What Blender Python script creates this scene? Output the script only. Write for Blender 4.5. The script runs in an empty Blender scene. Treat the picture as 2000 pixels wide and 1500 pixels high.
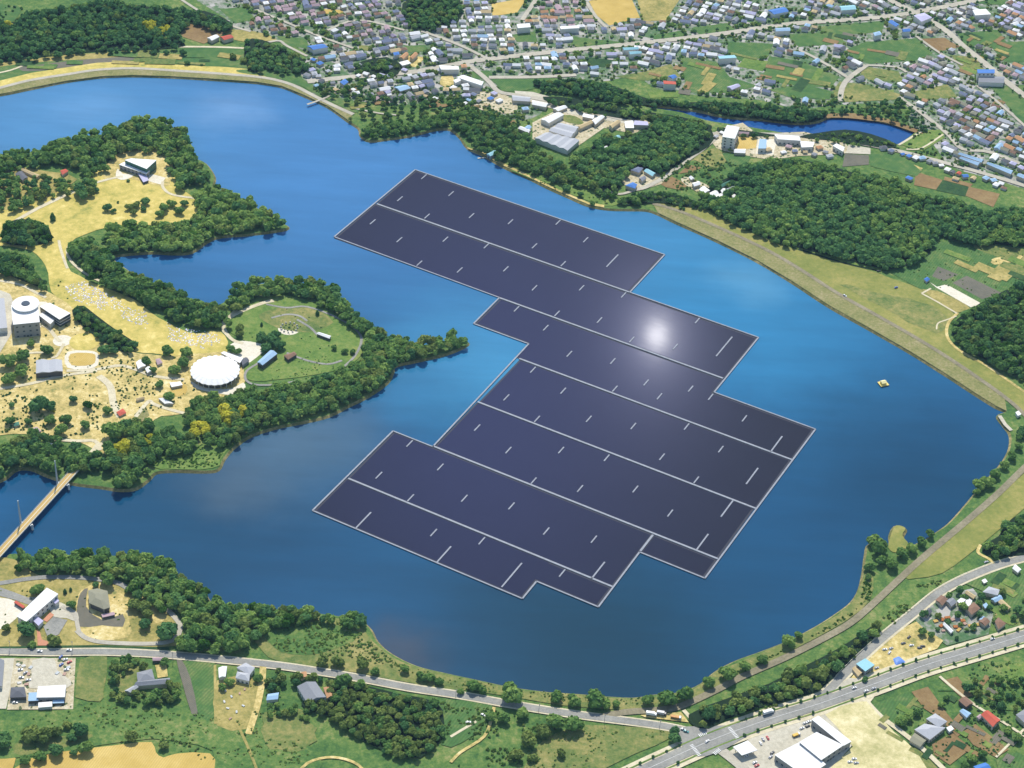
import bpy, math, random
import numpy as np
from mathutils import Vector, Matrix
from mathutils.geometry import tessellate_polygon
random.seed(7); RNG = np.random.default_rng(7)
scene = bpy.context.scene
col = scene.collection
# ------------------------------------------------------------------ camera (solved from the array's walkways)
F = 4000.0; H = 1240.0
PI_, RO, AZ = math.radians(37.53), math.radians(3.197), math.radians(-27.31)
_c, _s = math.cos(PI_), math.sin(PI_)
fw = np.array([0, _c, -_s]); _r = np.array([1, 0, 0.]); _u = np.array([0, _s, _c])
R2 = _r*math.cos(RO)+_u*math.sin(RO); U2 = -_r*math.sin(RO)+_u*math.cos(RO)
def G(x, y, z=2.0):
    """photo pixel -> point of the horizontal plane at height z"""
    d = fw*F + R2*(x-1000) - U2*(y-750)
    t = (H-z)/-d[2]
    return (d[0]*t, d[1]*t)
def PX(X, Y, Z=2.0):
    d = np.array([X, Y, Z-H]); k = F/(d@fw)
    return (1000+(d@R2)*k, 750-(d@U2)*k)
cam = bpy.data.cameras.new('camera'); cam.lens = 72; cam.sensor_width = 36; cam.sensor_fit = 'HORIZONTAL'
cam.clip_start = 10; cam.clip_end = 20000
co = bpy.data.objects.new('camera', cam); col.objects.link(co); scene.camera = co
M = Matrix(((R2[0], U2[0], -fw[0], 0), (R2[1], U2[1], -fw[1], 0), (R2[2], U2[2], -fw[2], H), (0, 0, 0, 1)))
co.matrix_world = M
ZG = 2.0
# ------------------------------------------------------------------ materials
MATS = {}
def newmat(name):
    m = bpy.data.materials.new(name); m.use_nodes = True
    nt = m.node_tree; nt.nodes.clear()
    out = nt.nodes.new('ShaderNodeOutputMaterial'); return m, nt, out
def ramp(nt, stops):
    r = nt.nodes.new('ShaderNodeValToRGB'); e = r.color_ramp.elements
    e[0].position, e[0].color = stops[0][0], (*stops[0][1], 1)
    e[1].position, e[1].color = stops[-1][0], (*stops[-1][1], 1)
    for p, c in stops[1:-1]:
        q = e.new(p); q.color = (*c, 1)
    return r
def noise(nt, scale, detail=4, rough=.6, vec=None):
    n = nt.nodes.new('ShaderNodeTexNoise'); n.inputs['Scale'].default_value = scale
    n.inputs['Detail'].default_value = detail; n.inputs['Roughness'].default_value = rough
    if vec is not None: nt.links.new(vec, n.inputs['Vector'])
    return n
def coords(nt):
    return nt.nodes.new('ShaderNodeTexCoord').outputs['Object']
def mix(nt, a, b, f, mode='MIX'):
    m = nt.nodes.new('ShaderNodeMix'); m.data_type = 'RGBA'; m.blend_type = mode
    for k, v in (('A', a), ('B', b)):
        s = [i for i in m.inputs if i.name == k and i.type == 'RGBA'][0]
        if isinstance(v, tuple): s.default_value = (*v, 1)
        else: nt.links.new(v, s)
    if isinstance(f, (int, float)): m.inputs[0].default_value = f
    else: nt.links.new(f, m.inputs[0])
    return [o for o in m.outputs if o.type == 'RGBA'][0]
def ground_mat(name, stops, s1=.02, s2=.25, amt=.5, rough=.95, speck=None, rows=None):
    """mottled ground: coarse noise through a ramp, fine noise for grain, optional specks and crop rows"""
    if name in MATS: return MATS[name]
    m, nt, out = newmat(name); L = nt.links.new; v = coords(nt)
    n1 = noise(nt, s1, 6, .65, v); n2 = noise(nt, s2, 5, .7, v)
    fm = nt.nodes.new('ShaderNodeMath'); fm.operation = 'MULTIPLY_ADD'; fm.inputs[1].default_value = amt; 
    L(n2.outputs['Fac'], fm.inputs[0])
    f2 = nt.nodes.new('ShaderNodeMath'); f2.operation = 'MULTIPLY'; f2.inputs[1].default_value = 1-amt; L(n1.outputs['Fac'], f2.inputs[0])
    L(f2.outputs[0], fm.inputs[2])
    mr = nt.nodes.new('ShaderNodeMapRange'); mr.inputs[1].default_value = .36; mr.inputs[2].default_value = .64; L(fm.outputs[0], mr.inputs[0])
    r = ramp(nt, stops); L(mr.outputs[0], r.inputs[0]); c = r.outputs[0]
    if rows:
        w = nt.nodes.new('ShaderNodeTexWave'); w.inputs['Scale'].default_value = rows[0]; w.inputs['Distortion'].default_value = 1.5
        mp = nt.nodes.new('ShaderNodeMapping'); mp.inputs['Rotation'].default_value[2] = rows[1]; L(v, mp.inputs[0]); L(mp.outputs[0], w.inputs[0])
        c = mix(nt, c, rows[2], w.outputs['Fac']); nt.nodes[-1].inputs[0].default_value = 0
        mm = nt.nodes.new('ShaderNodeMath'); mm.operation = 'MULTIPLY'; mm.inputs[1].default_value = .45; L(w.outputs['Fac'], mm.inputs[0]); L(mm.outputs[0], c.node.inputs[0])
    if speck:
        vo = nt.nodes.new('ShaderNodeTexVoronoi'); vo.inputs['Scale'].default_value = speck[0]; L(v, vo.inputs['Vector'])
        sep = nt.nodes.new('ShaderNodeSeparateColor'); L(vo.outputs['Color'], sep.inputs[0])
        gt = nt.nodes.new('ShaderNodeMath'); gt.operation = 'GREATER_THAN'; gt.inputs[1].default_value = 1-speck[1]; L(sep.outputs[0], gt.inputs[0])
        c = mix(nt, c, speck[2], gt.outputs[0])
    b = nt.nodes.new('ShaderNodeBsdfPrincipled'); L(c, b.inputs['Base Color']); b.inputs['Roughness'].default_value = rough
    b.inputs['Specular IOR Level'].default_value = .15
    bp = nt.nodes.new('ShaderNodeBump'); bp.inputs['Strength'].default_value = .5; bp.inputs['Distance'].default_value = .8
    L(n2.outputs['Fac'], bp.inputs['Height']); L(bp.outputs[0], b.inputs['Normal'])
    L(b.outputs[0], out.inputs[0]); MATS[name] = m; return m
def plain(name, c, rough=.6, spec=.3, var=.12, scale=.6, metal=0):
    if name in MATS: return MATS[name]
    m, nt, out = newmat(name); L = nt.links.new
    n = noise(nt, scale, 5, .65, coords(nt))
    mr = nt.nodes.new('ShaderNodeMapRange'); mr.inputs[1].default_value = .3; mr.inputs[2].default_value = .7
    mr.inputs[3].default_value = 1-var; mr.inputs[4].default_value = 1+var*.6; L(n.outputs['Fac'], mr.inputs[0])
    cc = mix(nt, (*c,), mr.outputs[0], 1.0, 'MULTIPLY')
    b = nt.nodes.new('ShaderNodeBsdfPrincipled'); L(cc, b.inputs['Base Color'])
    b.inputs['Roughness'].default_value = rough; b.inputs['Specular IOR Level'].default_value = spec; b.inputs['Metallic'].default_value = metal
    L(b.outputs[0], out.inputs[0]); MATS[name] = m; return m
def roofmat(name, c, scale=1.2, rough=.75, ang=0.):
    """tiled or ribbed roof: base colour with weathering and courses"""
    if name in MATS: return MATS[name]
    m, nt, out = newmat(name); L = nt.links.new; v = coords(nt)
    n = noise(nt, .5, 5, .7, v); w = nt.nodes.new('ShaderNodeTexWave'); w.inputs['Scale'].default_value = scale
    mp = nt.nodes.new('ShaderNodeMapping'); mp.inputs['Rotation'].default_value[2] = ang; L(v, mp.inputs[0]); L(mp.outputs[0], w.inputs[0])
    a = mix(nt, tuple(k*.82 for k in c), tuple(min(1, k*1.12) for k in c), n.outputs['Fac'])
    b2 = mix(nt, a, w.outputs['Color'], .04, 'MULTIPLY')
    b = nt.nodes.new('ShaderNodeBsdfPrincipled'); L(b2, b.inputs['Base Color']); b.inputs['Roughness'].default_value = rough
    b.inputs['Specular IOR Level'].default_value = .25
    L(b.outputs[0], out.inputs[0]); MATS[name] = m; return m
# ------------------------------------------------------------------ object helpers
def link(name, me, mats=(), parent=None, loc=None):
    for m in mats: me.materials.append(m)
    o = bpy.data.objects.new(name, me); col.objects.link(o)
    if parent: o.parent = parent
    if loc is not None: o.location = loc
    return o
def tag(o, label=None, cat=None, group=None, kind=None):
    if label: o['label'] = label
    if cat: o['category'] = cat
    if group: o['group'] = group
    if kind: o['kind'] = kind
    return o
def empty(name, loc, rz=0, label=None, cat=None, group=None):
    o = bpy.data.objects.new(name, None); col.objects.link(o); o.empty_display_size = 1
    o.location = loc; o.rotation_euler = (0, 0, rz); return tag(o, label, cat, group)
def mesh(name, vs, fs, smooth=False):
    me = bpy.data.meshes.new(name); me.from_pydata([tuple(v) for v in vs], [], fs); me.update()
    if smooth: me.shade_smooth()
    return me
def quads(name, V, Q, attrs=None):
    """fast all-quad mesh from numpy arrays"""
    me = bpy.data.meshes.new(name); n = len(Q)
    me.vertices.add(len(V)); me.vertices.foreach_set('co', V.astype(np.float32).ravel())
    me.loops.add(n*4); me.loops.foreach_set('vertex_index', Q.astype(np.int32).ravel())
    me.polygons.add(n); me.polygons.foreach_set('loop_start', np.arange(0, n*4, 4, dtype=np.int32))
    try: me.polygons.foreach_set('loop_total', np.full(n, 4, dtype=np.int32))
    except Exception: pass
    me.update(calc_edges=True)
    for k, a in (attrs or {}).items():
        at = me.attributes.new(k, 'FLOAT', 'POINT'); at.data.foreach_set('value', a.astype(np.float32))
    return me
class MB:
    def __init__(s): s.v = []; s.f = []
    def add(s, vs, fs):
        b = len(s.v); s.v += [tuple(v) for v in vs]; s.f += [tuple(i+b for i in f) for f in fs]; return s
    def box(s, x0, y0, z0, x1, y1, z1, T=None):
        vs = [(x, y, z) for z in (z0, z1) for y in (y0, y1) for x in (x0, x1)]
        if T: vs = [T(*v) for v in vs]
        return s.add(vs, [(0, 2, 3, 1), (4, 5, 7, 6), (0, 1, 5, 4), (2, 6, 7, 3), (0, 4, 6, 2), (1, 3, 7, 5)])
    def tube(s, p, q, r0, r1, n=8, cap=True):
        p = Vector(p); q = Vector(q); d = (q-p).normalized(); a = d.orthogonal().normalized(); b = d.cross(a)
        vs = []
        for c, r in ((p, r0), (q, r1)):
            vs += [c+(a*math.cos(6.28318*i/n)+b*math.sin(6.28318*i/n))*r for i in range(n)]
        fs = [(i, (i+1) % n, n+(i+1) % n, n+i) for i in range(n)]
        if cap: fs += [tuple(range(n-1, -1, -1)), tuple(range(n, 2*n))]
        return s.add(vs, fs)
    def prism(s, pts, z0, z1):
        n = len(pts); a = sum(pts[i][0]*pts[(i+1) % n][1]-pts[(i+1) % n][0]*pts[i][1] for i in range(n))
        if a < 0: pts = pts[::-1]
        vs = [(x, y, z0) for x, y in pts]+[(x, y, z1) for x, y in pts]
        fs = [(i, (i+1) % n, n+(i+1) % n, n+i) for i in range(n)]+[tuple(range(n-1, -1, -1)), tuple(range(n, 2*n))]
        return s.add(vs, fs)
    def build(s, name, mat, parent=None, loc=None, smooth=False):
        return link(name, mesh(name, s.v, s.f, smooth), (mat,), parent, loc)
def catmull(P, n=4, closed=True):
    out = []; N = len(P)
    for i in range(N if closed else N-1):
        p = [P[(i+k) % N] if closed else P[min(max(i+k, 0), N-1)] for k in (-1, 0, 1, 2)]
        for j in range(n):
            t = j/n
            out.append(tuple(.5*(2*p[1][k]+(p[2][k]-p[0][k])*t+(2*p[0][k]-5*p[1][k]+4*p[2][k]-p[3][k])*t*t+(-p[0][k]+3*p[1][k]-3*p[2][k]+p[3][k])*t**3) for k in (0, 1)))
    if not closed: out.append(tuple(P[-1]))
    return out
def inpoly(x, y, P):
    c = False; j = len(P)-1
    for i in range(len(P)):
        if (P[i][1] > y) != (P[j][1] > y) and x < (P[j][0]-P[i][0])*(y-P[i][1])/(P[j][1]-P[i][1])+P[i][0]: c = not c
        j = i
    return c
def fill(name, pts, z, mat, holes=(), kind='structure', label=None, cat=None):
    loops = [[Vector((x, y, 0)) for x, y in pts]]+[[Vector((x, y, 0)) for x, y in h] for h in holes]
    tr = tessellate_polygon(loops); fl = [v for l in loops for v in l]
    me = mesh(name, [(v.x, v.y, z) for v in fl], [tuple(t) for t in tr])
    if me.polygons and sum(p.normal.z*p.area for p in me.polygons) < 0: me.flip_normals()
    o = link(name, me, (mat,)); return tag(o, label, cat, None, kind)
LAYER = {}
BPX = []      # footprints of buildings in photo pixels
COVERS = []   # (px polygon, tag) for exclusion tests
def cover(name, px, mat, layer=1, smooth=2, jit=.5, label=None, cat='ground', ex=True):
    """a patch of land cover traced in the photograph and laid on the ground"""
    k = LAYER.get(layer, 0); LAYER[layer] = k+1
    P = [G(x, y) for x, y in px]
    if smooth: P = catmull(P, smooth+1); P = [(x+random.uniform(-jit, jit), y+random.uniform(-jit, jit)) for x, y in P]
    o = fill(name, P, ZG+.08+.15*layer+.004*k, mat, label=label, cat=cat)
    if ex: COVERS.append(px)
    return o
ROADS = []
def strip(name, P, w, mat, z, kind='structure', label=None, cat=None, closed=False):
    vs = []; n = len(P)
    for i, p in enumerate(P):
        a = P[max(i-1, 0)]; b = P[min(i+1, n-1)]; dx, dy = b[0]-a[0], b[1]-a[1]; l = math.hypot(dx, dy) or 1
        nx, ny = -dy/l*w/2, dx/l*w/2; vs += [(p[0]+nx, p[1]+ny, z), (p[0]-nx, p[1]-ny, z)]
    me = mesh(name, vs, [(2*i, 2*i+1, 2*i+3, 2*i+2) for i in range(n-1)])
    return tag(link(name, me, (mat,)), label, cat, None, kind)
def road(name, px, w, mat, layer=4, label=None, cat='road', sm=4, zoff=0):
    k = LAYER.get(layer, 0); LAYER[layer] = k+1
    P = catmull([G(x, y) for x, y in px], sm, False)
    ROADS.append((P, w)); return strip(name, P, w, mat, ZG+.15*layer+.004*k+zoff, label=label, cat=cat)
def offs(P, d):
    out = []; n = len(P)
    for i, p in enumerate(P):
        a = P[max(i-1, 0)]; b = P[min(i+1, n-1)]; dx, dy = b[0]-a[0], b[1]-a[1]; l = math.hypot(dx, dy) or 1
        out.append((p[0]-dy/l*d, p[1]+dx/l*d))
    return out
def along(P, step, start=0):
    """points every step metres along polyline P with heading"""
    out = []; need = start
    for a, b in zip(P, P[1:]):
        l = math.hypot(b[0]-a[0], b[1]-a[1])
        while need <= l and l > 0:
            t = need/l; out.append((a[0]+(b[0]-a[0])*t, a[1]+(b[1]-a[1])*t, math.atan2(b[1]-a[1], b[0]-a[0]))); need += step
        need -= l
    return out
# ------------------------------------------------------------------ light
SUN_AZ, SUN_EL = None, None
def solve_sun():
    # the panels lean along -v of the array: find the sun that they mirror at photo pixel (1283,655)
    g = np.array([*G(1283, 655, 1.), 1.]); v = np.array([0, 0, H])-g; v /= np.linalg.norm(v)
    t = math.radians(TILT); d = np.array([math.sin(AZ), -math.cos(AZ)])
    n = np.array([d[0]*math.sin(t), d[1]*math.sin(t), math.cos(t)])
    s = 2*(n@v)*n-v; return s
TILT = 10.0
S = solve_sun(); SUN_EL = math.asin(S[2]); SUN_AZ = math.atan2(S[1], S[0])
print('sun elevation', math.degrees(SUN_EL), 'azimuth from +X', math.degrees(SUN_AZ))
w = bpy.data.worlds.new('World'); scene.world = w; w.use_nodes = True
nt = w.node_tree; nt.nodes.clear()
sky = nt.nodes.new('ShaderNodeTexSky'); sky.sky_type = 'NISHITA'; sky.sun_disc = False
sky.sun_elevation = SUN_EL; sky.sun_rotation = math.pi/2-SUN_AZ; sky.air_density = 1.1; sky.dust_density = .6; sky.ozone_density = 1.5
bg = nt.nodes.new('ShaderNodeBackground'); bg.inputs[1].default_value = .15
wo = nt.nodes.new('ShaderNodeOutputWorld'); nt.links.new(sky.outputs[0], bg.inputs[0]); nt.links.new(bg.outputs[0], wo.inputs[0])
sl = bpy.data.lights.new('sun', 'SUN'); sl.energy = 4.3; sl.angle = math.radians(.53); sl.color = (1, .95, .86)
so = bpy.data.objects.new('sun', sl); col.objects.link(so)
so.rotation_euler = Vector((-S[0], -S[1], -S[2])).to_track_quat('-Z', 'Y').to_euler(); so.location = (0, 0, 1500)
vs_ = scene.view_settings; vs_.view_transform = 'Standard'; vs_.look = 'None'; vs_.gamma = 1; vs_.exposure = .15
scene.cycles.max_bounces = 6; scene.cycles.transparent_max_bounces = 6; scene.cycles.volume_bounces = 0
scene.cycles.use_denoising = True
# ------------------------------------------------------------------ ground materials
grass = ground_mat('grass', [(0, (.035, .095, .03)), (.4, (.08, .16, .04)), (.7, (.14, .21, .055)), (1, (.27, .27, .1))], .02, .22, .55)
grass_bright = ground_mat('bright_grass', [(0, (.07, .15, .03)), (.5, (.14, .22, .05)), (1, (.25, .28, .08))], .03, .25)
grass_dark = ground_mat('dark_grass', [(0, (.018, .05, .022)), (.5, (.035, .085, .03)), (1, (.07, .12, .035))], .03, .2)
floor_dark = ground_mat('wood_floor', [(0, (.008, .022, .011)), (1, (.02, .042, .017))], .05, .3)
field_green = ground_mat('field_green', [(0, (.045, .13, .04)), (.5, (.09, .18, .05)), (.8, (.16, .22, .07)), (1, (.24, .25, .09))], .016, .12, rows=(.12, .5, (.05, .10, .03)))
field_olive = ground_mat('field_olive', [(0, (.07, .13, .035)), (.4, (.15, .19, .055)), (.7, (.25, .24, .08)), (1, (.36, .31, .12))], .02, .2, .5)
field_brown = ground_mat('field_brown', [(0, (.2, .13, .055)), (.5, (.27, .18, .08)), (1, (.34, .25, .11))], .03, .2, rows=(.25, 1.0, (.17, .11, .05)))
field_grey = ground_mat('field_grey', [(0, (.13, .13, .10)), (1, (.21, .19, .14))], .03, .2, rows=(.2, .6, (.11, .1, .075)))
gold = ground_mat('golden_field', [(0, (.44, .31, .08)), (.5, (.55, .39, .11)), (1, (.66, .49, .17))], .012, .08, .4, rows=(.16, .35, (.42, .3, .08)))
meadow = ground_mat('dry_meadow', [(0, (.27, .28, .07)), (.3, (.46, .39, .10)), (.65, (.60, .48, .14)), (1, (.76, .63, .24))], .018, .14, .5)
sand = ground_mat('sandy_soil', [(0, (.20, .22, .07)), (.3, (.42, .34, .12)), (.6, (.60, .47, .18)), (1, (.76, .66, .36))], .04, .25)
dryland = ground_mat('dry_grass', [(0, (.16, .18, .05)), (.5, (.33, .28, .09)), (1, (.5, .4, .15))], .035, .25)
concrete = ground_mat('concrete', [(0, (.4, .37, .28)), (.5, (.52, .48, .37)), (1, (.62, .58, .46))], .04, .3, rough=.9)
plaza = ground_mat('plaza', [(0, (.62, .56, .42)), (1, (.78, .73, .6))], .05, .4, rough=.9)
asphalt = ground_mat('asphalt', [(0, (.21, .21, .185)), (.5, (.28, .275, .245)), (1, (.36, .35, .30))], .05, .5, rough=.9)
bare_lot = ground_mat('bare_lot', [(0, (.38, .36, .15)), (.4, (.55, .49, .24)), (.7, (.68, .60, .33)), (1, (.78, .72, .46))], .03, .18, .5)
pale_road = ground_mat('pale_road', [(0, (.36, .33, .26)), (1, (.52, .48, .38))], .06, .5, rough=.9)
cream = ground_mat('cream_path', [(0, (.5, .43, .28)), (1, (.72, .65, .45))], .08, .5, rough=.9)
crest = ground_mat('crest_gravel', [(0, (.17, .155, .10)), (.5, (.25, .22, .14)), (1, (.34, .30, .2))], .04, .35, rough=.95)
riprap = ground_mat('riprap', [(0, (.14, .16, .055)), (.4, (.22, .22, .08)), (.7, (.28, .25, .11)), (1, (.36, .32, .18))], .045, .35, .6)
slope = ground_mat('embankment_grass', [(0, (.15, .19, .045)), (.5, (.24, .245, .065)), (1, (.36, .31, .1))], .018, .2, .45)
bankm = ground_mat('bank', [(0, (.05, .09, .025)), (.5, (.2, .18, .07)), (1, (.45, .36, .16))], .03, .3, .5)
townm = ground_mat('town_ground', [(0, (.06, .14, .055)), (.4, (.12, .19, .09)), (.6, (.26, .27, .22)), (1, (.42, .40, .35))], .03, .14, .55, speck=(.11, .12, (.42, .4, .36)))
lit_yard = ground_mat('yard', [(0, (.3, .26, .15)), (.5, (.5, .43, .27)), (1, (.7, .64, .5))], .08, .4, .5, speck=(.35, .1, (.1, .13, .06)))
# ------------------------------------------------------------------ water outline
LAKE = [(-300,220),(-60,190),(0,184),(60,172),(130,158),(200,149),(260,147),(330,149),(400,153),(500,160),(550,168),(590,184),(640,207),(680,235),(702,250),(706,264),
 (722,274),(760,270),(800,264),(850,252),(880,252),(900,268),(915,288),(945,302),(985,325),(1030,345),(1070,365),(1110,383),(1150,400),(1190,407),(1230,408),(1262,409),(1285,416),
 (1320,433),(1400,469),(1480,509),(1550,551),(1620,597),(1700,642),(1780,688),(1850,732),(1905,768),(1945,793),(1966,803),(1950,812),(1962,830),(1975,850),(1972,880),(1952,912),(1925,940),(1905,965),
 (1880,995),(1855,1022),(1830,1040),(1805,1056),(1775,1066),(1762,1047),(1768,1032),(1750,1027),(1740,1045),(1738,1066),(1700,1062),(1692,1085),(1688,1115),(1680,1150),(1665,1175),(1640,1195),(1600,1221),(1545,1250),
 (1490,1272),(1440,1290),(1400,1311),(1370,1336),(1330,1352),(1280,1357),(1240,1363),(1190,1361),(1130,1356),(1080,1353),(1020,1346),(980,1339),(930,1328),(870,1315),(810,1300),(762,1276),
 (735,1252),(722,1228),(700,1212),(650,1202),(590,1195),(540,1190),(480,1192),(415,1178),(392,1152),(345,1130),(318,1102),(250,1088),(180,1084),(100,1088),(50,1085),(20,1082),(-20,1100),(-300,1150),
 (-300,960),(-60,940),(0,937),(30,916),(60,914),(95,928),(140,942),(200,950),(235,955),(265,952),(288,936),(305,921),(345,918),(400,919),(425,915),(436,895),(456,872),(490,849),(540,833),(590,823),(640,811),(680,791),
 (720,771),(755,746),(766,726),(772,713),(820,702),(870,690),(905,676),(912,667),(880,664),(820,674),(765,660),(735,650),(700,618),(665,585),(642,560),(560,552),(500,556),(462,572),(435,592),(400,600),(370,592),(330,568),(280,548),(245,525),(218,502),
 (250,495),(300,492),(340,494),(374,491),(402,472),(430,461),(480,457),(530,451),(562,444),(545,432),(510,412),(480,392),(440,380),(415,368),(418,345),(400,318),(376,305),(368,275),(340,250),(310,238),(270,240),(200,262),(110,286),(30,302),(-60,318),(-300,350)]
POND = [(1262,204),(1300,208),(1333,212),(1370,217),(1413,227),(1460,231),(1493,233),(1553,240),(1590,238),(1606,233),(1622,227),(1665,227),(1713,234),(1745,241),(1770,250),(1789,258),(1755,281),(1727,277),(1695,272),(1650,264),(1600,262),(1553,262),(1500,254),(1440,244),(1381,235),(1333,220),(1290,213),(1262,209)]
lakeW = catmull([G(x, y, ZG) for x, y in LAKE], 4); pondW = catmull([G(x, y, ZG) for x, y in POND], 3)
big = [(-5000, 300), (5000, 300), (5000, 7500), (-5000, 7500)]
fill('ground', big, ZG, grass, holes=(lakeW, pondW), label='green land around the reservoir', cat='ground')
def bank(name, P, mat, w, label):
    n = len(P); vs = []; a = sum(P[i][0]*P[(i+1) % n][1]-P[(i+1) % n][0]*P[i][1] for i in range(n)); s = 1 if a > 0 else -1
    for i, p in enumerate(P):
        q0 = P[i-1]; q1 = P[(i+1) % n]; dx, dy = q1[0]-q0[0], q1[1]-q0[1]; l = math.hypot(dx, dy) or 1
        nx, ny = -dy/l*s, dx/l*s; vs += [(p[0], p[1], ZG), (p[0]+nx*w, p[1]+ny*w, -1.2)]
    me = mesh(name, vs, [(2*i, 2*i+1, (2*i+3) % (2*n), (2*i+2) % (2*n)) for i in range(n)])
    tag(link(name, me, (mat,)), label, 'ground', None, 'structure')
bank('shore', lakeW, bankm, 3.5, 'sloping shore round the reservoir'); bank('shore', pondW, bankm, 3, 'sloping shore round the small pond')
# water
def water(name, pts, base, label, tone_patches):
    m, nt, out = newmat(name); L = nt.links.new; v = coords(nt)
    n1 = noise(nt, .0028, 3, .5, v); mr = nt.nodes.new('ShaderNodeMapRange'); mr.inputs[1].default_value = .35; mr.inputs[2].default_value = .65
    L(n1.outputs['Fac'], mr.inputs[0])
    c = mix(nt, base[0], base[1], mr.outputs[0])
    mp = nt.nodes.new('ShaderNodeMapping'); mp.inputs['Rotation'].default_value[2] = .5; mp.inputs['Scale'].default_value = (.006, .035, 1); L(v, mp.inputs[0])
    ns = noise(nt, 1, 5, .65, mp.outputs[0]); ms = nt.nodes.new('ShaderNodeMapRange'); ms.inputs[1].default_value = .3; ms.inputs[2].default_value = .7; ms.inputs[3].default_value = .9; ms.inputs[4].default_value = 1.1; L(ns.outputs['Fac'], ms.inputs[0])
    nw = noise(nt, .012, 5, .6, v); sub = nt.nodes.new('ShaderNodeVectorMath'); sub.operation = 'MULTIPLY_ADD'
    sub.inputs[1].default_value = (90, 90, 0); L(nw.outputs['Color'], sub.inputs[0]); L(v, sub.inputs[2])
    for (px, r, cc, st) in tone_patches:     # silt, plus glow, sky reflection and darker tones painted into the water colour
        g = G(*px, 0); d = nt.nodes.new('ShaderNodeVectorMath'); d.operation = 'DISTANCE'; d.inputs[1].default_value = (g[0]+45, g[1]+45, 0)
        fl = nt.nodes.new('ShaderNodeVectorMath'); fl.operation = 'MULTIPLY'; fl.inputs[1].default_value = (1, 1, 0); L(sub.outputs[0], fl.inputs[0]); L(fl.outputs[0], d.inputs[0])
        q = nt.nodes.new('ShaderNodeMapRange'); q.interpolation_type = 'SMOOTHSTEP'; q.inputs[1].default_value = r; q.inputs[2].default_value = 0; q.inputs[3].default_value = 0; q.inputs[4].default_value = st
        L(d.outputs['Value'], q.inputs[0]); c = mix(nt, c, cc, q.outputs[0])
    c = mix(nt, c, ms.outputs[0], 1.0, 'MULTIPLY')
    b = nt.nodes.new('ShaderNodeBsdfPrincipled'); L(c, b.inputs['Base Color']); b.inputs['Roughness'].default_value = .06
    b.inputs['IOR'].default_value = 1.333; b.inputs['Specular IOR Level'].default_value = .35
    n2 = noise(nt, .35, 4, .6, v); bp = nt.nodes.new('ShaderNodeBump'); bp.inputs['Strength'].default_value = .06; bp.inputs['Distance'].default_value = .5
    L(n2.outputs['Fac'], bp.inputs['Height']); L(bp.outputs[0], b.inputs['Normal']); L(b.outputs[0], out.inputs[0])
    return fill(name, pts, 0, m, label=label, cat='water')
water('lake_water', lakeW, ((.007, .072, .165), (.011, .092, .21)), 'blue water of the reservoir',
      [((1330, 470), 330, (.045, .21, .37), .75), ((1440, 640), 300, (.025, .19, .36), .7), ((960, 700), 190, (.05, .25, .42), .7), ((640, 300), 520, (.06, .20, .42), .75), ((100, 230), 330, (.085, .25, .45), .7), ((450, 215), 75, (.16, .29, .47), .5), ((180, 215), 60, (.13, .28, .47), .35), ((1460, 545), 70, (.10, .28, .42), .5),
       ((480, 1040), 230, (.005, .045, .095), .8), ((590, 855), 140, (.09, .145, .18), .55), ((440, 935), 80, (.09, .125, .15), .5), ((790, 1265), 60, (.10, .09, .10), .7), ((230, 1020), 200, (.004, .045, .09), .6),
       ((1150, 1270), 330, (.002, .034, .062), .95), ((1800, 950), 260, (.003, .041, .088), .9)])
water('pond_water', pondW, ((.012, .07, .22), (.015, .08, .25)), 'blue water of the small pond', [])
# ------------------------------------------------------------------ floating solar array
C0 = G(1000, 750, 0); ca, sa = math.cos(AZ), math.sin(AZ)
def UV(u, v, z=0): return (C0[0]+u*ca-v*sa, C0[1]+u*sa+v*ca, z)
def toUV(x, y):
    g = G(x, y, 0.9); dx, dy = g[0]-C0[0], g[1]-C0[1]; return (dx*ca+dy*sa, -dx*sa+dy*ca)
def panelmat():
    m, nt, out = newmat('solar_glass'); L = nt.links.new; v = coords(nt)
    n = noise(nt, .02, 4, .6, v)
    c = mix(nt, (.006, .008, .015), (.010, .012, .022), n.outputs['Fac'])
    b = nt.nodes.new('ShaderNodeBsdfPrincipled'); L(c, b.inputs['Base Color']); b.inputs['Roughness'].default_value = .6; b.inputs['Specular IOR Level'].default_value = .05
    last = b.outputs[0]
    # added violet sheen: a bent normal shifts the broad lobe off the glint
    q = np.array([*G(930, 790, 1.), 1.]); v2 = np.array([0, 0, H])-q; v2 /= np.linalg.norm(v2); n2_ = S+v2; n2_ /= np.linalg.norm(n2_)
    q = np.array([*G(1283, 655, 1.), 1.]); v3 = np.array([0, 0, H])-q; v3 /= np.linalg.norm(v3); n3_ = S+v3; n3_ /= np.linalg.norm(n3_)
    ge = nt.nodes.new('ShaderNodeNewGeometry'); av = nt.nodes.new('ShaderNodeVectorMath'); av.operation = 'ADD'; av.inputs[1].default_value = tuple(n2_-n3_); L(ge.outputs['Normal'], av.inputs[0])
    nv = nt.nodes.new('ShaderNodeVectorMath'); nv.operation = 'NORMALIZE'; L(av.outputs[0], nv.inputs[0])
    for rough, cc, off in GLINT:
        g = nt.nodes.new('ShaderNodeBsdfGlossy'); g.inputs['Roughness'].default_value = rough; g.inputs['Color'].default_value = (*cc, 1)
        if off: L(nv.outputs[0], g.inputs['Normal'])
        a = nt.nodes.new('ShaderNodeAddShader'); L(last, a.inputs[0]); L(g.outputs[0], a.inputs[1]); last = a.outputs[0]
    L(last, out.inputs[0]); return m
GLINT = [(.06, (.000024, .0000245, .000026), 0), (.11, (.000045, .000048, .000062), 0), (.165, (.00009, .0001, .0002), 0), (.30, (.00030, .0004, .0017), 1)]
pm = panelmat()
floatm = plain('float_plastic', (.035, .038, .055), .7, .2, .3, 2)
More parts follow.
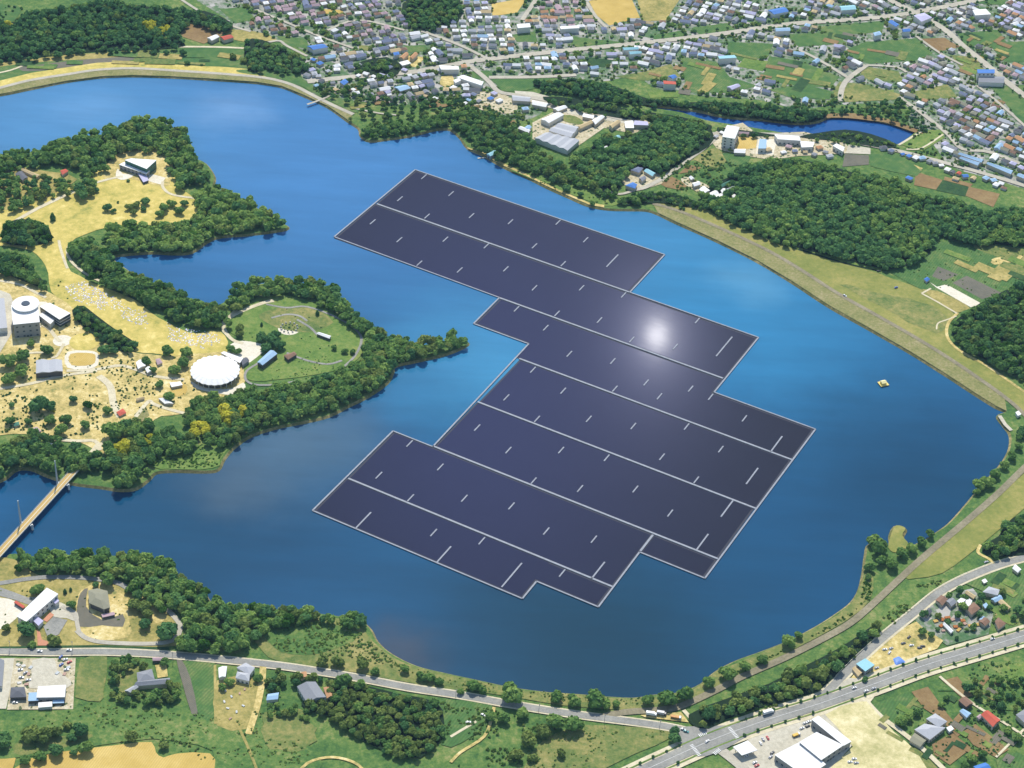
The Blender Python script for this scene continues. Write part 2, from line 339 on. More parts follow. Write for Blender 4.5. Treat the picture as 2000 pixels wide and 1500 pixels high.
walkm = plain('walkway_plastic', (.25, .27, .31), .6, .3, .25, .4)
arr = empty('floating_solar_array', UV(0, 0, 0), 0, 'vast dark floating solar array on the lake with pale walkways and a sun glint', 'solar array')
BL = [[(-289, 206, 27, 290)], [(-290, 122, 176.5, 205)], [(-82, 68, -17, 121.5), (-17, 40, 176.5, 121.5), (176.5, 40, 285, 96)],
      [(-13, -44, 284.5, 40)], [(-14.5, -126, 283, -44)], [(-59, -209, 219, -126)], [(219, -155, 283, -126)], [(-60, -264, 158, -209), (158, -238, 219, -209)]]
tt = math.radians(TILT); PITCH = 1.5; WID = 1.36
for rects in BL:
    V = []; Q = []; D = MB()
    for (u0, v0, u1, v1) in rects:
        mg = 2.0
        D.box(u0, v0, -.3, u1, v1, .25, UV)
        e0, e1 = u0+mg, u1-mg
        if len(rects) == 3 and u0 in (-17, 176.5): e0 = u0-mg
        if rects[0][1] == -264 and u0 == 158: e0 = u0-mg
        nu = max(1, int((e1-e0)/9)); uu = np.linspace(e0, e1, nu+1)
        for v_ in np.arange(v0+mg, v1-mg-WID, PITCH):
            for k in range(nu):
                w2 = WID*math.sin(tt+random.gauss(0, .0002)); r2 = random.gauss(0, .0001)*9; wc = WID*math.cos(tt)
                a, b_ = uu[k], uu[k+1]-.01; b0 = len(V)
                for (q, v2, zz) in ((a, v_, .35), (b_, v_, .35+r2), (b_, v_+wc, .35+w2+r2), (a, v_+wc, .35+w2)): V.append(UV(q, v2, zz))
                Q.append((b0, b0+1, b0+2, b0+3))
    V = np.array(V)-np.array(arr.location); me = quads('solar_panels', V, np.array(Q))
    o = link('panel_field', me, (pm,), arr)
    D.v = [tuple(np.array(p)-np.array(arr.location)) for p in D.v]; D.build('float', floatm, o)
def walk(a, b, w, name='walkway'):
    d = (b[0]-a[0], b[1]-a[1]); l = math.hypot(*d); nx, ny = -d[1]/l*w/2, d[0]/l*w/2
    P = [(a[0]+nx, a[1]+ny), (b[0]+nx, b[1]+ny), (b[0]-nx, b[1]-ny), (a[0]-nx, a[1]-ny)]
    m = MB(); vs = [tuple(np.array(UV(*p, z))-np.array(arr.location)) for z in (.3, .95) for p in P]
    m.add(vs, [(0, 1, 2, 3), (7, 6, 5, 4), (0, 4, 5, 1), (1, 5, 6, 2), (2, 6, 7, 3), (3, 7, 4, 0)]); o = m.build(name, walkm, arr)
    o.data.flip_normals() if False else None
    return o
for a, b in (((-288, 205.5), (27, 205.5)), ((-83, 121.7), (175, 121.7)), ((-14, 40), (285, 40)), ((-14, -44), (284, -44)), ((-16, -126), (283, -126)), ((-58, -209), (219, -209)), ((219, -128), (219, -154))): walk(a, b, 2.0)
OUT = [(-290, 290.5), (28, 290.5), (28, 205.5), (177, 205.5), (177, 96), (286, 96), (284, -155.5), (219, -155.5), (220, -238.5), (158.5, -238.5), (158.5, -264.5), (-61, -264.5), (-60, -127), (-15.5, -127), (-18, 67), (-83, 67), (-83.5, 122), (-291.5, 124)]
for a, b in zip(OUT, OUT[1:]+OUT[:1]): walk(a, b, 1.3 if abs(a[1]-b[1]) < 4 else 1.5, 'edge_walkway')
SH = [(828,345),(881,378),(781,388),(834,422),(921,421),(997,433),(1090,434),(1144,468),(1044,480),(1100,515),(728,433),(780,468),(870,467),(950,480),(819,514),(898,527),(988,525),(1044,562),(1136,562),(1218,576),(1088,612),(1009,603),(1171,625),(1362,626),(1066,640),(1112,691),(1234,663),(1319,677),(1197,705),(1262,747),(1288,774),(1349,759),(1388,775),(1201,759),(1041,722),(1100,763),(1150,818),(989,776),(1049,818),(932,835),(993,879),(1096,879),(1237,832),(1185,894),(1042,939),(1341,833),(1408,877),(1293,892),(1241,955),(1133,954),(1360,937),(1309,1002),(1454,817),(1160,1053),(1067,1037),(999,988),(907,973),(860,912),(800,866),(740,928),(802,972),(847,1040),(941,1056),(1098,1119)]
for x, y in SH:
    u, v = toUV(x, y); walk((u, v-5.6), (u, v+5.6), 1.25, 'service_walkway')
for x, y, X, Y in ((1185,521,1207,497),(1398,695,1431,658),(1505,882,1528,852),(1457,945,1481,914),(1408,1009,1432,977),(1360,1073,1384,1043),(1156,1131,1180,1097),(981,1147,1018,1099),(853,1098,881,1067),(695,1032,724,1000)):
    a, b = toUV(x, y), toUV(X, Y); u = (a[0]+b[0])/2; walk((u, a[1]), (u, b[1]), 1.4, 'service_walkway')
# ------------------------------------------------------------------ land cover
TOWNS = [[(430,-120),(2300,-120),(2300,560),(2060,400),(1990,365),(1900,340),(1850,318),(1800,255),(1770,250),(1770,205),(1640,205),(1560,212),(1480,195),(1400,190),(1290,175),(1240,150),(1160,160),(1060,150),(1000,150),(960,180),(1010,190),(1060,215),(1020,235),(950,215),(880,190),(800,205),(720,200),(640,190),(600,175),(585,130),(600,105),(560,85),(500,70),(440,35)]]
cover('town_ground', TOWNS[0], townm, 0, 2, 1, 'yards and lanes of the far town', ex=False)
def C(*a, **k): return cover(*a, **k)
# fields inside the town
for px, m in (([(1600,52),(1730,40),(1722,63),(1650,68),(1605,62)], field_green), ([(1655,96),(1690,82),(1790,75),(1822,104),(1795,118),(1700,125),(1662,112)], field_green), ([(1502,110),(1560,118),(1640,150),(1622,172),(1530,165),(1490,150)], field_green),
    ([(1690,130),(1755,140),(1765,160),(1700,158),(1680,145)], field_olive), ([(1870,66),(1950,58),(1965,82),(1885,92)], field_green), ([(1798,76),(1845,74),(1875,92),(1830,102)], field_brown), ([(1858,108),(1905,112),(1925,140),(1880,142)], field_olive),
    ([(1935,170),(2010,165),(2080,230),(2000,245)], field_green), ([(1930,85),(2010,80),(2060,125),(1960,120)], field_green), ([(1330,112),(1400,122),(1425,150),(1480,168),(1430,182),(1345,180),(1335,150)], field_green), ([(1200,150),(1258,140),(1310,125),(1330,150),(1260,158)], field_olive),
    ([(1422,82),(1510,86),(1500,112),(1445,120),(1420,100)], field_green), ([(1535,68),(1640,62),(1650,85),(1560,92)], field_green), ([(540,70),(598,76),(606,96),(560,90)], field_green), ([(918,140),(955,138),(964,150),(925,156)], field_green), ([(1150,2),(1230,-10),(1250,35),(1190,50),(1165,30)], gold),
    ([(1240,-20),(1330,-5),(1300,40),(1255,42)], dryland), ([(960,8),(1030,-5),(1010,25),(962,32)], gold), ([(1000,68),(1045,62),(1050,82),(1010,82)], field_green), ([(428,18),(478,14),(500,38),(460,46)], field_green), ([(1120,72),(1210,82),(1240,92),(1150,100),(1115,88)], field_green),
    ([(1270,70),(1330,60),(1350,78),(1290,84)], field_green), ([(1350,55),(1420,45),(1440,60),(1370,70)], field_green), ([(1455,112),(1500,120),(1490,140),(1440,130)], grass_bright), ([(785,108),(830,112),(815,132),(790,128)], sand), ([(630,18),(668,20),(672,27),(634,27)], gold),
    ([(790,90),(830,88),(840,100),(800,102)], field_green), ([(1780,180),(1850,165),(1870,190),(1800,196)], field_olive), ([(700,88),(725,90),(720,100),(702,98)], field_olive), ([(1150,112),(1200,118),(1180,132),(1140,126)], grass_dark),
    ([(800,-60),(1000,-80),(960,-10),(820,0)], field_green), ([(1400,-80),(1560,-70),(1540,-20),(1420,-25)], field_green), ([(1850,-60),(1990,-50),(1960,10),(1870,5)], field_green), ([(1700,180),(1745,175),(1750,190),(1705,196)], grass_bright)):
    C('field', px, m, 1, 0, 0, 'field between the houses of the far town')
# top left
C('field', [(-60,12),(20,8),(40,20),(20,45),(-60,60)], field_green, 1, 2, 1, 'green field at the top left corner')
C('field', [(-60,125),(60,112),(200,98),(300,95),(480,94),(482,135),(380,130),(260,125),(190,128),(120,140),(40,152),(-60,170)], field_green, 1, 2, 1, 'long green fields beyond the left dam')
C('field', [(-60,128),(60,116),(130,108),(255,100),(258,112),(130,118),(20,128),(-60,140)], dryland, 2, 2, 1, 'dry strip of land above the green fields')
C('field', [(40,132),(120,122),(250,110),(252,120),(140,130),(60,140)], field_grey, 2, 2, 1, 'grey fallow field behind the left dam')
C('field', [(375,42),(418,44),(446,58),(430,72),(398,86),(350,70)], field_brown, 1, 0, 0, 'brown ploughed field beside the top left wood')
C('field', [(440,58),(500,62),(540,78),(480,82),(450,74)], dryland, 1, 2, 1, 'scrubby field beside the red-roofed house')
C('field', [(280,98),(480,98),(484,132),(400,130),(300,124)], field_green, 3, 0, 0, 'bright green rice field beyond the left dam')
# left dam
LD = [(-60,186),(0,172),(60,157),(130,146),(190,137),(260,134),(350,139),(450,146),(520,153),(570,166),(610,186),(650,206),(690,224)]
shoreL = [(-60,194),(0,184),(60,172),(130,158),(200,149),(260,147),(330,149),(400,153),(500,160),(550,168),(590,184),(640,207),(680,235)]
C('embankment', LD+shoreL[::-1], riprap, 2, 0, 0, 'stone facing of the left dam', 'embankment')
road('dam_road', LD, 5.5, pale_road, 4, 'pale road along the crest of the left dam')
C('embankment', [(x, y-14) for x, y in LD[1:9]]+[(x, y-2) for x, y in LD[8:0:-1]], meadow, 2, 0, 0, 'yellow grass slope outside the left dam', 'embankment')
C('field', [(470,136),(560,138),(600,160),(660,190),(700,210),(690,220),(640,195),(590,170),(530,152),(470,142)], field_green, 2, 2, 1, 'green strip behind the end of the left dam')
road('farm_track', [(-60,128),(0,120),(60,112),(120,104),(200,98),(300,93),(400,92),(480,95),(520,100)], 4, cream, 4, 'pale farm track above the left fields')
road('farm_track', [(-40,150),(20,138),(60,122)], 3, cream, 4, 'short farm track across the left fields')
road('farm_track', [(480,95),(540,80),(560,90),(600,110)], 4, pale_road, 4, 'pale lane into the far town')
road('lane', [(340,-10),(370,10),(400,28),(450,50),(490,62)], 4, pale_road, 4, 'pale lane at the edge of the top left wood')
# right dam
shoreR = [(1285,416),(1320,433),(1400,469),(1480,509),(1550,551),(1620,597),(1700,642),(1780,688),(1850,732),(1905,768),(1945,793),(1966,803)]
crR = [(1275,398),(1330,414),(1420,452),(1500,490),(1565,528),(1635,573),(1715,618),(1795,664),(1862,706),(1915,742),(1962,776),(2000,810),(2060,880)]
toeR = [(1285,396),(1330,398),(1365,402),(1400,422),(1450,448),(1520,476),(1600,502),(1680,520),(1730,540),(1800,566),(1862,612),(1846,640),(1856,668),(1905,702),(1985,752),(2060,812)]
C('embankment', crR[:11]+shoreR[::-1], riprap, 2, 0, 0, 'grey stone facing of the right dam', 'embankment')
C('embankment', crR+toeR[::-1], slope, 2, 2, .4, 'olive grass slope outside the right dam', 'embankment')
C('embankment', [(1640,555),(1720,575),(1800,590),(1850,620),(1840,650),(1800,640),(1720,600)], field_olive, 3, 2, 2, 'greener patch on the dam slope', 'embankment')
road('dam_road', crR, 5, crest, 4, 'gravel road on the crest of the right dam')
road('farm_track', [(1870,612),(1852,632),(1850,658),(1872,684),(1925,714),(1985,755),(2060,808)], 3.2, sand, 4, 'yellow track at the foot of the right dam')
C('field', [(1440,432),(1500,460),(1580,484),(1650,500),(1725,520),(1720,535),(1640,512),(1560,487),(1480,462)], grass_bright, 3, 0, .6, 'bright green strip between the great wood and the dam')
road('drain', [(1560,487),(1640,512),(1715,530)], 3, floor_dark, 4, 'dark ditch at the foot of the dam slope', 'ditch')
# fields right
C('field', [(1730,520),(1790,480),(1900,470),(2080,470),(2080,570),(1990,560),(1930,590),(1880,612),(1850,590),(1780,555)], field_green, 1, 2, 1, 'green fields right of the dam')
C('field', [(1832,521),(1872,537),(1842,549),(1820,540)], field_grey, 2, 0, 0, 'grey paddy field near the blue hut')
C('field', [(1888,539),(1957,573),(1918,585),(1860,553)], field_grey, 2, 0, 0, 'larger grey paddy field beside the cream yard')
C('field', [(1900,480),(1990,485),(2060,505),(2000,520),(1940,500)], field_olive, 2, 2, 1, 'olive field at the right edge')
C('field', [(1935,508),(1975,500),(2060,502),(2060,515),(1980,512),(1945,518)], sand, 3, 2, 1, 'bare sandy strip at the right edge')
C('field', [(1800,565),(1830,568),(1880,590),(1895,603),(1870,612),(1830,590)], dryland, 2, 0, 0, 'dry plot below the cream yard')
C('yard', [(1815,551),(1830,561),(1848,556),(1914,592),(1908,600),(1896,601),(1828,562)], plaza, 3, 0, 0, 'long cream concrete yard behind the blue hut', 'yard')
road('path', [(1800,574),(1830,590),(1869,613)], 2.2, cream, 4, 'pale path along the dry plot')
road('path', [(1800,574),(1818,564)], 2.2, cream, 4, 'short pale path by the blue hut')
road('path', [(1829,644),(1832,632),(1850,625),(1868,618)], 1.6, cream, 4, 'thin pale kerb curling on the dam slope')
for px, m, l in (([(1789,336),(1841,352),(1828,371),(1785,362)], field_brown, 'brown ploughed field, left one of two'), ([(1892,365),(1953,379),(1940,405),(1884,382)], field_brown, 'brown ploughed field, right one of two'), ([(1650,301),(1697,304),(1697,322),(1645,326)], field_grey, 'khaki bare yard south of the pond road'),
    ([(1757,320),(1775,318),(1802,329),(1798,336)], sand, 'narrow sandy plot south of the pond road'), ([(1697,300),(1760,302),(1800,335),(1790,345),(1740,335),(1700,325)], field_green, 'green plot beside the khaki yard'), ([(1841,352),(1892,366),(1885,384),(1828,372)], grass_dark, 'dark green plot between the two brown fields'),
    ([(1845,345),(1900,360),(1895,366),(1843,352)], field_brown, 'thin brown strip beside the row of houses'), ([(1360,300),(1400,288),(1420,310),(1410,330),(1380,325),(1355,312)], field_olive, 'olive field beside the lane'), ([(1325,340),(1345,322),(1370,328),(1352,336)], field_brown, 'small orange-brown plot beside the lane'),
    ([(1290,360),(1312,345),(1345,362),(1330,372),(1300,366)], field_brown, 'brown plot below the lane'), ([(1410,300),(1470,300),(1460,320),(1425,325)], field_green, 'green plot below the tall building'), ([(1620,185),(1640,160),(1690,165),(1760,185),(1750,195),(1650,200)], field_olive, 'olive field above the small pond'),
    ([(1500,175),(1570,165),(1630,180),(1620,195),(1540,190)], field_green, 'green field above the wood'), ([(1265,180),(1330,178),(1325,190),(1270,192)], grass_bright, 'bright green strip above the wood'), ([(960,155),(1090,153),(1090,165),(1010,180),(980,178)], field_green, 'green field by the pale road')):
    C('field', px, m, 2, 0, .5, l)
C('embankment', [(1757,282),(1792,256),(1840,253),(1845,270),(1800,296)], grass_bright, 3, 0, 0, 'grass dam of the small pond', 'embankment')
road('path', [(1755,284),(1800,257)], 3, cream, 4, 'pale path on the small pond dam'); road('path', [(1770,292),(1800,290),(1842,263)], 2.5, cream, 4, 'pale path below the small pond dam')
C('shore_soil', [(1606,232),(1612,224),(1665,222),(1720,230),(1750,238),(1800,256),(1795,262),(1740,243),(1700,236),(1640,230)], field_brown, 3, 2, .5, 'tan shore of the small pond', 'ground')
# mid top grass shore
C('field', [(1000,332),(1060,345),(1120,350),(1180,375),(1215,395),(1180,402),(1110,378),(1060,358),(1000,334)], grass_bright, 1, 2, 1, 'bright green lawn on the top right shore')
C('shore_soil', [(912,288),(945,298),(985,320),(1030,341),(1070,361),(1110,379),(1150,396),(1180,401),(1180,406),(1150,400),(1110,383),(1070,365),(1030,345),(985,325),(945,303),(915,291)], sand, 2, 0, .3, 'yellow rim of the top right shore', 'ground')
C('yard', [(935,180),(985,185),(1010,205),(1000,222),(940,215),(925,200)], lit_yard, 2, 2, 1, 'dusty yards below the crossroads', 'yard')
C('yard', [(1040,240),(1090,214),(1240,225),(1270,240),(1240,262),(1180,250),(1130,285),(1100,296),(1040,272)], lit_yard, 1, 0, 1, 'works yard between the long sheds', 'yard')
C('field', [(1100,225),(1125,228),(1140,240),(1128,244),(1095,235)], field_olive, 3, 1, 0, 'small green plot in the works yard')
C('yard', [(1005,178),(1040,180),(1250,238),(1250,246),(1180,235),(1110,222),(1010,192)], concrete, 2, 0, 0, 'pale yard along the works road', 'yard')
C('yard', [(1390,262),(1450,240),(1480,262),(1570,258),(1650,280),(1650,300),(1560,305),(1500,312),(1440,300),(1400,290)], lit_yard, 2, 1, .5, 'yards along the pond road', 'yard')
C('yard', [(1444,267),(1479,269),(1476,290),(1434,294)], gold, 3, 0, 0, 'yellow bare court beside the tall building', 'yard')
C('yard', [(1480,272),(1518,273),(1510,303),(1476,301)], plaza, 3, 0, 0, 'pale court with a skylight building', 'yard')
C('yard', [(1657,283),(1700,290),(1700,302),(1652,300)], concrete, 3, 0, 0, 'pale concrete yard by the pond road', 'yard')
C('yard', [(1215,340),(1260,320),(1300,350),(1270,366),(1220,362)], lit_yard, 2, 1, .5, 'yard of the lakeside farm', 'yard')
C('yard', [(1330,350),(1350,348),(1440,390),(1430,398),(1380,385),(1340,362)], lit_yard, 2, 1, .5, 'yard of the white sheds below the lane', 'yard')
C('yard', [(862,150),(882,146),(892,165),(872,172),(858,165)], sand, 3, 0, 0, 'tan sandy court beside the warehouse', 'yard')
# ------------------------------------------------------------------ peninsula
C('meadow', [(-60,395),(0,412),(60,395),(110,375),(150,360),(170,345),(215,318),(240,300),(300,290),(335,320),(345,360),(385,395),(385,430),(330,440),(260,440),(210,445),(150,465),(130,490),(140,530),(200,560),(260,585),(310,620),(370,650),(430,648),(445,680),(430,700),(370,700),(300,690),(250,685),(180,650),(140,610),(100,570),(90,520),(60,490),(0,480),(-60,480)], meadow, 1, 2, 1, 'golden dry meadow across the peninsula', 'meadow')
C('park_ground', [(-60,530),(30,545),(130,590),(180,650),(250,685),(320,695),(400,690),(470,690),(480,740),(440,780),(380,790),(350,810),(300,820),(260,880),(210,890),(150,860),(80,850),(0,850),(-60,860)], sand, 1, 2, 1, 'sandy ground of the lakeside park', 'park ground')
C('park_ground', [(-60,295),(0,320),(60,330),(150,350),(60,400),(0,410),(-60,400)], dryland, 1, 2, 1, 'dry ground under the top left park trees', 'park ground')
C('lawn', [(460,600),(500,580),(560,578),(620,595),(670,625),(705,650),(712,680),(690,710),(640,728),(560,740),(500,745),(478,735),(478,700),(500,680),(450,650),(445,630)], grass_bright, 2, 2, .6, 'green lawn on the right part of the peninsula', 'lawn')
C('lawn', [(505,615),(560,600),(610,602),(650,630),(600,650),(540,640)], field_olive, 3, 2, 1, 'dry patch on the green lawn', 'lawn')
C('reeds', [(290,912),(300,890),(350,880),(400,868),(430,850),(460,832),(500,828),(540,826),(495,846),(456,870),(434,893),(424,913),(390,918),(330,916)], grass_bright, 2, 2, 1, 'light green reeds on the peninsula shore', 'reeds')
C('park_ground', [(212,318),(240,298),(310,292),(335,330),(330,362),(300,362),(240,345),(200,348)], sand, 2, 2, 1, 'sandy ground round the white visitor building', 'park ground')
C('plaza', [(276,349),(298,341),(324,348),(314,361),(298,357)], plaza, 3, 0, 0, 'white forecourt of the visitor building', 'plaza')
C('plaza', [(230,330),(240,340),(262,342),(250,350),(236,352),(226,345)], plaza, 3, 1, 0, 'pale path corner left of the visitor building', 'plaza')
C('plaza', [(445,682),(460,668),(490,668),(520,678),(500,700),(478,712),(450,705)], plaza, 3, 1, 0, 'cream plaza between the dome and the blue-roofed hall', 'plaza')
C('plaza', [(372,745),(400,758),(450,760),(475,748),(478,762),(455,772),(420,768),(385,760)], plaza, 3, 2, 0, 'cream terrace below the white dome', 'plaza')
C('plaza', [(-20,560),(20,575),(30,600),(24,650),(0,690),(-30,690)], concrete, 3, 0, 0, 'grey yard left of the domed museum', 'plaza')
C('plaza', [(70,590),(90,590),(105,600),(80,640),(70,640)], plaza, 2, 0, 0, 'pale court beside the museum', 'plaza')
def disc(name, x, y, r, mat, layer, label, cat='plaza', n=24, sq=1):
    c = G(x, y); k = LAYER.get(layer, 0); LAYER[layer] = k+1
    P = [(c[0]+r*math.cos(6.2832*i/n), c[1]+r*sq*math.sin(6.2832*i/n)) for i in range(n)]; COVERS.append([PX(*p) for p in P])
    return fill(name, P, ZG+.15*layer+.004*k, mat, label=label, cat=cat)
disc('plaza', 122, 666, 9.5, plaza, 3, 'small round pale plaza below the museum')
disc('plaza', 165, 668, 15, meadow, 3, 'round yellow flower bed below the museum', 'flower bed')
disc('plaza', 565, 642, 11.5, plaza, 3, 'round stone circle on the green lawn')
C('lawn', [(138,692),(180,691),(187,700),(180,713),(140,714)], gold, 3, 2, 0, 'small oval yellow lawn with a pale border', 'lawn')
C('plaza', [(132,688),(184,687),(193,700),(184,719),(132,719)], plaza, 2, 2, 0, 'pale border of the oval lawn', 'plaza')
for px, w_, l in (([(8,446),(60,415),(100,395),(146,374)], 5, 'white park road climbing to the meadow'), ([(185,358),(215,350),(240,345)], 4, 'white path to the visitor building'), ([(318,355),(318,366),(330,378),(352,384),(385,388)], 3.5, 'pink-grey path right of the visitor building'),
    ([(115,470),(118,485),(126,510),(132,525)], 3, 'left one of two pale paths at the meadow corner'), ([(135,480),(131,492),(137,508),(150,522),(175,540),(210,556)], 3, 'right one of two pale paths at the meadow corner'), ([(-40,545),(0,549),(40,557),(70,572),(90,582)], 3.5, 'white road past the museum'),
    ([(440,650),(436,635),(450,620),(480,605),(515,592),(535,588)], 5, 'cream promenade round the lawn'), ([(440,650),(455,665),(475,672)], 4, 'cream link to the plaza'), ([(446,622),(475,592),(490,575)], 4, 'straight cream path by the shore trees'),
    ([(75,632),(95,642),(108,658),(118,668)], 4, 'white ramp down from the museum'), ([(125,672),(112,695),(100,700)], 3, 'white path to the dark-fronted hall'), ([(193,735),(215,755),(222,790),(235,815)], 7, 'cream boulevard down the park'), ([(130,725),(190,722),(240,715),(300,735),(360,742)], 4, 'cream cross path in the park'),
    ([(265,815),(290,785),(300,790),(330,800),(360,808)], 4, 'cream path with a triangular pond'), ([(0,760),(60,750),(120,735),(190,725)], 4, 'sandy path across the lower park'), ([(-20,720),(20,700),(60,690),(100,690)], 3, 'sandy path below the museum'), ([(90,858),(150,862),(185,862),(196,880)], 4, 'sandy path to the footbridge'), ([(180,885),(196,866)], 6, 'cream approach of the footbridge')):
    road('path', px, w_, cream, 4, l, 'path')
for px, l in (([(520,595),(560,602),(600,600),(660,622),(700,650),(705,672),(690,700),(665,722)], 'grey loop path on the lawn'), ([(668,705),(640,712),(600,705),(560,690)], 'inner grey path on the lawn'), ([(505,710),(482,725),(480,742),(498,752),(540,752),(580,745)], 'grey curved path below the blue-roofed hall'), ([(600,628),(585,618),(560,615),(530,622)], 'small grey arc path at the stone circle'), ([(580,625),(605,640),(620,655)], 'grey path from the stone circle')):
    road('path', px, 2.6, asphalt, 4, l, 'path')
C('meadow', [(345,745),(365,755),(362,770),(340,775),(332,760)], gold, 3, 1, 0, 'yellow slope beside the terrace', 'meadow')
C('park_pond', [(262,810),(284,792),(292,812),(270,828)], riprap, 3, 0, 0, 'grey triangular basin in the park', 'basin')
# ------------------------------------------------------------------ bottom left
C('park_ground', [(-60,1100),(0,1090),(40,1100),(80,1125),(200,1130),(250,1145),(310,1180),(345,1200),(350,1240),(340,1262),(200,1268),(0,1270),(-60,1270)], dryland, 1, 2, 1, 'dry park ground above the bottom left road', 'park ground')
C('park_ground', [(150,1175),(165,1150),(200,1140),(245,1160),(250,1200),(250,1245),(160,1245)], sand, 2, 2, .5, 'sandy ground round the hexagonal pavilion', 'park ground')
C('yard', [(157,1160),(172,1150),(168,1185),(200,1212),(240,1200),(240,1225),(200,1222),(155,1225),(150,1190)], field_grey, 3, 1, 0, 'khaki paving round the pavilion', 'yard')
C('lawn', [(270,1165),(300,1175),(325,1205),(305,1218),(280,1190)], sand, 2, 1, 0, 'sandy clearing beside the shore wood', 'park ground')
C('yard', [(-60,1150),(0,1148),(55,1168),(90,1165),(75,1185),(50,1180),(0,1165),(-60,1170)], asphalt, 3, 1, 0, 'grey road behind the long white hall', 'road')
C('yard', [(-60,1172),(0,1168),(30,1175),(45,1190),(30,1210),(0,1230),(-60,1240)], plaza, 2, 1, 0, 'cream forecourt left of the long white hall', 'plaza')
C('yard', [(98,1180),(120,1178),(152,1198),(150,1215),(130,1208),(104,1205)], concrete, 3, 1, 0, 'pale terrace right of the long white hall', 'plaza')
C('brick_paving', [(84,1212),(98,1197),(106,1202),(92,1216)], plain('brick_red', (.5, .2, .1)), 4, 0, 0, 'orange brick paving beside the hall', 'paving')
C('brick_paving', [(72,1232),(78,1234),(82,1250),(94,1254),(94,1262),(74,1262)], plain('brick_red', (.5, .2, .1)), 4, 0, 0, 'orange brick path down to the road', 'paving')
C('yard', [(85,1225),(104,1206),(132,1212),(115,1240),(95,1250)], asphalt, 4, 0, 0, 'dark sunken court beside the brick paving', 'yard')
road('park_road', [(-60,1146),(0,1140),(50,1132),(100,1128),(170,1130),(225,1138),(250,1150)], 5, asphalt, 5, 'grey park road along the shore wood')
road('park_road', [(150,1232),(170,1248),(210,1256),(300,1258),(340,1250),(352,1225),(340,1205),(320,1185)], 4.5, pale_road, 5, 'pale loop road round the pavilion ground')
road('park_road', [(120,1185),(145,1200),(152,1225),(156,1240)], 3.5, pale_road, 5, 'pale walk beside the terrace')
C('hedge_bed', [(-60,1262),(0,1264),(120,1262),(200,1261),(330,1266),(330,1270),(200,1266),(0,1268),(-60,1268)], grass_dark, 4, 0, .2, 'dark clipped verge above the road', 'verge')
R1 = [(-90,1273),(0,1273),(100,1275),(200,1274),(300,1278),(400,1286),(500,1296),(560,1303),(620,1312),(700,1325),(800,1344),(900,1359),(1000,1377),(1080,1390),(1150,1400),(1230,1410),(1300,1420),(1345,1430),(1385,1442)]
road('road', R1, 9.5, cream, 5, 'pale verges of the lakeside road', 'road')
road('road', R1, 6.6, asphalt, 6, 'grey lakeside road')
AV = [(1150,1560),(1230,1520),(1300,1487),(1400,1443),(1500,1407),(1600,1376),(1700,1340),(1800,1303),(1900,1273),(2000,1243),(2100,1213)]
C('junction', [(1320,1425),(1360,1420),(1420,1418),(1465,1410),(1480,1425),(1440,1450),(1420,1462),(1380,1478),(1350,1475),(1330,1455)], asphalt, 6, 1, 0, 'grey crossroads at the bottom', 'road')
road('pavement', AV, 24, cream, 5, 'pale pavements of the avenue', 'pavement')
for s_ in (7.6, -7.6):
    Pp = offs(catmull([G(x, y) for x, y in AV], 4, False), s_); strip('planting_bed', Pp, 1.3, grass_bright, ZG+1.08+.004*(s_ > 0), label='narrow green planting bed along the avenue', cat='planting bed')
road('road', AV, 11.5, asphalt, 7, 'wide grey avenue at the bottom right')
avP = catmull([G(x, y) for x, y in AV], 4, False)
white = plain('road_paint', (.75, .74, .7), .7, .2, .3, 1)
for d in (0,):
    ps = along(offs(avP, d), 10 if abs(d) == 3.4 else 4, 2)
    vs = []; fs = []
    for x, y, a in ps:
        l = 5 if abs(d) == 3.4 else 4.0; w2 = .16; dx, dy = math.cos(a), math.sin(a)
        b0 = len(vs); vs += [(x-dy*w2, y+dx*w2, ZG+1.2), (x+dy*w2, y-dx*w2, ZG+1.2), (x+dx*l+dy*w2, y+dy*l-dx*w2, ZG+1.2), (x+dx*l-dy*w2, y+dy*l+dx*w2, ZG+1.2)]; fs.append((b0, b0+1, b0+2, b0+3))
    tag(link('road_markings', mesh('road_markings', vs, fs), (white,)), 'white lane lines painted on the avenue', 'road marking', None, 'structure')
SR = [(1560,1395),(1605,1362),(1640,1327),(1680,1287),(1730,1242),(1780,1202),(1825,1165),(1862,1142),(1905,1122),(1965,1100),(2060,1075)]
road('road', SR, 11, cream, 5, 'pale verges of the side road'); road('road', SR, 7, asphalt, 6, 'grey side road climbing to the right')
def zebra(x, y, ang, n=7, l=3.2):
    c = G(x, y); m = MB(); ca_, sa_ = math.cos(ang), math.sin(ang)
    for i in range(n):
        t = (i-(n-1)/2)*1.5
        m.box(t-.4, -l/2, 0, t+.4, l/2, .004, lambda a, b, z: (c[0]+a*ca_-b*sa_, c[1]+a*sa_+b*ca_, ZG+1.24+z))
    tag(m.build('zebra_crossing', white), 'white zebra crossing at the crossroads', 'road marking', None, 'structure')
avang = math.atan2(avP[14][1]-avP[12][1], avP[14][0]-avP[12][0])
zebra(1358, 1467, avang+1.57, 9); zebra(1432, 1433, avang+1.57, 9); zebra(1400, 1470, avang+.3, 5); zebra(1372, 1436, avang, 5)
road('road', [(1392,1455),(1420,1475),(1450,1500),(1490,1540)], 9, pale_road, 5, 'pale street beside the petrol canopy'); 
DR = [(1170,1402),(1220,1392),(1290,1387),(1330,1380),(1400,1348),(1450,1322),(1530,1287),(1600,1252),(1660,1218),(1705,1180),(1752,1136),(1800,1092),(1850,1050),(1900,1008),(1952,962),(2000,915),(2060,860)]
road('dam_road', DR, 6.5, crest, 5, 'brown track on the crest of the bottom right dam')
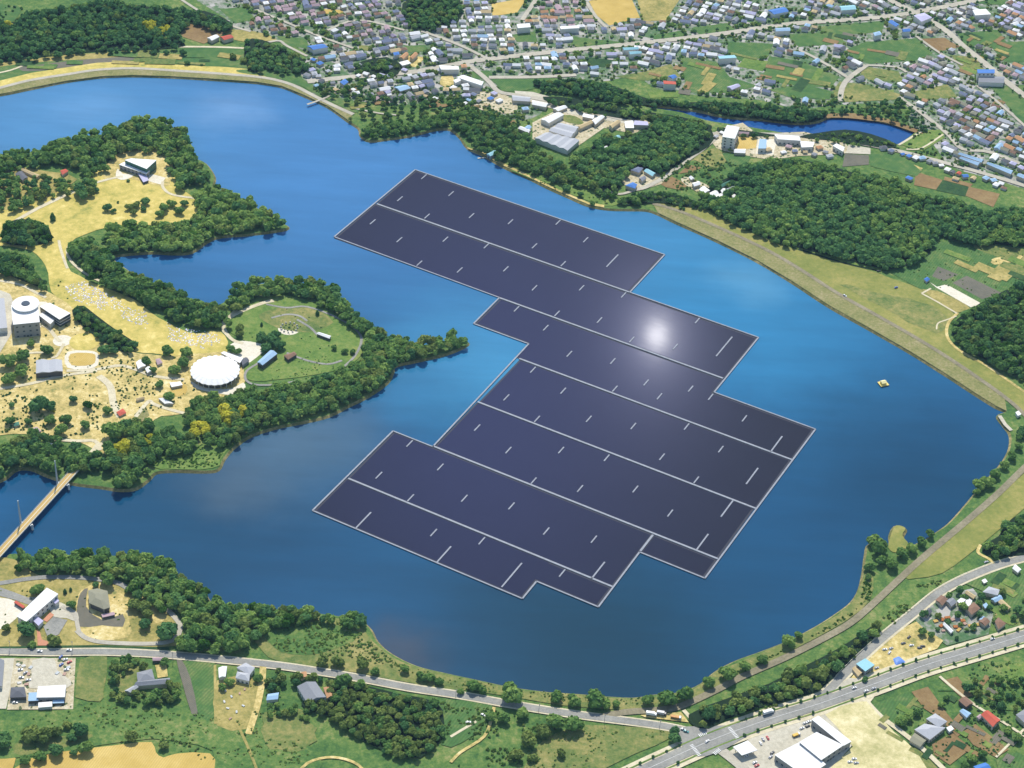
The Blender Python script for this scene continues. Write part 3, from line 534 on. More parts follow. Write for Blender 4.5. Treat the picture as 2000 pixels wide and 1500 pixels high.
C('embankment', [(1768,1128),(1810,1090),(1855,1053),(1905,1012),(1955,968),(2003,922),(2070,872),(2080,925),(2010,985),(1950,1036),(1890,1085),(1840,1120),(1790,1130)], slope, 2, 1, 0, 'olive grass slope of the bottom right dam', 'embankment')
C('field', [(1400,1375),(1500,1330),(1600,1285),(1700,1225),(1790,1140),(1850,1125),(1950,1050),(2060,960),(2060,1060),(1960,1095),(1870,1130),(1800,1175),(1700,1258),(1620,1335),(1560,1372),(1480,1400),(1380,1425),(1330,1400)], grass, 1, 0, 0, 'green ground between the dam track and the roads')
C('shore_grass', [(1080,1353),(1130,1357),(1190,1363),(1240,1364),(1330,1354),(1372,1337),(1400,1313),(1490,1274),(1600,1223),(1665,1177),(1690,1120),(1705,1130),(1700,1172),(1650,1215),(1530,1280),(1420,1332),(1330,1375),(1230,1388),(1100,1378),(1000,1362),(900,1345),(800,1325),(740,1290),(745,1278),(810,1303),(930,1331),(1020,1349)], field_olive, 2, 1, .4, 'yellowish grass along the near shore', 'ground')
C('shore_grass', [(1740,1045),(1750,1027),(1768,1032),(1762,1047),(1775,1066),(1750,1080),(1735,1070)], slope, 2, 2, .2, 'bare spit in the bottom right corner of the lake', 'ground')
road('path', [(1915,1065),(1910,1080),(1930,1092),(1945,1104)], 3, sand, 5, 'yellow track by the small wood on the right'); road('path', [(1940,1062),(1965,1043)], 3, sand, 5, 'short yellow track at the wood edge')
road('path', [(1335,1388),(1350,1405),(1360,1420)], 3.5, cream, 5, 'pale steps from the dam track to the crossroads')
C('yard', [(1250,1398),(1330,1392),(1345,1412),(1260,1402)], sand, 5, 0, 0, 'sandy lay-by with parked lorries', 'yard')
# bottom fields
C('field', [(40,1530),(60,1482),(180,1462),(240,1455),(296,1450),(304,1470),(320,1480),(345,1473),(410,1472),(425,1500),(430,1530)], gold, 2, 1, .3, 'golden crop field in the bottom left corner')
C('field', [(-60,1480),(10,1475),(30,1490),(0,1530),(-60,1530)], gold, 2, 2, 1, 'golden corner field at the left edge')
C('field', [(155,1288),(210,1284),(205,1350),(195,1368),(150,1362)], field_olive, 2, 1, 2, 'dry plot beside the factory yard')
C('field', [(-60,1395),(100,1390),(210,1372),(340,1378),(420,1410),(520,1420),(620,1470),(600,1530),(430,1530),(415,1468),(300,1445),(180,1458),(60,1478),(-60,1478)], grass, 2, 2, 1, 'rough green meadow at the bottom left')
C('field', [(30,1450),(100,1440),(180,1435),(160,1452),(100,1465),(40,1478)], field_olive, 3, 2, 1, 'olive patch above the golden field')
C('yard', [(-60,1288),(30,1286),(24,1330),(12,1385),(-60,1385)], concrete, 2, 0, 0, 'pale lane left of the factory yard', 'yard')
C('yard', [(28,1287),(148,1286),(143,1386),(14,1387)], lit_yard, 3, 0, 0, 'cluttered dusty factory yard', 'yard')
C('yard', [(64,1290),(106,1288),(112,1310),(138,1330),(130,1345),(58,1345),(62,1320)], concrete, 4, 1, 0, 'bare concrete in the middle of the factory yard', 'yard')
C('field', [(235,1305),(275,1302),(296,1310),(262,1340),(242,1355),(228,1340)], field_olive, 2, 1, 0, 'olive garden of the grey farmhouse')
C('yard', [(303,1300),(325,1298),(328,1322),(308,1325)], sand, 3, 0, 0, 'sandy drive of the grey farmhouse', 'yard')
C('field', [(345,1290),(355,1290),(372,1325),(386,1392),(374,1394),(355,1330)], field_grey, 3, 1, 0, 'long grey dirt strip beside the farmhouse')
C('field', [(358,1292),(420,1295),(420,1400),(390,1400),(370,1340)], field_green, 2, 1, 0, 'green field between dirt strip and fence')
C('yard', [(424,1330),(500,1325),(510,1350),(490,1400),(480,1425),(424,1418)], dryland, 3, 1, 0, 'cluttered sandy garden of the white house', 'yard')
road('path', [(514,1300),(512,1330),(505,1370),(495,1405),(485,1435)], 5.5, sand, 5, 'yellow drive behind the white house')
road('path', [(420,1300),(421,1415)], 2.2, dryland, 5, 'thin dry strip at the garden edge')
C('field', [(515,1400),(570,1385),(600,1400),(620,1435),(590,1470),(530,1460),(515,1430)], field_olive, 3, 2, 3, 'scrubby dry field below the blue shed')
C('field', [(500,1225),(560,1205),(640,1205),(700,1225),(725,1250),(770,1285),(830,1312),(900,1335),(900,1350),(800,1335),(700,1315),(620,1303),(540,1290),(505,1265)], field_olive, 1, 2, 1, 'olive scrub between the road and the near shore')
C('field', [(520,1225),(600,1215),(680,1225),(700,1245),(650,1270),(570,1280),(525,1255)], grass, 2, 2, 1, 'green brush on the near headland')
C('field', [(870,1365),(960,1378),(955,1400),(930,1430),(880,1460),(855,1440),(870,1400)], field_green, 2, 1, 1, 'green field right of the thick grove')
C('field', [(1090,1430),(1150,1418),(1290,1425),(1310,1440),(1200,1490),(1120,1530),(1020,1530),(1040,1470)], field_olive, 2, 2, 1, 'weedy triangle left of the avenue')
road('path', [(965,1382),(960,1405),(945,1440),(900,1470),(880,1490)], 2.6, sand, 5, 'sandy track right of the grove'); road('path', [(570,1530),(600,1492),(650,1480),(700,1495),(720,1530)], 2.6, sand, 5, 'curved sandy track at the bottom')
road('path', [(880,1440),(905,1425),(930,1410)], 2.4, cream, 5, 'stony edge of the sandy track'); road('path', [(460,1410),(480,1450),(500,1500),(510,1530)], 2.2, dryland, 5, 'faint track across the rough meadow')
# bottom right
C('yard', [(1425,1468),(1470,1440),(1600,1395),(1612,1397),(1670,1450),(1600,1530),(1480,1530),(1440,1495)], concrete, 3, 0, 0, 'pale yard round the white factory', 'yard')
C('yard', [(1612,1397),(1680,1372),(1700,1380),(1745,1430),(1790,1470),(1800,1530),(1600,1530),(1665,1460)], bare_lot, 4, 1, .3, 'yellow sandy lot beside the white factory', 'yard')
road('path', [(1690,1368),(1720,1400),(1760,1430),(1800,1462),(1840,1500),(1860,1520)], 4.5, cream, 5, 'pale lane beside the yellow lot')
C('yard', [(1600,1378),(1640,1365),(1720,1345),(1700,1372),(1612,1398)], cream, 3, 0, 0, 'pale strip between avenue and factory', 'yard')
C('yard', [(1745,1235),(1790,1215),(1800,1225),(1842,1252),(1830,1268),(1770,1290),(1715,1318),(1690,1330),(1650,1340),(1690,1290)], sand, 3, 0, .4, 'sandy yard between side road and avenue', 'yard')
C('yard', [(1625,1345),(1660,1325),(1700,1330),(1650,1352)], concrete, 4, 0, 0, 'pale paved corner below the cyan-roofed hut', 'yard')
for px, m, l in (([(1700,1378),(1775,1352),(1800,1385),(1755,1420),(1740,1420)], field_green, 'green plot right of the yellow lot'), ([(1780,1352),(1812,1342),(1850,1395),(1880,1430),(1870,1440),(1830,1400),(1805,1385)], field_brown, 'long brown plot beside the grey house'), ([(1820,1455),(1860,1432),(1897,1462),(1855,1495),(1825,1475)], field_brown, 'square brown field below the grey house'),
    ([(1880,1430),(1905,1415),(1970,1465),(1945,1480),(1900,1455)], field_brown, 'brown field below the red-roofed house'), ([(1745,1475),(1790,1460),(1830,1500),(1830,1530),(1760,1530)], field_olive, 'olive corner field at the bottom right'), ([(1830,1350),(1880,1322),(1960,1300),(2000,1290),(2060,1330),(2060,1400),(1990,1390),(1940,1385),(1890,1350)], grass, 'green plots below the avenue at the right edge'),
    ([(1945,1485),(1985,1470),(2060,1500),(2060,1540),(1960,1540)], field_green, 'green field in the bottom right corner'), ([(1860,1130),(1910,1120),(1990,1100),(2060,1090),(2060,1235),(1960,1245),(1940,1200),(1930,1160)], field_green, 'green fields behind the village huts'), ([(1780,1205),(1830,1165),(1900,1150),(1940,1200),(1930,1240),(1850,1262),(1800,1225)], townm, 'littered ground of the hut village'),
    ([(1840,1330),(1870,1322),(1900,1360),(1880,1365)], field_brown, 'small brown vegetable plots'), ([(1950,1300),(2060,1290),(2060,1330),(1980,1340)], grass_bright, 'bright green plot at the right edge')):
    C('field', px, m, 2, 0, .3, l)
road('path', [(1835,1322),(1870,1352),(1910,1382),(1960,1412),(2010,1445),(2060,1480)], 2.6, cream, 5, 'narrow cream lane between the vegetable plots'); road('path', [(1945,1480),(2000,1425)], 2, cream, 5, 'narrow cross lane at the right edge')
# far roads
T1 = [(600,160),(700,150),(800,142),(870,130),(940,118),(1100,100),(1250,85),(1400,68),(1540,48),(1650,40),(1740,32),(1840,15),(2100,-40)]
T2 = [(1660,-60),(1720,-10),(1780,22),(1840,55),(1880,90),(1920,122),(1965,160),(2050,225)]
for px, w_, l in ((T1, 10, 'tree-lined avenue crossing the far town'), (T2, 10, 'tree-lined road in the top right town'), ([(955,152),(1050,151),(1125,147)], 7, 'pale road above the wood'), ([(900,120),(925,135),(955,160),(975,180),(1020,188),(1110,205),(1180,225),(1245,240)], 7, 'works road past the long sheds'),
    ([(1385,262),(1450,262),(1530,264),(1600,268),(1680,281),(1760,297),(1850,320),(1950,348),(2100,395)], 7, 'pond road with houses along it'), ([(1235,372),(1262,366),(1300,345),(1340,315),(1372,292),(1395,272)], 6, 'pale lane up from the dam'), ([(1180,372),(1210,380),(1240,372)], 4, 'pale lane behind the shore lawn'), ([(1640,198),(1650,162),(1692,128)], 7, 'short pale road above the small pond'),
    ([(1560,98),(1600,118),(1655,152)], 5, 'thin road between the green fields'), ([(1692,128),(1750,132),(1770,142)], 4, 'thin road along the housing estate'), ([(1755,190),(1800,222),(1850,262),(1880,292),(1940,300),(2060,350)], 6, 'road round the housing estate'), ([(1790,72),(1835,104),(1880,128)], 4, 'thin road beside the brown field'),
    ([(1908,168),(1960,210),(2060,300)], 4, 'thin road at the right edge of the town'), ([(1020,40),(1040,10),(1060,-20)], 6, 'road beside the orange-roofed estate'), ([(1145,5),(1165,35),(1185,55)], 5, 'road between estate and tan field'), ([(600,205),(640,190),(680,165)], 3, 'lane in the lakeside hamlet'), ([(820,60),(900,90),(960,120)], 5, 'road down into the far town'), ([(640,60),(700,40),(790,60)], 4, 'street of the purple-roofed estate'),
    ([(500,20),(560,45),(620,70),(690,95)], 4, 'street of the left estate'), ([(690,212),(740,222),(780,226)], 3, 'path behind the shore trees')):
    road('road', px, w_, pale_road, 5, l)
# ------------------------------------------------------------------ woods (crown outlines traced in the photograph, at crown height)
# name, polygon, spacing m, (rmin, rmax), kind, phrase, mass label
WOODS = [
 ('n', [(-60,15),(20,42),(60,22),(130,12),(210,0),(330,15),(400,18),(455,42),(440,58),(372,42),(350,68),(362,86),(300,93),(200,96),(120,103),(60,110),(0,118),(-60,122)], 8.2, (4.2, 6.4), 'd', 'in the dark wood at the top left', 'dense dark wood at the top left, beyond the dam fields'),
 ('c', [(478,78),(510,74),(545,88),(592,112),(600,135),(560,138),(520,132),(485,135)], 8, (3.6, 5.4), 'd', 'in the dark copse left of the hamlet', 'dark copse at the end of the green dam fields'),
 ('s', [(696,252),(712,238),(760,236),(800,236),(840,224),(880,214),(905,228),(900,250),(850,252),(800,262),(760,268),(722,274),(704,266)], 7.5, (3.8, 5.6), 'b', 'on the small wooded cape at the top of the lake', 'wooded cape at the top of the lake'),
 ('s', [(590,178),(640,200),(690,228),(696,240),(660,218),(620,200),(585,184)], 9, (2.6, 3.6), 'b', 'on the bank by the small wooded cape', 'thin row of trees on the top bank'),
 ('h', [(610,165),(680,160),(760,180),(880,180),(940,212),(900,230),(850,222),(790,232),(720,232),(680,200),(640,185)], 13, (3.2, 5.), 'm', 'among the huts of the lakeside hamlet', 'loose trees among the huts of the lakeside hamlet'),
 ('e', [(885,215),(940,215),(980,225),(1030,262),(1060,300),(1110,325),(1170,355),(1205,372),(1190,385),(1150,362),(1090,345),(1040,330),(1000,318),(965,305),(930,285),(900,250)], 7.6, (4., 6.), 'b', 'on the wooded slope left of the long sheds', 'leafy wood between the lake and the long sheds'),
 ('f', [(1110,300),(1150,290),(1180,262),(1240,262),(1300,225),(1390,250),(1385,282),(1345,305),(1315,325),(1275,335),(1240,325),(1215,345),(1205,372),(1150,345)], 7.4, (4.2, 6.4), 'd', 'in the dark wood right of the long sheds', 'dark wood between the long sheds and the lane'),
 ('g', [(1040,155),(1090,158),(1125,150),(1200,165),(1260,188),(1330,196),(1400,196),(1480,200),(1560,212),(1610,212),(1615,222),(1595,232),(1545,238),(1480,228),(1420,222),(1370,208),(1330,206),(1262,202),(1200,195),(1130,182),(1060,172)], 8, (4., 6.), 'd', 'in the wood above the small pond', 'long dark wood above the small pond'),
 ('g', [(1060,185),(1130,190),(1200,205),(1262,215),(1330,225),(1390,242),(1370,250),(1300,228),(1230,230),(1150,215),(1080,200)], 7.6, (3.4, 5.2), 'b', 'below the works road', 'leafy belt beyond the works road'),
 ('g', [(1400,245),(1440,250),(1500,258),(1520,262),(1450,262),(1410,258)], 7, (2.4, 3.6), 'b', 'on the near bank of the small pond', 'trees on the near bank of the small pond'),
 ('c', [(785,22),(800,-10),(880,-20),(902,8),(895,38),(850,55),(800,52)], 8, (3.2, 5.2), 'd', 'in the dark copse inside the far town', 'dark copse inside the far town'),
 ('c', [(690,122),(755,108),(785,128),(760,150),(715,140)], 8.5, (3., 4.6), 'm', 'in the copse above the hamlet', 'small copse above the lakeside hamlet'),
 ('g', [(1560,264),(1600,256),(1650,250),(1700,258),(1752,278),(1735,286),(1690,280),(1620,270)], 7.5, (2.4, 4.), 'b', 'between small pond and road', 'bushes between the small pond and its road'),
 ('k', [(1700,190),(1770,190),(1800,225),(1835,245),(1790,252),(1745,236),(1690,228),(1640,222),(1620,208),(1680,205)], 10, (3., 4.6), 'd', 'above the far end of the small pond', 'loose trees above the far end of the small pond'),
 ('r', [(1372,395),(1370,378),(1400,352),(1430,340),(1445,320),(1500,312),(1560,308),(1640,326),(1700,345),(1750,350),(1785,378),(1835,385),(1880,388),(1905,412),(1960,408),(2080,398),(2080,475),(1900,470),(1830,455),(1815,492),(1760,518),(1715,520),(1650,502),(1580,486),(1500,462),(1440,432),(1400,415)], 7.6, (4.4, 6.8), 'r', 'in the great wood behind the right dam', 'great dark wood behind the right dam'),
 ('r', [(1300,372),(1330,380),(1380,398),(1370,402),(1320,398),(1285,392),(1220,398),(1215,385),(1250,378)], 9, (3., 4.6), 'b', 'at the top end of the right dam', 'bushy trees at the top end of the right dam'),
 ('q', [(1862,630),(1885,608),(1940,576),(1990,556),(2080,560),(2080,790),(2000,738),(1950,712),(1900,686),(1862,655)], 7.4, (4.2, 6.2), 'b', 'in the wood at the right edge', 'dense wood at the right edge beside the dam track'),
 ('q2', [(1918,1065),(1950,1045),(1965,1020),(2000,1000),(2080,990),(2080,1075),(2000,1080),(1950,1085),(1925,1080)], 7.6, (4.2, 6), 'b', 'in the small wood at the lower right edge', 'small wood at the lower right edge'),
 ('p1', [(-60,305),(30,285),(110,272),(160,258),(210,236),(270,222),(330,226),(368,258),(376,300),(402,318),(415,345),(385,352),(345,368),(338,345),(315,295),(260,285),(222,298),(208,325),(170,342),(150,320),(100,310),(50,322),(0,332),(-60,340)], 8, (4.2, 6.2), 'b', 'on the northern arm of the peninsula', 'dense wood on the northern arm of the peninsula'),
 ('p2', [(385,368),(440,362),(488,378),(500,402),(545,418),(560,436),(520,443),(460,448),(430,453),(400,465),(378,484),(330,488),(258,486),(216,484),(200,462),(212,442),(250,430),(290,436),(340,436),(380,420)], 7.8, (4.2, 6.2), 'b', 'on the pointed east cape of the meadow', 'dense wood on the pointed east cape of the meadow'),
 ('p3', [(-60,345),(30,335),(100,338),(160,352),(180,345),(190,362),(170,380),(140,385),(100,376),(50,400),(0,408),(-60,398)], 10, (3.6, 5.6), 'm', 'in the park at the top of the meadow', 'loose park trees at the top left of the meadow'),
 ('p4', [(10,432),(60,425),(95,440),(96,470),(40,476),(5,468)], 7.6, (4., 5.6), 'b', 'in the clump left of the meadow', 'clump of trees left of the meadow'),
 ('p5', [(-60,490),(30,494),(62,520),(92,556),(84,562),(40,538),(0,528),(-60,530)], 7.8, (4., 5.8), 'b', 'in the belt above the museum', 'belt of trees above the domed museum'),
 ('p6', [(142,602),(165,594),(210,630),(262,665),(264,680),(240,684),(190,655),(152,625)], 6.6, (3.2, 4.4), 'b', 'in the long hedge right of the museum', 'long leafy hedge belt right of the museum'),
 ('p7', [(138,472),(178,460),(192,482),(240,520),(300,540),(352,556),(372,582),(440,594),(456,630),(400,636),(340,620),(290,588),(240,566),(190,545),(152,515),(136,490)], 7.8, (4.4, 6.4), 'b', 'in the belt along the inner bay', 'thick belt of trees along the inner bay'),
 ('p8', [(440,590),(452,568),(480,535),(560,530),(648,532),(668,565),(702,602),(745,636),(728,650),(698,640),(655,605),(600,578),(550,566),(490,578),(456,606)], 7.6, (4.2, 6.), 'b', 'in the belt along the north shore of the lawn', 'thick belt of trees north of the green lawn'),
 ('p9', [(728,636),(800,654),(880,648),(910,662),(880,678),(800,696),(768,710),(758,738),(700,768),(640,796),(560,812),(505,830),(470,850),(440,862),(412,868),(385,850),(352,815),(370,782),(420,772),(500,756),(580,748),(645,732),(690,708),(712,680),(716,655)], 7.8, (4.2, 6.2), 'y', 'on the wooded south shore and tip of the peninsula', 'thick wood on the south shore and tip of the peninsula'),
 ('p10', [(-60,870),(0,872),(50,846),(100,846),(150,872),(200,885),(222,838),(262,822),(330,832),(380,852),(398,870),(350,882),(300,892),(285,920),(262,945),(232,946),(216,915),(150,912),(100,918),(40,904),(0,925),(-60,925)], 8.2, (4.2, 6.4), 'y', 'in the wood at the footbridge', 'thick wood round the end of the footbridge'),
 ('p12', [(22,1082),(60,1068),(100,1076),(180,1068),(250,1075),(315,1090),(345,1112),(396,1140),(412,1168),(480,1180),(560,1176),(640,1190),(704,1206),(716,1222),(640,1212),(560,1214),(505,1238),(470,1272),(425,1282),(355,1268),(340,1222),(325,1195),(270,1160),(235,1140),(180,1120),(100,1112),(30,1105)], 8.6, (4.4, 6.6), 'b', 'in the shore wood at the bottom left', 'shore wood at the bottom left of the lake'),
 ('p13', [(640,1322),(700,1332),(780,1352),(850,1368),(868,1402),(862,1442),(820,1476),(765,1468),(700,1438),(650,1398),(598,1382),(592,1366),(640,1366)], 6.4, (3.4, 4.8), 'o', 'in the feathery grove below the lakeside road', 'thick feathery grove below the lakeside road'),
 ('p11', [(1345,1392),(1420,1362),(1500,1332),(1560,1302),(1640,1262),(1690,1228),(1720,1212),(1705,1245),(1660,1290),(1620,1328),(1590,1348),(1530,1366),(1480,1380),(1420,1402),(1385,1420),(1355,1415)], 9.0, (3.6, 5.4), 'o', 'in the belt between dam track and avenue', 'tangled belt of trees between dam track and avenue'),
 ('v', [(1780,1200),(1810,1170),(1850,1150),(1920,1135),(1990,1160),(2060,1180),(2060,1225),(1940,1250),(1850,1262),(1800,1228)], 14, (3., 4.8), 'm', 'among the huts of the littered village', 'loose trees among the huts of the littered village'),
 ('v2', [(1880,1330),(1960,1300),(2060,1310),(2060,1390),(1990,1385),(1930,1370)], 10, (2.6, 4.2), 'm', 'above the red-roofed house', 'loose trees above the red-roofed house'),
 ('gd', [(215,1278),(245,1268),(285,1284),(298,1300),(270,1300),(245,1306),(228,1335),(235,1350),(300,1345),(345,1330),(350,1352),(338,1368),(250,1370),(218,1362),(212,1320)], 7.2, (3.2, 4.6), 'o', 'in the garden of the grey farmhouse', 'hedge trees round the grey farmhouse'),
 ('hd', [(510,1305),(545,1300),(600,1315),(660,1322),(640,1345),(580,1335),(560,1345),(515,1345)], 7.5, (3.2, 4.8), 'o', 'round the big grey-roofed house', 'trees round the big grey-roofed house'),
 ('hd', [(520,1372),(560,1365),(600,1378),(610,1398),(560,1400),(525,1392)], 7, (2.6, 3.8), 'b', 'below the big grey-roofed house', 'bushes below the big grey-roofed house'),
]
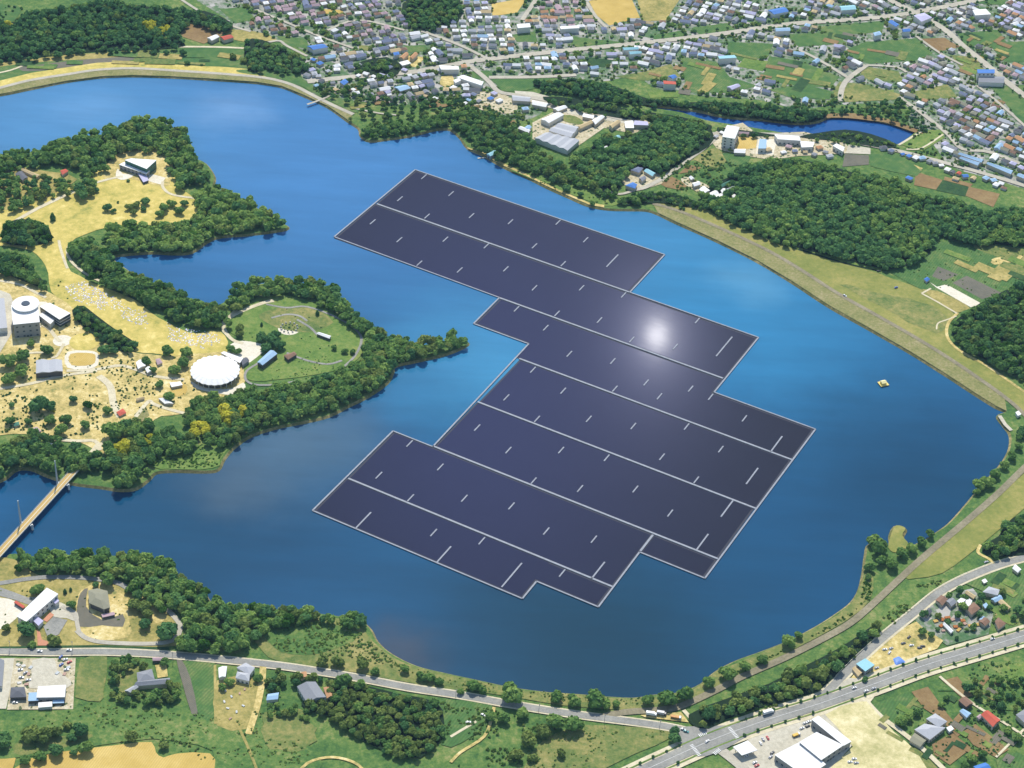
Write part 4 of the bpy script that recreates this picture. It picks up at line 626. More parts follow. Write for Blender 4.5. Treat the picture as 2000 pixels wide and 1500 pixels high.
# single trees: (px of the crown centre, crown radius m, kind, phrase)
SOLO = [((1000,1350),7.5,'b','big round tree on the near shore at the bottom centre'),((925,1338),4.6,'b','round tree on the near shore left of the big round one'),((940,1344),3.6,'b','smaller tree beside the round tree on the near shore'),((1085,1358),4.6,'b','pale-leaved tree on the near shore, fourth from the big round one'),((1122,1366),4.6,'b','upright tree on the near shore between two clumps'),((1160,1362),6.8,'b','wide tree in the middle of the near shore'),((1180,1372),4.4,'b','low tree beside the wide one on the near shore'),((1205,1372),2.8,'b','thin tree on the near shore right of the wide one'),
 ((1268,1365),4.5,'b','dark tree left of the pair by the dam track'),((1305,1362),6.5,'b','big dark tree by the start of the dam track'),((1338,1352),6.,'b','second big tree by the start of the dam track'),((1385,1328),4.6,'b','tree on the lake side of the dam track, lowest of the row'),((1425,1312),6.,'b','big tree on the lake side of the dam track'),((1455,1300),4.6,'b','tree above the big one on the lake side of the dam track'),((1490,1287),4.,'b','third tree up the lake side of the dam track'),((1540,1250),5.,'b','bushy tree on the bank where the dam track straightens'),((1560,1240),3.4,'b','small bush on the bank where the dam track straightens'),
 ((630,1288),4.4,'o','left one of the pair of dark round trees by the road'),((658,1290),4.6,'o','right one of the pair of dark round trees by the road'),((706,1294),5.,'o','dark round tree right of the pair by the road'),((732,1310),3.4,'b','small tree by the road near the shore curve'),((790,1305),3.6,'b','slim tree near the shore curve'),((822,1318),3.8,'b','left tree of the low clump near the shore'),((840,1322),3.6,'b','middle tree of the low clump near the shore'),((858,1328),3.2,'b','right tree of the low clump near the shore'),
 ((670,1325),5.4,'b','dark tree behind the big grey-roofed house'),((1020,1390),4.4,'b','dark tree beside the road bend at the bottom centre'),((1085,1408),6.8,'b','left tree of the big clump below the road'),((1122,1412),6.6,'b','right tree of the big clump below the road'),((1060,1425),5.,'o','dull tree left of the big clump below the road'),((1030,1440),5.6,'o','dark ragged tree below the big clump'),((1010,1470),4.6,'o','ragged tree at the bottom edge left of the triangle'),((1095,1470),3.4,'o','low bush in the weedy triangle'),((960,1395),4.,'b','bush beside the sandy track'),((985,1400),4.2,'b','second bush beside the sandy track'),((1316,1425),3.6,'d','dark green round tree at the crossroads'),((1318,1440),4.,'d','dark clipped tree below the crossroads tree'),
 ((60,1428),6.,'o','left tree of the dark clump in the rough meadow'),((85,1432),5.6,'o','middle tree of the dark clump in the rough meadow'),((108,1426),4.6,'o','right tree of the dark clump in the rough meadow'),((160,1422),5.4,'d','dark round tree between clump and dirt strip'),((140,1440),3.4,'d','small dark tree above the golden field'),((168,1455),5.,'b','broad tree at the corner of the golden field'),((112,1462),5.,'d','dark tree at the edge of the golden field'),((145,1468),2.6,'d','slim dark tree at the edge of the golden field'),((255,1434),4.4,'o','low dark tree above the golden field'),((0,1440),6.,'d','dark tree cut by the left edge'),((78,1476),4.2,'b','hedge tree at the left of the golden field'),((50,1480),3.8,'b','second hedge tree at the left of the golden field'),((320,1455),3.2,'o','bush right of the golden field'),((130,1415),3.,'o','bush above the clump in the rough meadow'),
 ((330,1228),8.,'d','very big round tree at the end of the loop road'),((285,1215),4.6,'d','dark tree left of the very big round one'),((262,1178),4.6,'o','brownish tree right of the pavilion'),((280,1180),5.,'o','second brownish tree right of the pavilion'),((290,1196),4.,'o','third brownish tree right of the pavilion'),((188,1140),2.6,'d','small dark tree above the pavilion'),((68,1150),4.,'b','leafy tree behind the long white hall'),((80,1145),3.6,'b','second leafy tree behind the long white hall'),((50,1228),6.6,'d','big dark round tree left of the brick path'),((105,1248),4.6,'o','brownish tree right of the brick path'),((141,1178),3.4,'b','bushy tree on the terrace'),((127,1156),2.,'s','slim dark cypress near the pavilion'),((138,1152),1.6,'s','small cypress near the pavilion'),((12,1225),3.2,'o','dull tree at the left edge of the park'),((62,1257),2.8,'b','bush by the road at the brick path'),
 ((528,660),5.6,'d','left tree of the round clump on the lawn'),((508,655),4.8,'d','outer left tree of the round clump on the lawn'),((545,672),4.8,'d','right tree of the round clump on the lawn'),((520,676),4.6,'d','lower tree of the round clump on the lawn'),((538,652),4.,'d','upper tree of the round clump on the lawn'),((470,638),4.2,'o','dark tree inside the bend of the promenade'),((468,650),3.2,'o','low tree inside the bend of the promenade'),((620,612),2.4,'s','tall dark cypress pair on the lawn'),((511,634),1.8,'s','small cypress above the round clump'),((652,678),2.6,'b','small tree at the lower right of the lawn'),((674,684),2.8,'b','tree at the right side of the lawn'),((690,685),2.6,'b','tree near the right rim of the lawn'),((450,680),4.,'b','tree at the upper corner of the plaza'),((465,684),3.2,'b','low tree in the plaza bed'),
 ((74,784),7.8,'d','big round dark tree in the lower park'),((95,790),5.,'d','dark tree leaning on the big one in the lower park'),((24,788),2.6,'d','small dark tree left of the big one in the lower park'),((143,778),3.6,'d','dark round tree in the middle of the lower park'),((172,788),4.2,'g','bright green round tree in the lower park'),((208,800),3.8,'b','tree beside the boulevard in the lower park'),((105,802),2.,'y','small yellow-green bush below the big dark tree'),((130,815),4.8,'b','tree at the bottom of the lower park'),((98,818),4.6,'b','left tree at the bottom of the lower park'),((225,835),8.6,'b','huge spreading tree beside the boulevard end'),((118,835),5.4,'b','broad tree above the footbridge wood'),((165,828),4.,'b','tree left of the huge spreading one'),((20,820),4.2,'b','tree at the left of the lower park'),((55,822),3.4,'b','small tree at the left of the lower park'),
 ((15,700),6.6,'b','broad tree below the museum at the left edge'),((45,690),5.6,'b','tree below the museum front'),((40,720),6.,'b','broad tree left of the dark-fronted hall'),((90,680),5.,'b','tree right below the museum front'),((15,735),5.6,'b','lower tree left of the dark-fronted hall'),((60,668),3.4,'b','small tree against the museum front'),((202,680),4.6,'d','left dark tree of the almond-shaped bed'),((222,682),4.,'d','right dark tree of the almond-shaped bed'),((325,682),5.,'b','left tree of the clump left of the dome'),((362,685),4.8,'b','top tree of the clump left of the dome'),((355,705),5.2,'b','middle tree of the clump left of the dome'),((340,718),5.,'b','lower tree of the clump left of the dome'),((284,703),4.2,'b','round tree between the small white huts'),((300,720),3.2,'b','tree right of the small white huts'),((262,670),4.,'d','tree at the lower end of the long hedge'),((330,770),4.6,'b','tree below the terrace'),((310,748),3.4,'b','small tree left of the terrace'),
 ((103,425),3.6,'s','pointed dark tree in the middle of the meadow'),((155,366),6.6,'d','big dark tree beside the white park road'),((186,368),3.2,'d','small tree right of the big dark one'),((210,402),4.2,'d','round dark tree in the meadow'),((230,394),1.8,'d','small dark bush in the meadow'),((222,410),2.6,'d','low dark bush in the meadow'),((252,402),3.6,'o','left tree of the ragged meadow group'),((266,398),3.8,'o','middle tree of the ragged meadow group'),((284,390),4.,'d','upper tree of the ragged meadow group'),((262,412),3.2,'o','lower tree of the ragged meadow group'),((280,406),2.8,'d','right tree of the ragged meadow group'),((320,402),4.6,'b','tree right of the ragged meadow group'),((335,395),4.,'b','tree near the east cape wood'),((350,408),4.4,'b','second tree near the east cape wood'),((312,415),3.8,'b','low tree near the east cape wood'),((360,395),3.6,'d','dark tree by the pink-grey path'),((250,352),2.2,'d','bush before the visitor building'),
 ((1716,1064),6.6,'b','big tree on the small wooded point, left of the bare spit'),((1706,1052),4.8,'b','upper tree on the small wooded point'),((1722,1092),4.4,'b','tree at the root of the small wooded point'),((1700,1105),4.,'b','tree below the small wooded point'),((1745,1098),5.,'b','tree right of the bare spit'),((1762,1078),4.6,'b','second tree right of the bare spit'),((1782,1068),4.4,'b','third tree right of the bare spit'),((1800,1055),4.2,'b','fourth tree right of the bare spit'),((1818,1040),3.8,'b','fifth tree right of the bare spit'),((1695,1125),2.6,'b','bush on the bank below the point'),
 ((1912,945),5.,'b','big tree leaning over the lake at the right'),((1930,938),5.2,'b','second tree leaning over the lake at the right'),((1944,922),4.6,'b','third tree leaning over the lake at the right'),((1962,905),4.,'b','tree on the right shore near the edge'),((1978,888),4.2,'b','tree at the right shore by the edge'),((1990,870),3.8,'b','small tree at the right shore by the edge'),((1998,838),5.4,'d','dark tree beside the quay at the right edge'),((1990,850),3.4,'b','bush beside the quay at the right edge'),((1908,958),3.,'b','bush under the leaning trees'),((1940,706),3.6,'d','dark round bush at the foot of the right edge wood'),
 ((1335,407),2.2,'d','small round bush at the top of the right dam'),((1078,350),3.8,'d','left tree on the top right lawn'),((1106,365),3.8,'d','middle tree on the top right lawn'),((1134,378),3.2,'d','right tree on the top right lawn'),((1092,355),2.2,'d','bush between two trees on the top right lawn'),((1156,395),3.,'b','tree at the corner of the top right lawn'),((1240,388),5.,'b','broad tree where the lawn meets the right dam'),((1215,390),4.,'b','tree left of the broad one at the top of the right dam'),
 ((300,100),3.2,'d','left tree of the three beyond the left dam'),((324,101),3.,'d','middle tree of the three beyond the left dam'),((356,101),3.8,'d','right tree of the three beyond the left dam'),((366,121),2.8,'d','small round tree in the rice field'),((394,126),1.8,'d','bush in the rice field'),((455,108),3.6,'o','tree near the dark copse'),((475,116),3.4,'o','second tree near the dark copse'),
 ((1826,1410),3.,'b','shrub behind the grey tiled house'),((1760,1405),4.,'b','left tree of the dark hedge by the green plot'),((1775,1398),3.2,'b','middle tree of the dark hedge by the green plot'),((1790,1390),3.,'b','right tree of the dark hedge by the green plot'),((1690,1325),2.4,'d','slim tree by the cyan-roofed hut'),((1900,1480),3.4,'b','tree beside the brown square field'),((1885,1492),3.2,'b','second tree beside the brown square field'),((1920,1470),3.,'b','third tree beside the brown square field'),((1990,1440),3.4,'b','tree right of the red-roofed house'),((1970,1425),3.,'b','small tree right of the red-roofed house'),((1840,1375),2.6,'b','bush by the dark shed'),((1850,1362),2.4,'b','second bush by the dark shed'),
 ((320,300+990),3.2,'b','tree beside the pink-roofed shed'),((503,1322),3.4,'b','tree right of the white house'),((448,1330),3.2,'b','tree between the two white houses'),((435,1340),3.,'b','bush below the small white house'),((1040,1478),3.4,'o','bush at the bottom edge near the triangle'),((900,1350),2.6,'b','bush by the road on the near shore')]
# ------------------------------------------------------------------ buildings
wallw = plain('white_wall', (.66, .64, .58), .8, .2, .1); wallc = plain('cream_wall', (.55, .48, .36), .8, .2, .12); wallg = plain('grey_wall', (.30, .30, .29), .8, .2, .12)
walld = plain('dark_wall', (.12, .11, .1), .8, .2, .2); glassm = plain('window_glass', (.05, .07, .09), .15, .6, .2); trimm = plain('dark_trim', (.05, .06, .06), .6, .3, .1)
ROOF = {'white': (.82, .81, .78), 'grey': (.25, .26, .28), 'pale grey': (.44, .45, .47), 'dark grey': (.12, .125, .14), 'blue-grey': (.17, .20, .29), 'purple-grey': (.26, .22, .30), 'pinkish': (.44, .31, .33), 'orange': (.50, .27, .13),
        'red': (.52, .10, .06), 'brown': (.24, .14, .09), 'tan': (.55, .42, .22), 'blue': (.07, .20, .52), 'light blue': (.32, .48, .64), 'cyan': (.30, .56, .62), 'lilac': (.48, .46, .62), 'olive-grey': (.27, .26, .18), 'green': (.07, .2, .14)}
def RM(k): return roofmat('roof_'+k.replace(' ', '_').replace('-', '_'), ROOF[k])
def roof_geo(A, kind, z, rise, ov=.5, th=.35):
    """A: 4 eave corners; returns MB with a flat, gable, hip, shed or saw roof"""
    c = [sum(p[i] for p in A)/4 for i in (0, 1)]
    a = sum(A[i][0]*A[(i+1) % 4][1]-A[(i+1) % 4][0]*A[i][1] for i in range(4))
    if a < 0: A = A[::-1]
    P = []
    for p in A:
        d = math.hypot(p[0]-c[0], p[1]-c[1]); k = (d+ov)/d; P.append((c[0]+(p[0]-c[0])*k, c[1]+(p[1]-c[1])*k))
    m = MB()
    if kind == 'flat':
        m.prism(P, z, z+th)
        Q = [(c[0]+(p[0]-c[0])*.985, c[1]+(p[1]-c[1])*.985) for p in P]
        return m
    L1 = math.dist(P[0], P[1]); L2 = math.dist(P[1], P[2])
    if L1 < L2: P = P[1:]+P[:1]; L1, L2 = L2, L1
    ma = ((P[3][0]+P[0][0])/2, (P[3][1]+P[0][1])/2); mb = ((P[1][0]+P[2][0])/2, (P[1][1]+P[2][1])/2)
    if kind == 'hip':
        t = min(.48, L2/2/L1); r0 = (ma[0]+(mb[0]-ma[0])*t, ma[1]+(mb[1]-ma[1])*t); r1 = (mb[0]+(ma[0]-mb[0])*t, mb[1]+(ma[1]-mb[1])*t)
    else: r0, r1 = ma, mb
    if kind == 'saw':
        n = max(2, int(L1/9))
        for i in range(n):
            f = lambda t, s: (P[0][0]+(P[1][0]-P[0][0])*t, P[0][1]+(P[1][1]-P[0][1])*t) if s == 0 else (P[3][0]+(P[2][0]-P[3][0])*t, P[3][1]+(P[2][1]-P[3][1])*t)
            t0, t1 = i/n, (i+1)/n; tm = (t0+t1)/2
            q = [f(t0, 0), f(t1, 0), f(t1, 1), f(t0, 1)]; r = [f(tm, 0), f(tm, 1)]
            m.add([(*q[0], z), (*q[1], z), (*q[2], z), (*q[3], z), (*r[0], z+rise), (*r[1], z+rise)], [(0, 4, 5, 3), (1, 2, 5, 4), (0, 1, 4), (3, 5, 2), (0, 3, 2, 1)])
        return m
    m.add([(*P[0], z), (*P[1], z), (*P[2], z), (*P[3], z), (*r0, z+rise), (*r1, z+rise), (*P[0], z-.15), (*P[1], z-.15), (*P[2], z-.15), (*P[3], z-.15)],
          [(0, 1, 5, 4), (2, 3, 4, 5), (1, 2, 5), (3, 0, 4), (6, 7, 1, 0), (7, 8, 2, 1), (8, 9, 3, 2), (9, 6, 0, 3), (9, 8, 7, 6)])
    return m
def bld(px, h, roof, rk, label, name='building', cat='building', wall=None, rise=None, win=0, group=None, base=0, ov=.5, door=False, solid=True):
    A = [G(x, y, ZG+h) for x, y in px]; c = (sum(p[0] for p in A)/4, sum(p[1] for p in A)/4)
    COVERS.append([PX(p[0], p[1]) for p in A]); BPX.append(([PX(c[0]+(p[0]-c[0])*1.5, c[1]+(p[1]-c[1])*1.5) for p in A], name))
    e = empty(name, (c[0], c[1], ZG), 0, label, cat, group)
    A = [(p[0]-c[0], p[1]-c[1]) for p in A]; w = wall or wallw
    MB().prism(A, base-.5 if base == 0 else base, h).build('wall', w, e)
    roof_geo(A, rk, h+.02, rise or 1.8, ov).build('roof', RM(roof), e)
    a = sum(A[i][0]*A[(i+1) % 4][1]-A[(i+1) % 4][0]*A[i][1] for i in range(4)); B = A if a > 0 else A[::-1]
    if win:
        nst = max(1, int(h/win[1])) if isinstance(win, tuple) else max(1, int(h/3.4)); gap = win[0] if isinstance(win, tuple) else 4.
        for i in range(4):
            p, q = B[i], B[(i+1) % 4]; L = math.dist(p, q); dx, dy = (q[0]-p[0])/L, (q[1]-p[1])/L; nx, ny = dy, -dx
            if ny > .55*1 and abs(nx) < .83: continue       # far side, never seen
            n = int((L-1.5)/gap)
            for k in range(n):
                t = (k+.5)*L/n
                for s in range(nst):
                    z0 = 1.0+s*h/nst; z1 = z0+min(1.7, h/nst-1.3)
                    m = MB(); hw = min(1.0, gap*.3)
                    m.box(-hw, 0, z0, hw, .1, z1, lambda X, Y, Z: (p[0]+dx*(t+X)+nx*Y, p[1]+dy*(t+X)+ny*Y, Z)); m.build('window', glassm, e)
    if door:
        i = min(range(4), key=lambda i: (B[i][1]+B[(i+1) % 4][1])); p, q = B[i], B[(i+1) % 4]; L = math.dist(p, q); dx, dy = (q[0]-p[0])/L, (q[1]-p[1])/L
        MB().box(L/2-1.1, 0, 0, L/2+1.1, .12, 2.4, lambda X, Y, Z: (p[0]+dx*X+dy*Y, p[1]+dy*X-dx*Y, Z)).build('door', trimm, e)
    return e
# bottom right
f = bld([(1562,1450),(1595,1431),(1646,1456),(1604,1484)], 9, 'white', 'flat', 'big white flat-roofed factory block, higher middle part, at the bottom right', 'factory', 'factory', wallg, win=(5, 4.2), door=True)
bld([(1514,1475),(1563,1450),(1612,1493),(1575,1518)], 7, 'white', 'flat', 'lower white factory block left of the higher one at the bottom right', 'factory', 'factory', wallg, win=(5, 4.2))
bld([(1586,1406),(1599,1399),(1662,1448),(1647,1456)], 8, 'white', 'flat', 'long narrow white factory wing at the bottom right', 'factory', 'factory', wallg, win=(6, 4.2))
# canopy of the filling station
A = [G(x, y, ZG+5.5) for x, y in ((1432,1459),(1460,1447),(1479,1465),(1449,1475))]; c = (sum(p[0] for p in A)/4, sum(p[1] for p in A)/4)
e = empty('canopy', (*c, ZG), 0, 'white flat canopy on posts beside the crossroads', 'canopy'); A = [(p[0]-c[0], p[1]-c[1]) for p in A]
roof_geo(A, 'flat', 5, 0, .2, .7).build('roof', RM('white'), e)
for p in A: MB().tube((p[0]*.75, p[1]*.75, 0), (p[0]*.75, p[1]*.75, 5), .25, .25).build('post', wallg, e)
MB().box(-4, -2.5, 0, 3, 2.5, 3).build('kiosk', wallg, e)
# grey tiled houses etc.
bld([(1810,1404),(1827,1394),(1849,1409),(1833,1420)], 5.5, 'pale grey', 'hip', 'upper wing of the pale grey tiled house at the bottom right', 'house', 'house', wallc, 2.2, win=(3, 2.7))
bld([(1787,1425),(1806,1414),(1846,1421),(1816,1444)], 5, 'pale grey', 'hip', 'lower wing of the pale grey tiled house at the bottom right', 'house', 'house', wallc, 2.2, win=(3, 2.7))
bld([(1777,1446),(1787,1432),(1808,1446),(1797,1458)], 3.4, 'olive-grey', 'gable', 'low olive-grey outhouse below the pale grey tiled house', 'house', 'house', wallc, 1.2)
bld([(1917,1396),(1930,1388),(1953,1406),(1939,1419)], 5, 'red', 'gable', 'bright red-roofed house at the bottom right', 'house', 'house', wallc, 1.8, win=(3.5, 2.6))
bld([(1908,1400),(1914,1395),(1918,1400),(1912,1404)], 3, 'pinkish', 'gable', 'tiny pink-roofed annex beside the bright red-roofed house', 'shed', 'shed', wallc, .8)
bld([(1875,1389),(1882,1385),(1896,1393),(1888,1401)], 3.5, 'light blue', 'gable', 'small light blue-roofed shed left of the red-roofed house', 'shed', 'shed', wallw, 1)
bld([(1873,1368),(1886,1361),(1900,1373),(1887,1380)], 4, 'brown', 'gable', 'dark brown shed above the small light blue one', 'shed', 'shed', walld, 1.4)
bld([(1849,1422),(1857,1418),(1862,1424),(1854,1429)], 3, 'white', 'flat', 'tiny white shed right of the pale grey tiled house', 'shed', 'shed')
bld([(1902,1497),(1924,1490),(1936,1502),(1914,1511)], 4, 'blue', 'gable', 'vivid blue-roofed shed cut by the bottom edge', 'shed', 'shed', wallw, 1.4)
bld([(1985,1396),(2010,1380),(2030,1400),(2005,1415)], 5, 'grey', 'hip', 'grey-roofed house cut by the right edge', 'house', 'house', wallc, 2)
bld([(1673,1297),(1690,1287),(1707,1299),(1690,1311)], 6, 'cyan', 'flat', 'cyan-roofed hut between side road and avenue', 'building', 'building', wallg, win=(3.5, 2.8), door=True)
bld([(1665,1306),(1672,1302),(1684,1313),(1676,1320)], 3.4, 'tan', 'gable', 'tan lean-to against the cyan-roofed hut', 'shed', 'shed', wallc, 1)
# littered village
for px, h, r, k, l in (([(1828,1172),(1838,1163),(1850,1171),(1840,1182)], 4, 'brown', 'gable', 'brown-roofed hut nearest the side road'), ([(1849,1174),(1858,1167),(1868,1176),(1858,1184)], 4, 'grey', 'gable', 'grey-roofed hut right of the brown one'), ([(1870,1174),(1879,1167),(1886,1172),(1876,1180)], 4, 'white', 'flat', 'left white flat hut in the littered village'),
    ([(1884,1180),(1890,1168),(1898,1174),(1893,1186)], 4, 'white', 'flat', 'right white flat hut in the littered village'), ([(1888,1188),(1902,1176),(1914,1188),(1898,1200)], 5, 'brown', 'hip', 'largest brown-roofed house in the littered village'), ([(1920,1156),(1932,1146),(1952,1152),(1948,1162),(1930,1166)][:4], 5, 'pale grey', 'hip', 'pale grey hip-roofed house in the green fields'),
    ([(1936,1170),(1952,1162),(1958,1170),(1944,1176)], 3.4, 'light blue', 'gable', 'light blue-roofed annex in the green fields'), ([(1950,1176),(1958,1171),(1974,1186),(1968,1191)], 3, 'tan', 'gable', 'long tan shed behind the light blue-roofed annex'), ([(1912,1213),(1922,1206),(1933,1214),(1924,1222)], 4, 'brown', 'gable', 'brown-roofed hut with a pale blue neighbour'),
    ([(1913,1210),(1918,1204),(1925,1208),(1920,1214)], 3, 'light blue', 'gable', 'tiny pale blue hut in the littered village'), ([(1885,1158),(1890,1154),(1906,1164),(1901,1169)], 3, 'tan', 'gable', 'long tan hut at the top of the littered village'), ([(1806,1196),(1813,1188),(1820,1194),(1812,1204)], 3.6, 'dark grey', 'gable', 'dark hut at the left tip of the littered village'),
    ([(1842,1220),(1846,1216),(1862,1232),(1857,1236)], 3, 'white', 'gable', 'long white hut in the orange clutter'), ([(1944,1214),(1950,1206),(1964,1218),(1950,1228)], 4, 'brown', 'hip', 'dull brown hut in the trees right of the village'), ([(1978,1110),(1984,1103),(1994,1112),(1988,1118)], 4, 'white', 'gable', 'white hut near the side road at the right edge'), ([(1920,1182),(1926,1178),(1930,1184),(1924,1188)], 3, 'light blue', 'flat', 'tiny pale blue tank shed in the village'),
    ([(1918,1134),(1924,1131),(1928,1136),(1922,1139)], 2.6, 'white', 'flat', 'tiny white shed above the pale grey hip-roofed house')):
    bld(px, h, r, k, l, 'hut' if 'hut' in l else 'shed' if 'shed' in l else 'house', 'hut' if 'hut' in l else 'shed' if 'shed' in l else 'house', wallc, 1.3)
# bottom left
bld([(91,1149),(113,1161),(52,1214),(34,1204)], 8.5, 'white', 'flat', 'long white flat-roofed hall at the bottom left', 'hall', 'hall', wallw, win=(5, 4), door=True)
bld([(66,1213),(73,1205),(84,1213),(75,1222)], 4.5, 'lilac', 'flat', 'small lilac-roofed annex below the long white hall', 'annex', 'annex')
bld([(103,1173),(110,1168),(115,1174),(108,1179)], 5, 'lilac', 'flat', 'small pale block at the upper end of the long white hall', 'annex', 'annex')
# hexagonal pavilion
P6 = [(172,1153),(190,1149),(210,1154),(215,1186),(203,1190),(174,1178)]; A = [G(x, y, ZG+7) for x, y in P6]; c = (sum(p[0] for p in A)/6, sum(p[1] for p in A)/6)
e = empty('pavilion', (*c, ZG), 0, 'weathered olive-grey hexagonal pavilion in the bottom left park', 'pavilion'); A = [(p[0]-c[0], p[1]-c[1]) for p in A]
MB().prism([(x*.9, y*.9) for x, y in A], -.5, 6.6).build('wall', walld, e)
m = MB(); n = 6; a = sum(A[i][0]*A[(i+1) % n][1]-A[(i+1) % n][0]*A[i][1] for i in range(n)); A = A if a > 0 else A[::-1]
m.add([(x, y, 6.6) for x, y in A]+[(x, y, 7.0) for x, y in A]+[(x*.35, y*.35, 9.2) for x, y in A], [(i, (i+1) % 6, 6+(i+1) % 6, 6+i) for i in range(6)]+[(6+i, 6+(i+1) % 6, 12+(i+1) % 6, 12+i) for i in range(6)]+[tuple(range(12, 18)), tuple(range(5, -1, -1))]).build('roof', RM('olive-grey'), e)
for x, y in A: MB().tube((x*.96, y*.96, 0), (x*.96, y*.96, 6.6), .25, .2).build('post', wallc, e)
bld([(199,1200),(222,1196),(224,1201),(201,1206)], 2.6, 'pinkish', 'flat', 'pink and blue stall below the hexagonal pavilion', 'stall', 'stall', walld)
bld([(28,1177),(32,1174),(48,1184),(45,1188)], 3, 'red', 'flat', 'red and blue kiosk left of the long white hall', 'kiosk', 'kiosk', walld)
# factory yard
bld([(76,1341),(128,1338),(126,1361),(72,1362)], 6, 'white', 'gable', 'white twin-roofed workshop in the factory yard', 'workshop', 'workshop', wallg, 1.2, win=(5, 4), door=True)
bld([(57,1354),(76,1353),(74,1368),(56,1369)], 4, 'light blue', 'flat', 'light blue-roofed shed beside the white workshop', 'shed', 'shed', walld)
bld([(22,1343),(47,1342),(51,1361),(20,1362)], 4.5, 'dark grey', 'hip', 'dark grey hip-roofed shed in the factory yard', 'shed', 'shed', walld, 1.8)
bld([(76,1373),(101,1371),(101,1380),(76,1382)], 3, 'white', 'flat', 'low white shed at the foot of the factory yard', 'shed', 'shed')
bld([(104,1368),(124,1367),(124,1373),(104,1374)], 2.6, 'light blue', 'flat', 'long low pale blue rack at the foot of the factory yard', 'shed', 'shed', walld)
bld([(-8,1290),(8,1290),(4,1340),(-12,1340)], 4, 'grey', 'gable', 'grey shed cut by the left edge', 'shed', 'shed')
# farmhouse and houses by the road
bld([(268,1314),(296,1307),(301,1326),(270,1336)], 5, 'grey', 'hip', 'upper wing of the dark grey farmhouse in its hedge', 'farmhouse', 'farmhouse', wallc, 2.4)
bld([(262,1340),(272,1330),(331,1324),(331,1335)], 4.6, 'grey', 'gable', 'long lower wing of the dark grey farmhouse', 'farmhouse', 'farmhouse', wallc, 1.8)
bld([(244,1349),(262,1339),(270,1342),(255,1352)], 4, 'pale grey', 'gable', 'pale grey shed at the lower left of the farmhouse', 'shed', 'shed', wallc, 1.2)
bld([(299,1284),(321,1284),(321,1290),(299,1290)], 3, 'pinkish', 'gable', 'pink-roofed shed by the road above the farmhouse', 'shed', 'shed', walld, .8)
bld([(427,1305),(443,1302),(440,1321),(428,1323)], 4.4, 'white', 'gable', 'small white-roofed house beside the road', 'house', 'house', wallw, 1.2)
bld([(463,1304),(480,1295),(497,1304),(487,1318)], 5, 'pale grey', 'hip', 'upper part of the pale grey and white house beside the road', 'house', 'house', wallw, 2, win=(3, 2.6))
bld([(464,1312),(487,1316),(486,1330),(461,1324)], 5, 'pale grey', 'hip', 'lower part of the pale grey and white house beside the road', 'house', 'house', wallw, 1.8, win=(3, 2.6))
bld([(581,1341),(616,1332),(636,1361),(600,1372)], 5.6, 'grey', 'gable', 'big grey-roofed house above the feathery grove', 'house', 'house', wallw, 2.8, win=(3.5, 2.8), door=True)
bld([(632,1343),(651,1343),(652,1358),(639,1363)], 3.6, 'orange', 'gable', 'orange-roofed annex of the big grey-roofed house', 'annex', 'annex', wallc, 1.2)
bld([(586,1315),(598,1312),(599,1321),(588,1325)], 3, 'orange', 'gable', 'tiny orange-roofed shed among the roadside trees', 'shed', 'shed', wallc, .8)
bld([(524,1356),(544,1353),(542,1365),(521,1367)], 3.6, 'light blue', 'gable', 'light blue-roofed shed left of the big grey-roofed house', 'shed', 'shed', wallw, 1)
# peninsula
# domed pavilion with scalloped rim
cx, cy = G(420, 722, ZG+8); e = empty('domed_pavilion', (cx, cy, ZG), 0, 'huge round white scalloped pavilion roof on the peninsula', 'pavilion'); NR = 24; RR = 24.5
COVERS.append([PX(cx+RR*math.cos(t), cy+RR*math.sin(t)) for t in np.linspace(0, 6.28, 16)])
vs = [(0, 0, 11.5)]; fs = []; K = NR*4
for ring, (rr, zz) in enumerate(((.35, 10.9), (.7, 9.4), (1.0, 7.2))):
    for i in range(K):
        a_ = 6.28318*i/K; sc = abs(math.sin(a_*NR/2)); r_ = RR*rr*(1-(.0, .01, .045)[ring]*(1-sc)); vs.append((r_*math.cos(a_), r_*math.sin(a_), zz+(.0, .05, .3)[ring]*sc))
fs += [(0, 1+i, 1+(i+1) % K) for i in range(K)]
for r_ in range(2): fs += [(1+r_*K+i, 1+(r_+1)*K+i, 1+(r_+1)*K+(i+1) % K, 1+r_*K+(i+1) % K) for i in range(K)]
vs += [(x, y, z-.6) for x, y, z in vs[1+2*K:1+3*K]]; fs += [(1+2*K+i, 1+3*K+i, 1+3*K+(i+1) % K, 1+2*K+(i+1) % K) for i in range(K)]
link('roof', mesh('roof', vs, fs), (RM('white'),), e)
MB().prism([((RR-4.5)*math.cos(6.28318*i/32), (RR-4.5)*math.sin(6.28318*i/32)) for i in range(32)], -.5, 7.6).build('wall', walld, e)
for i in range(NR):
    a_ = 6.28318*(i+.5)/NR; MB().tube(((RR-2.2)*math.cos(a_), (RR-2.2)*math.sin(a_), 0), ((RR-1.6)*math.cos(a_), (RR-1.6)*math.sin(a_), 7.4), .35, .35, 6).build('column', wallw, e)
bld([(432,690),(438,687),(474,700),(468,709)], 5, 'white', 'flat', 'white covered link between the dome and the plaza', 'covered_walk', 'covered walk', wallw)
bld([(470,702),(480,698),(486,704),(474,713)], 4, 'dark grey', 'gable', 'small dark-roofed hut beside the white dome', 'hut', 'hut', wallg, 1)
bld([(503,707),(528,684),(541,691),(513,713)], 5.5, 'light blue', 'gable', 'light blue-roofed hall on the lawn beside the dome', 'hall', 'hall', walld, 1.5, door=True)
bld([(555,694),(574,687),(579,692),(563,702)], 4, 'brown', 'hip', 'small brown-roofed shelter on the green lawn', 'shelter', 'shelter', walld, 1.4)
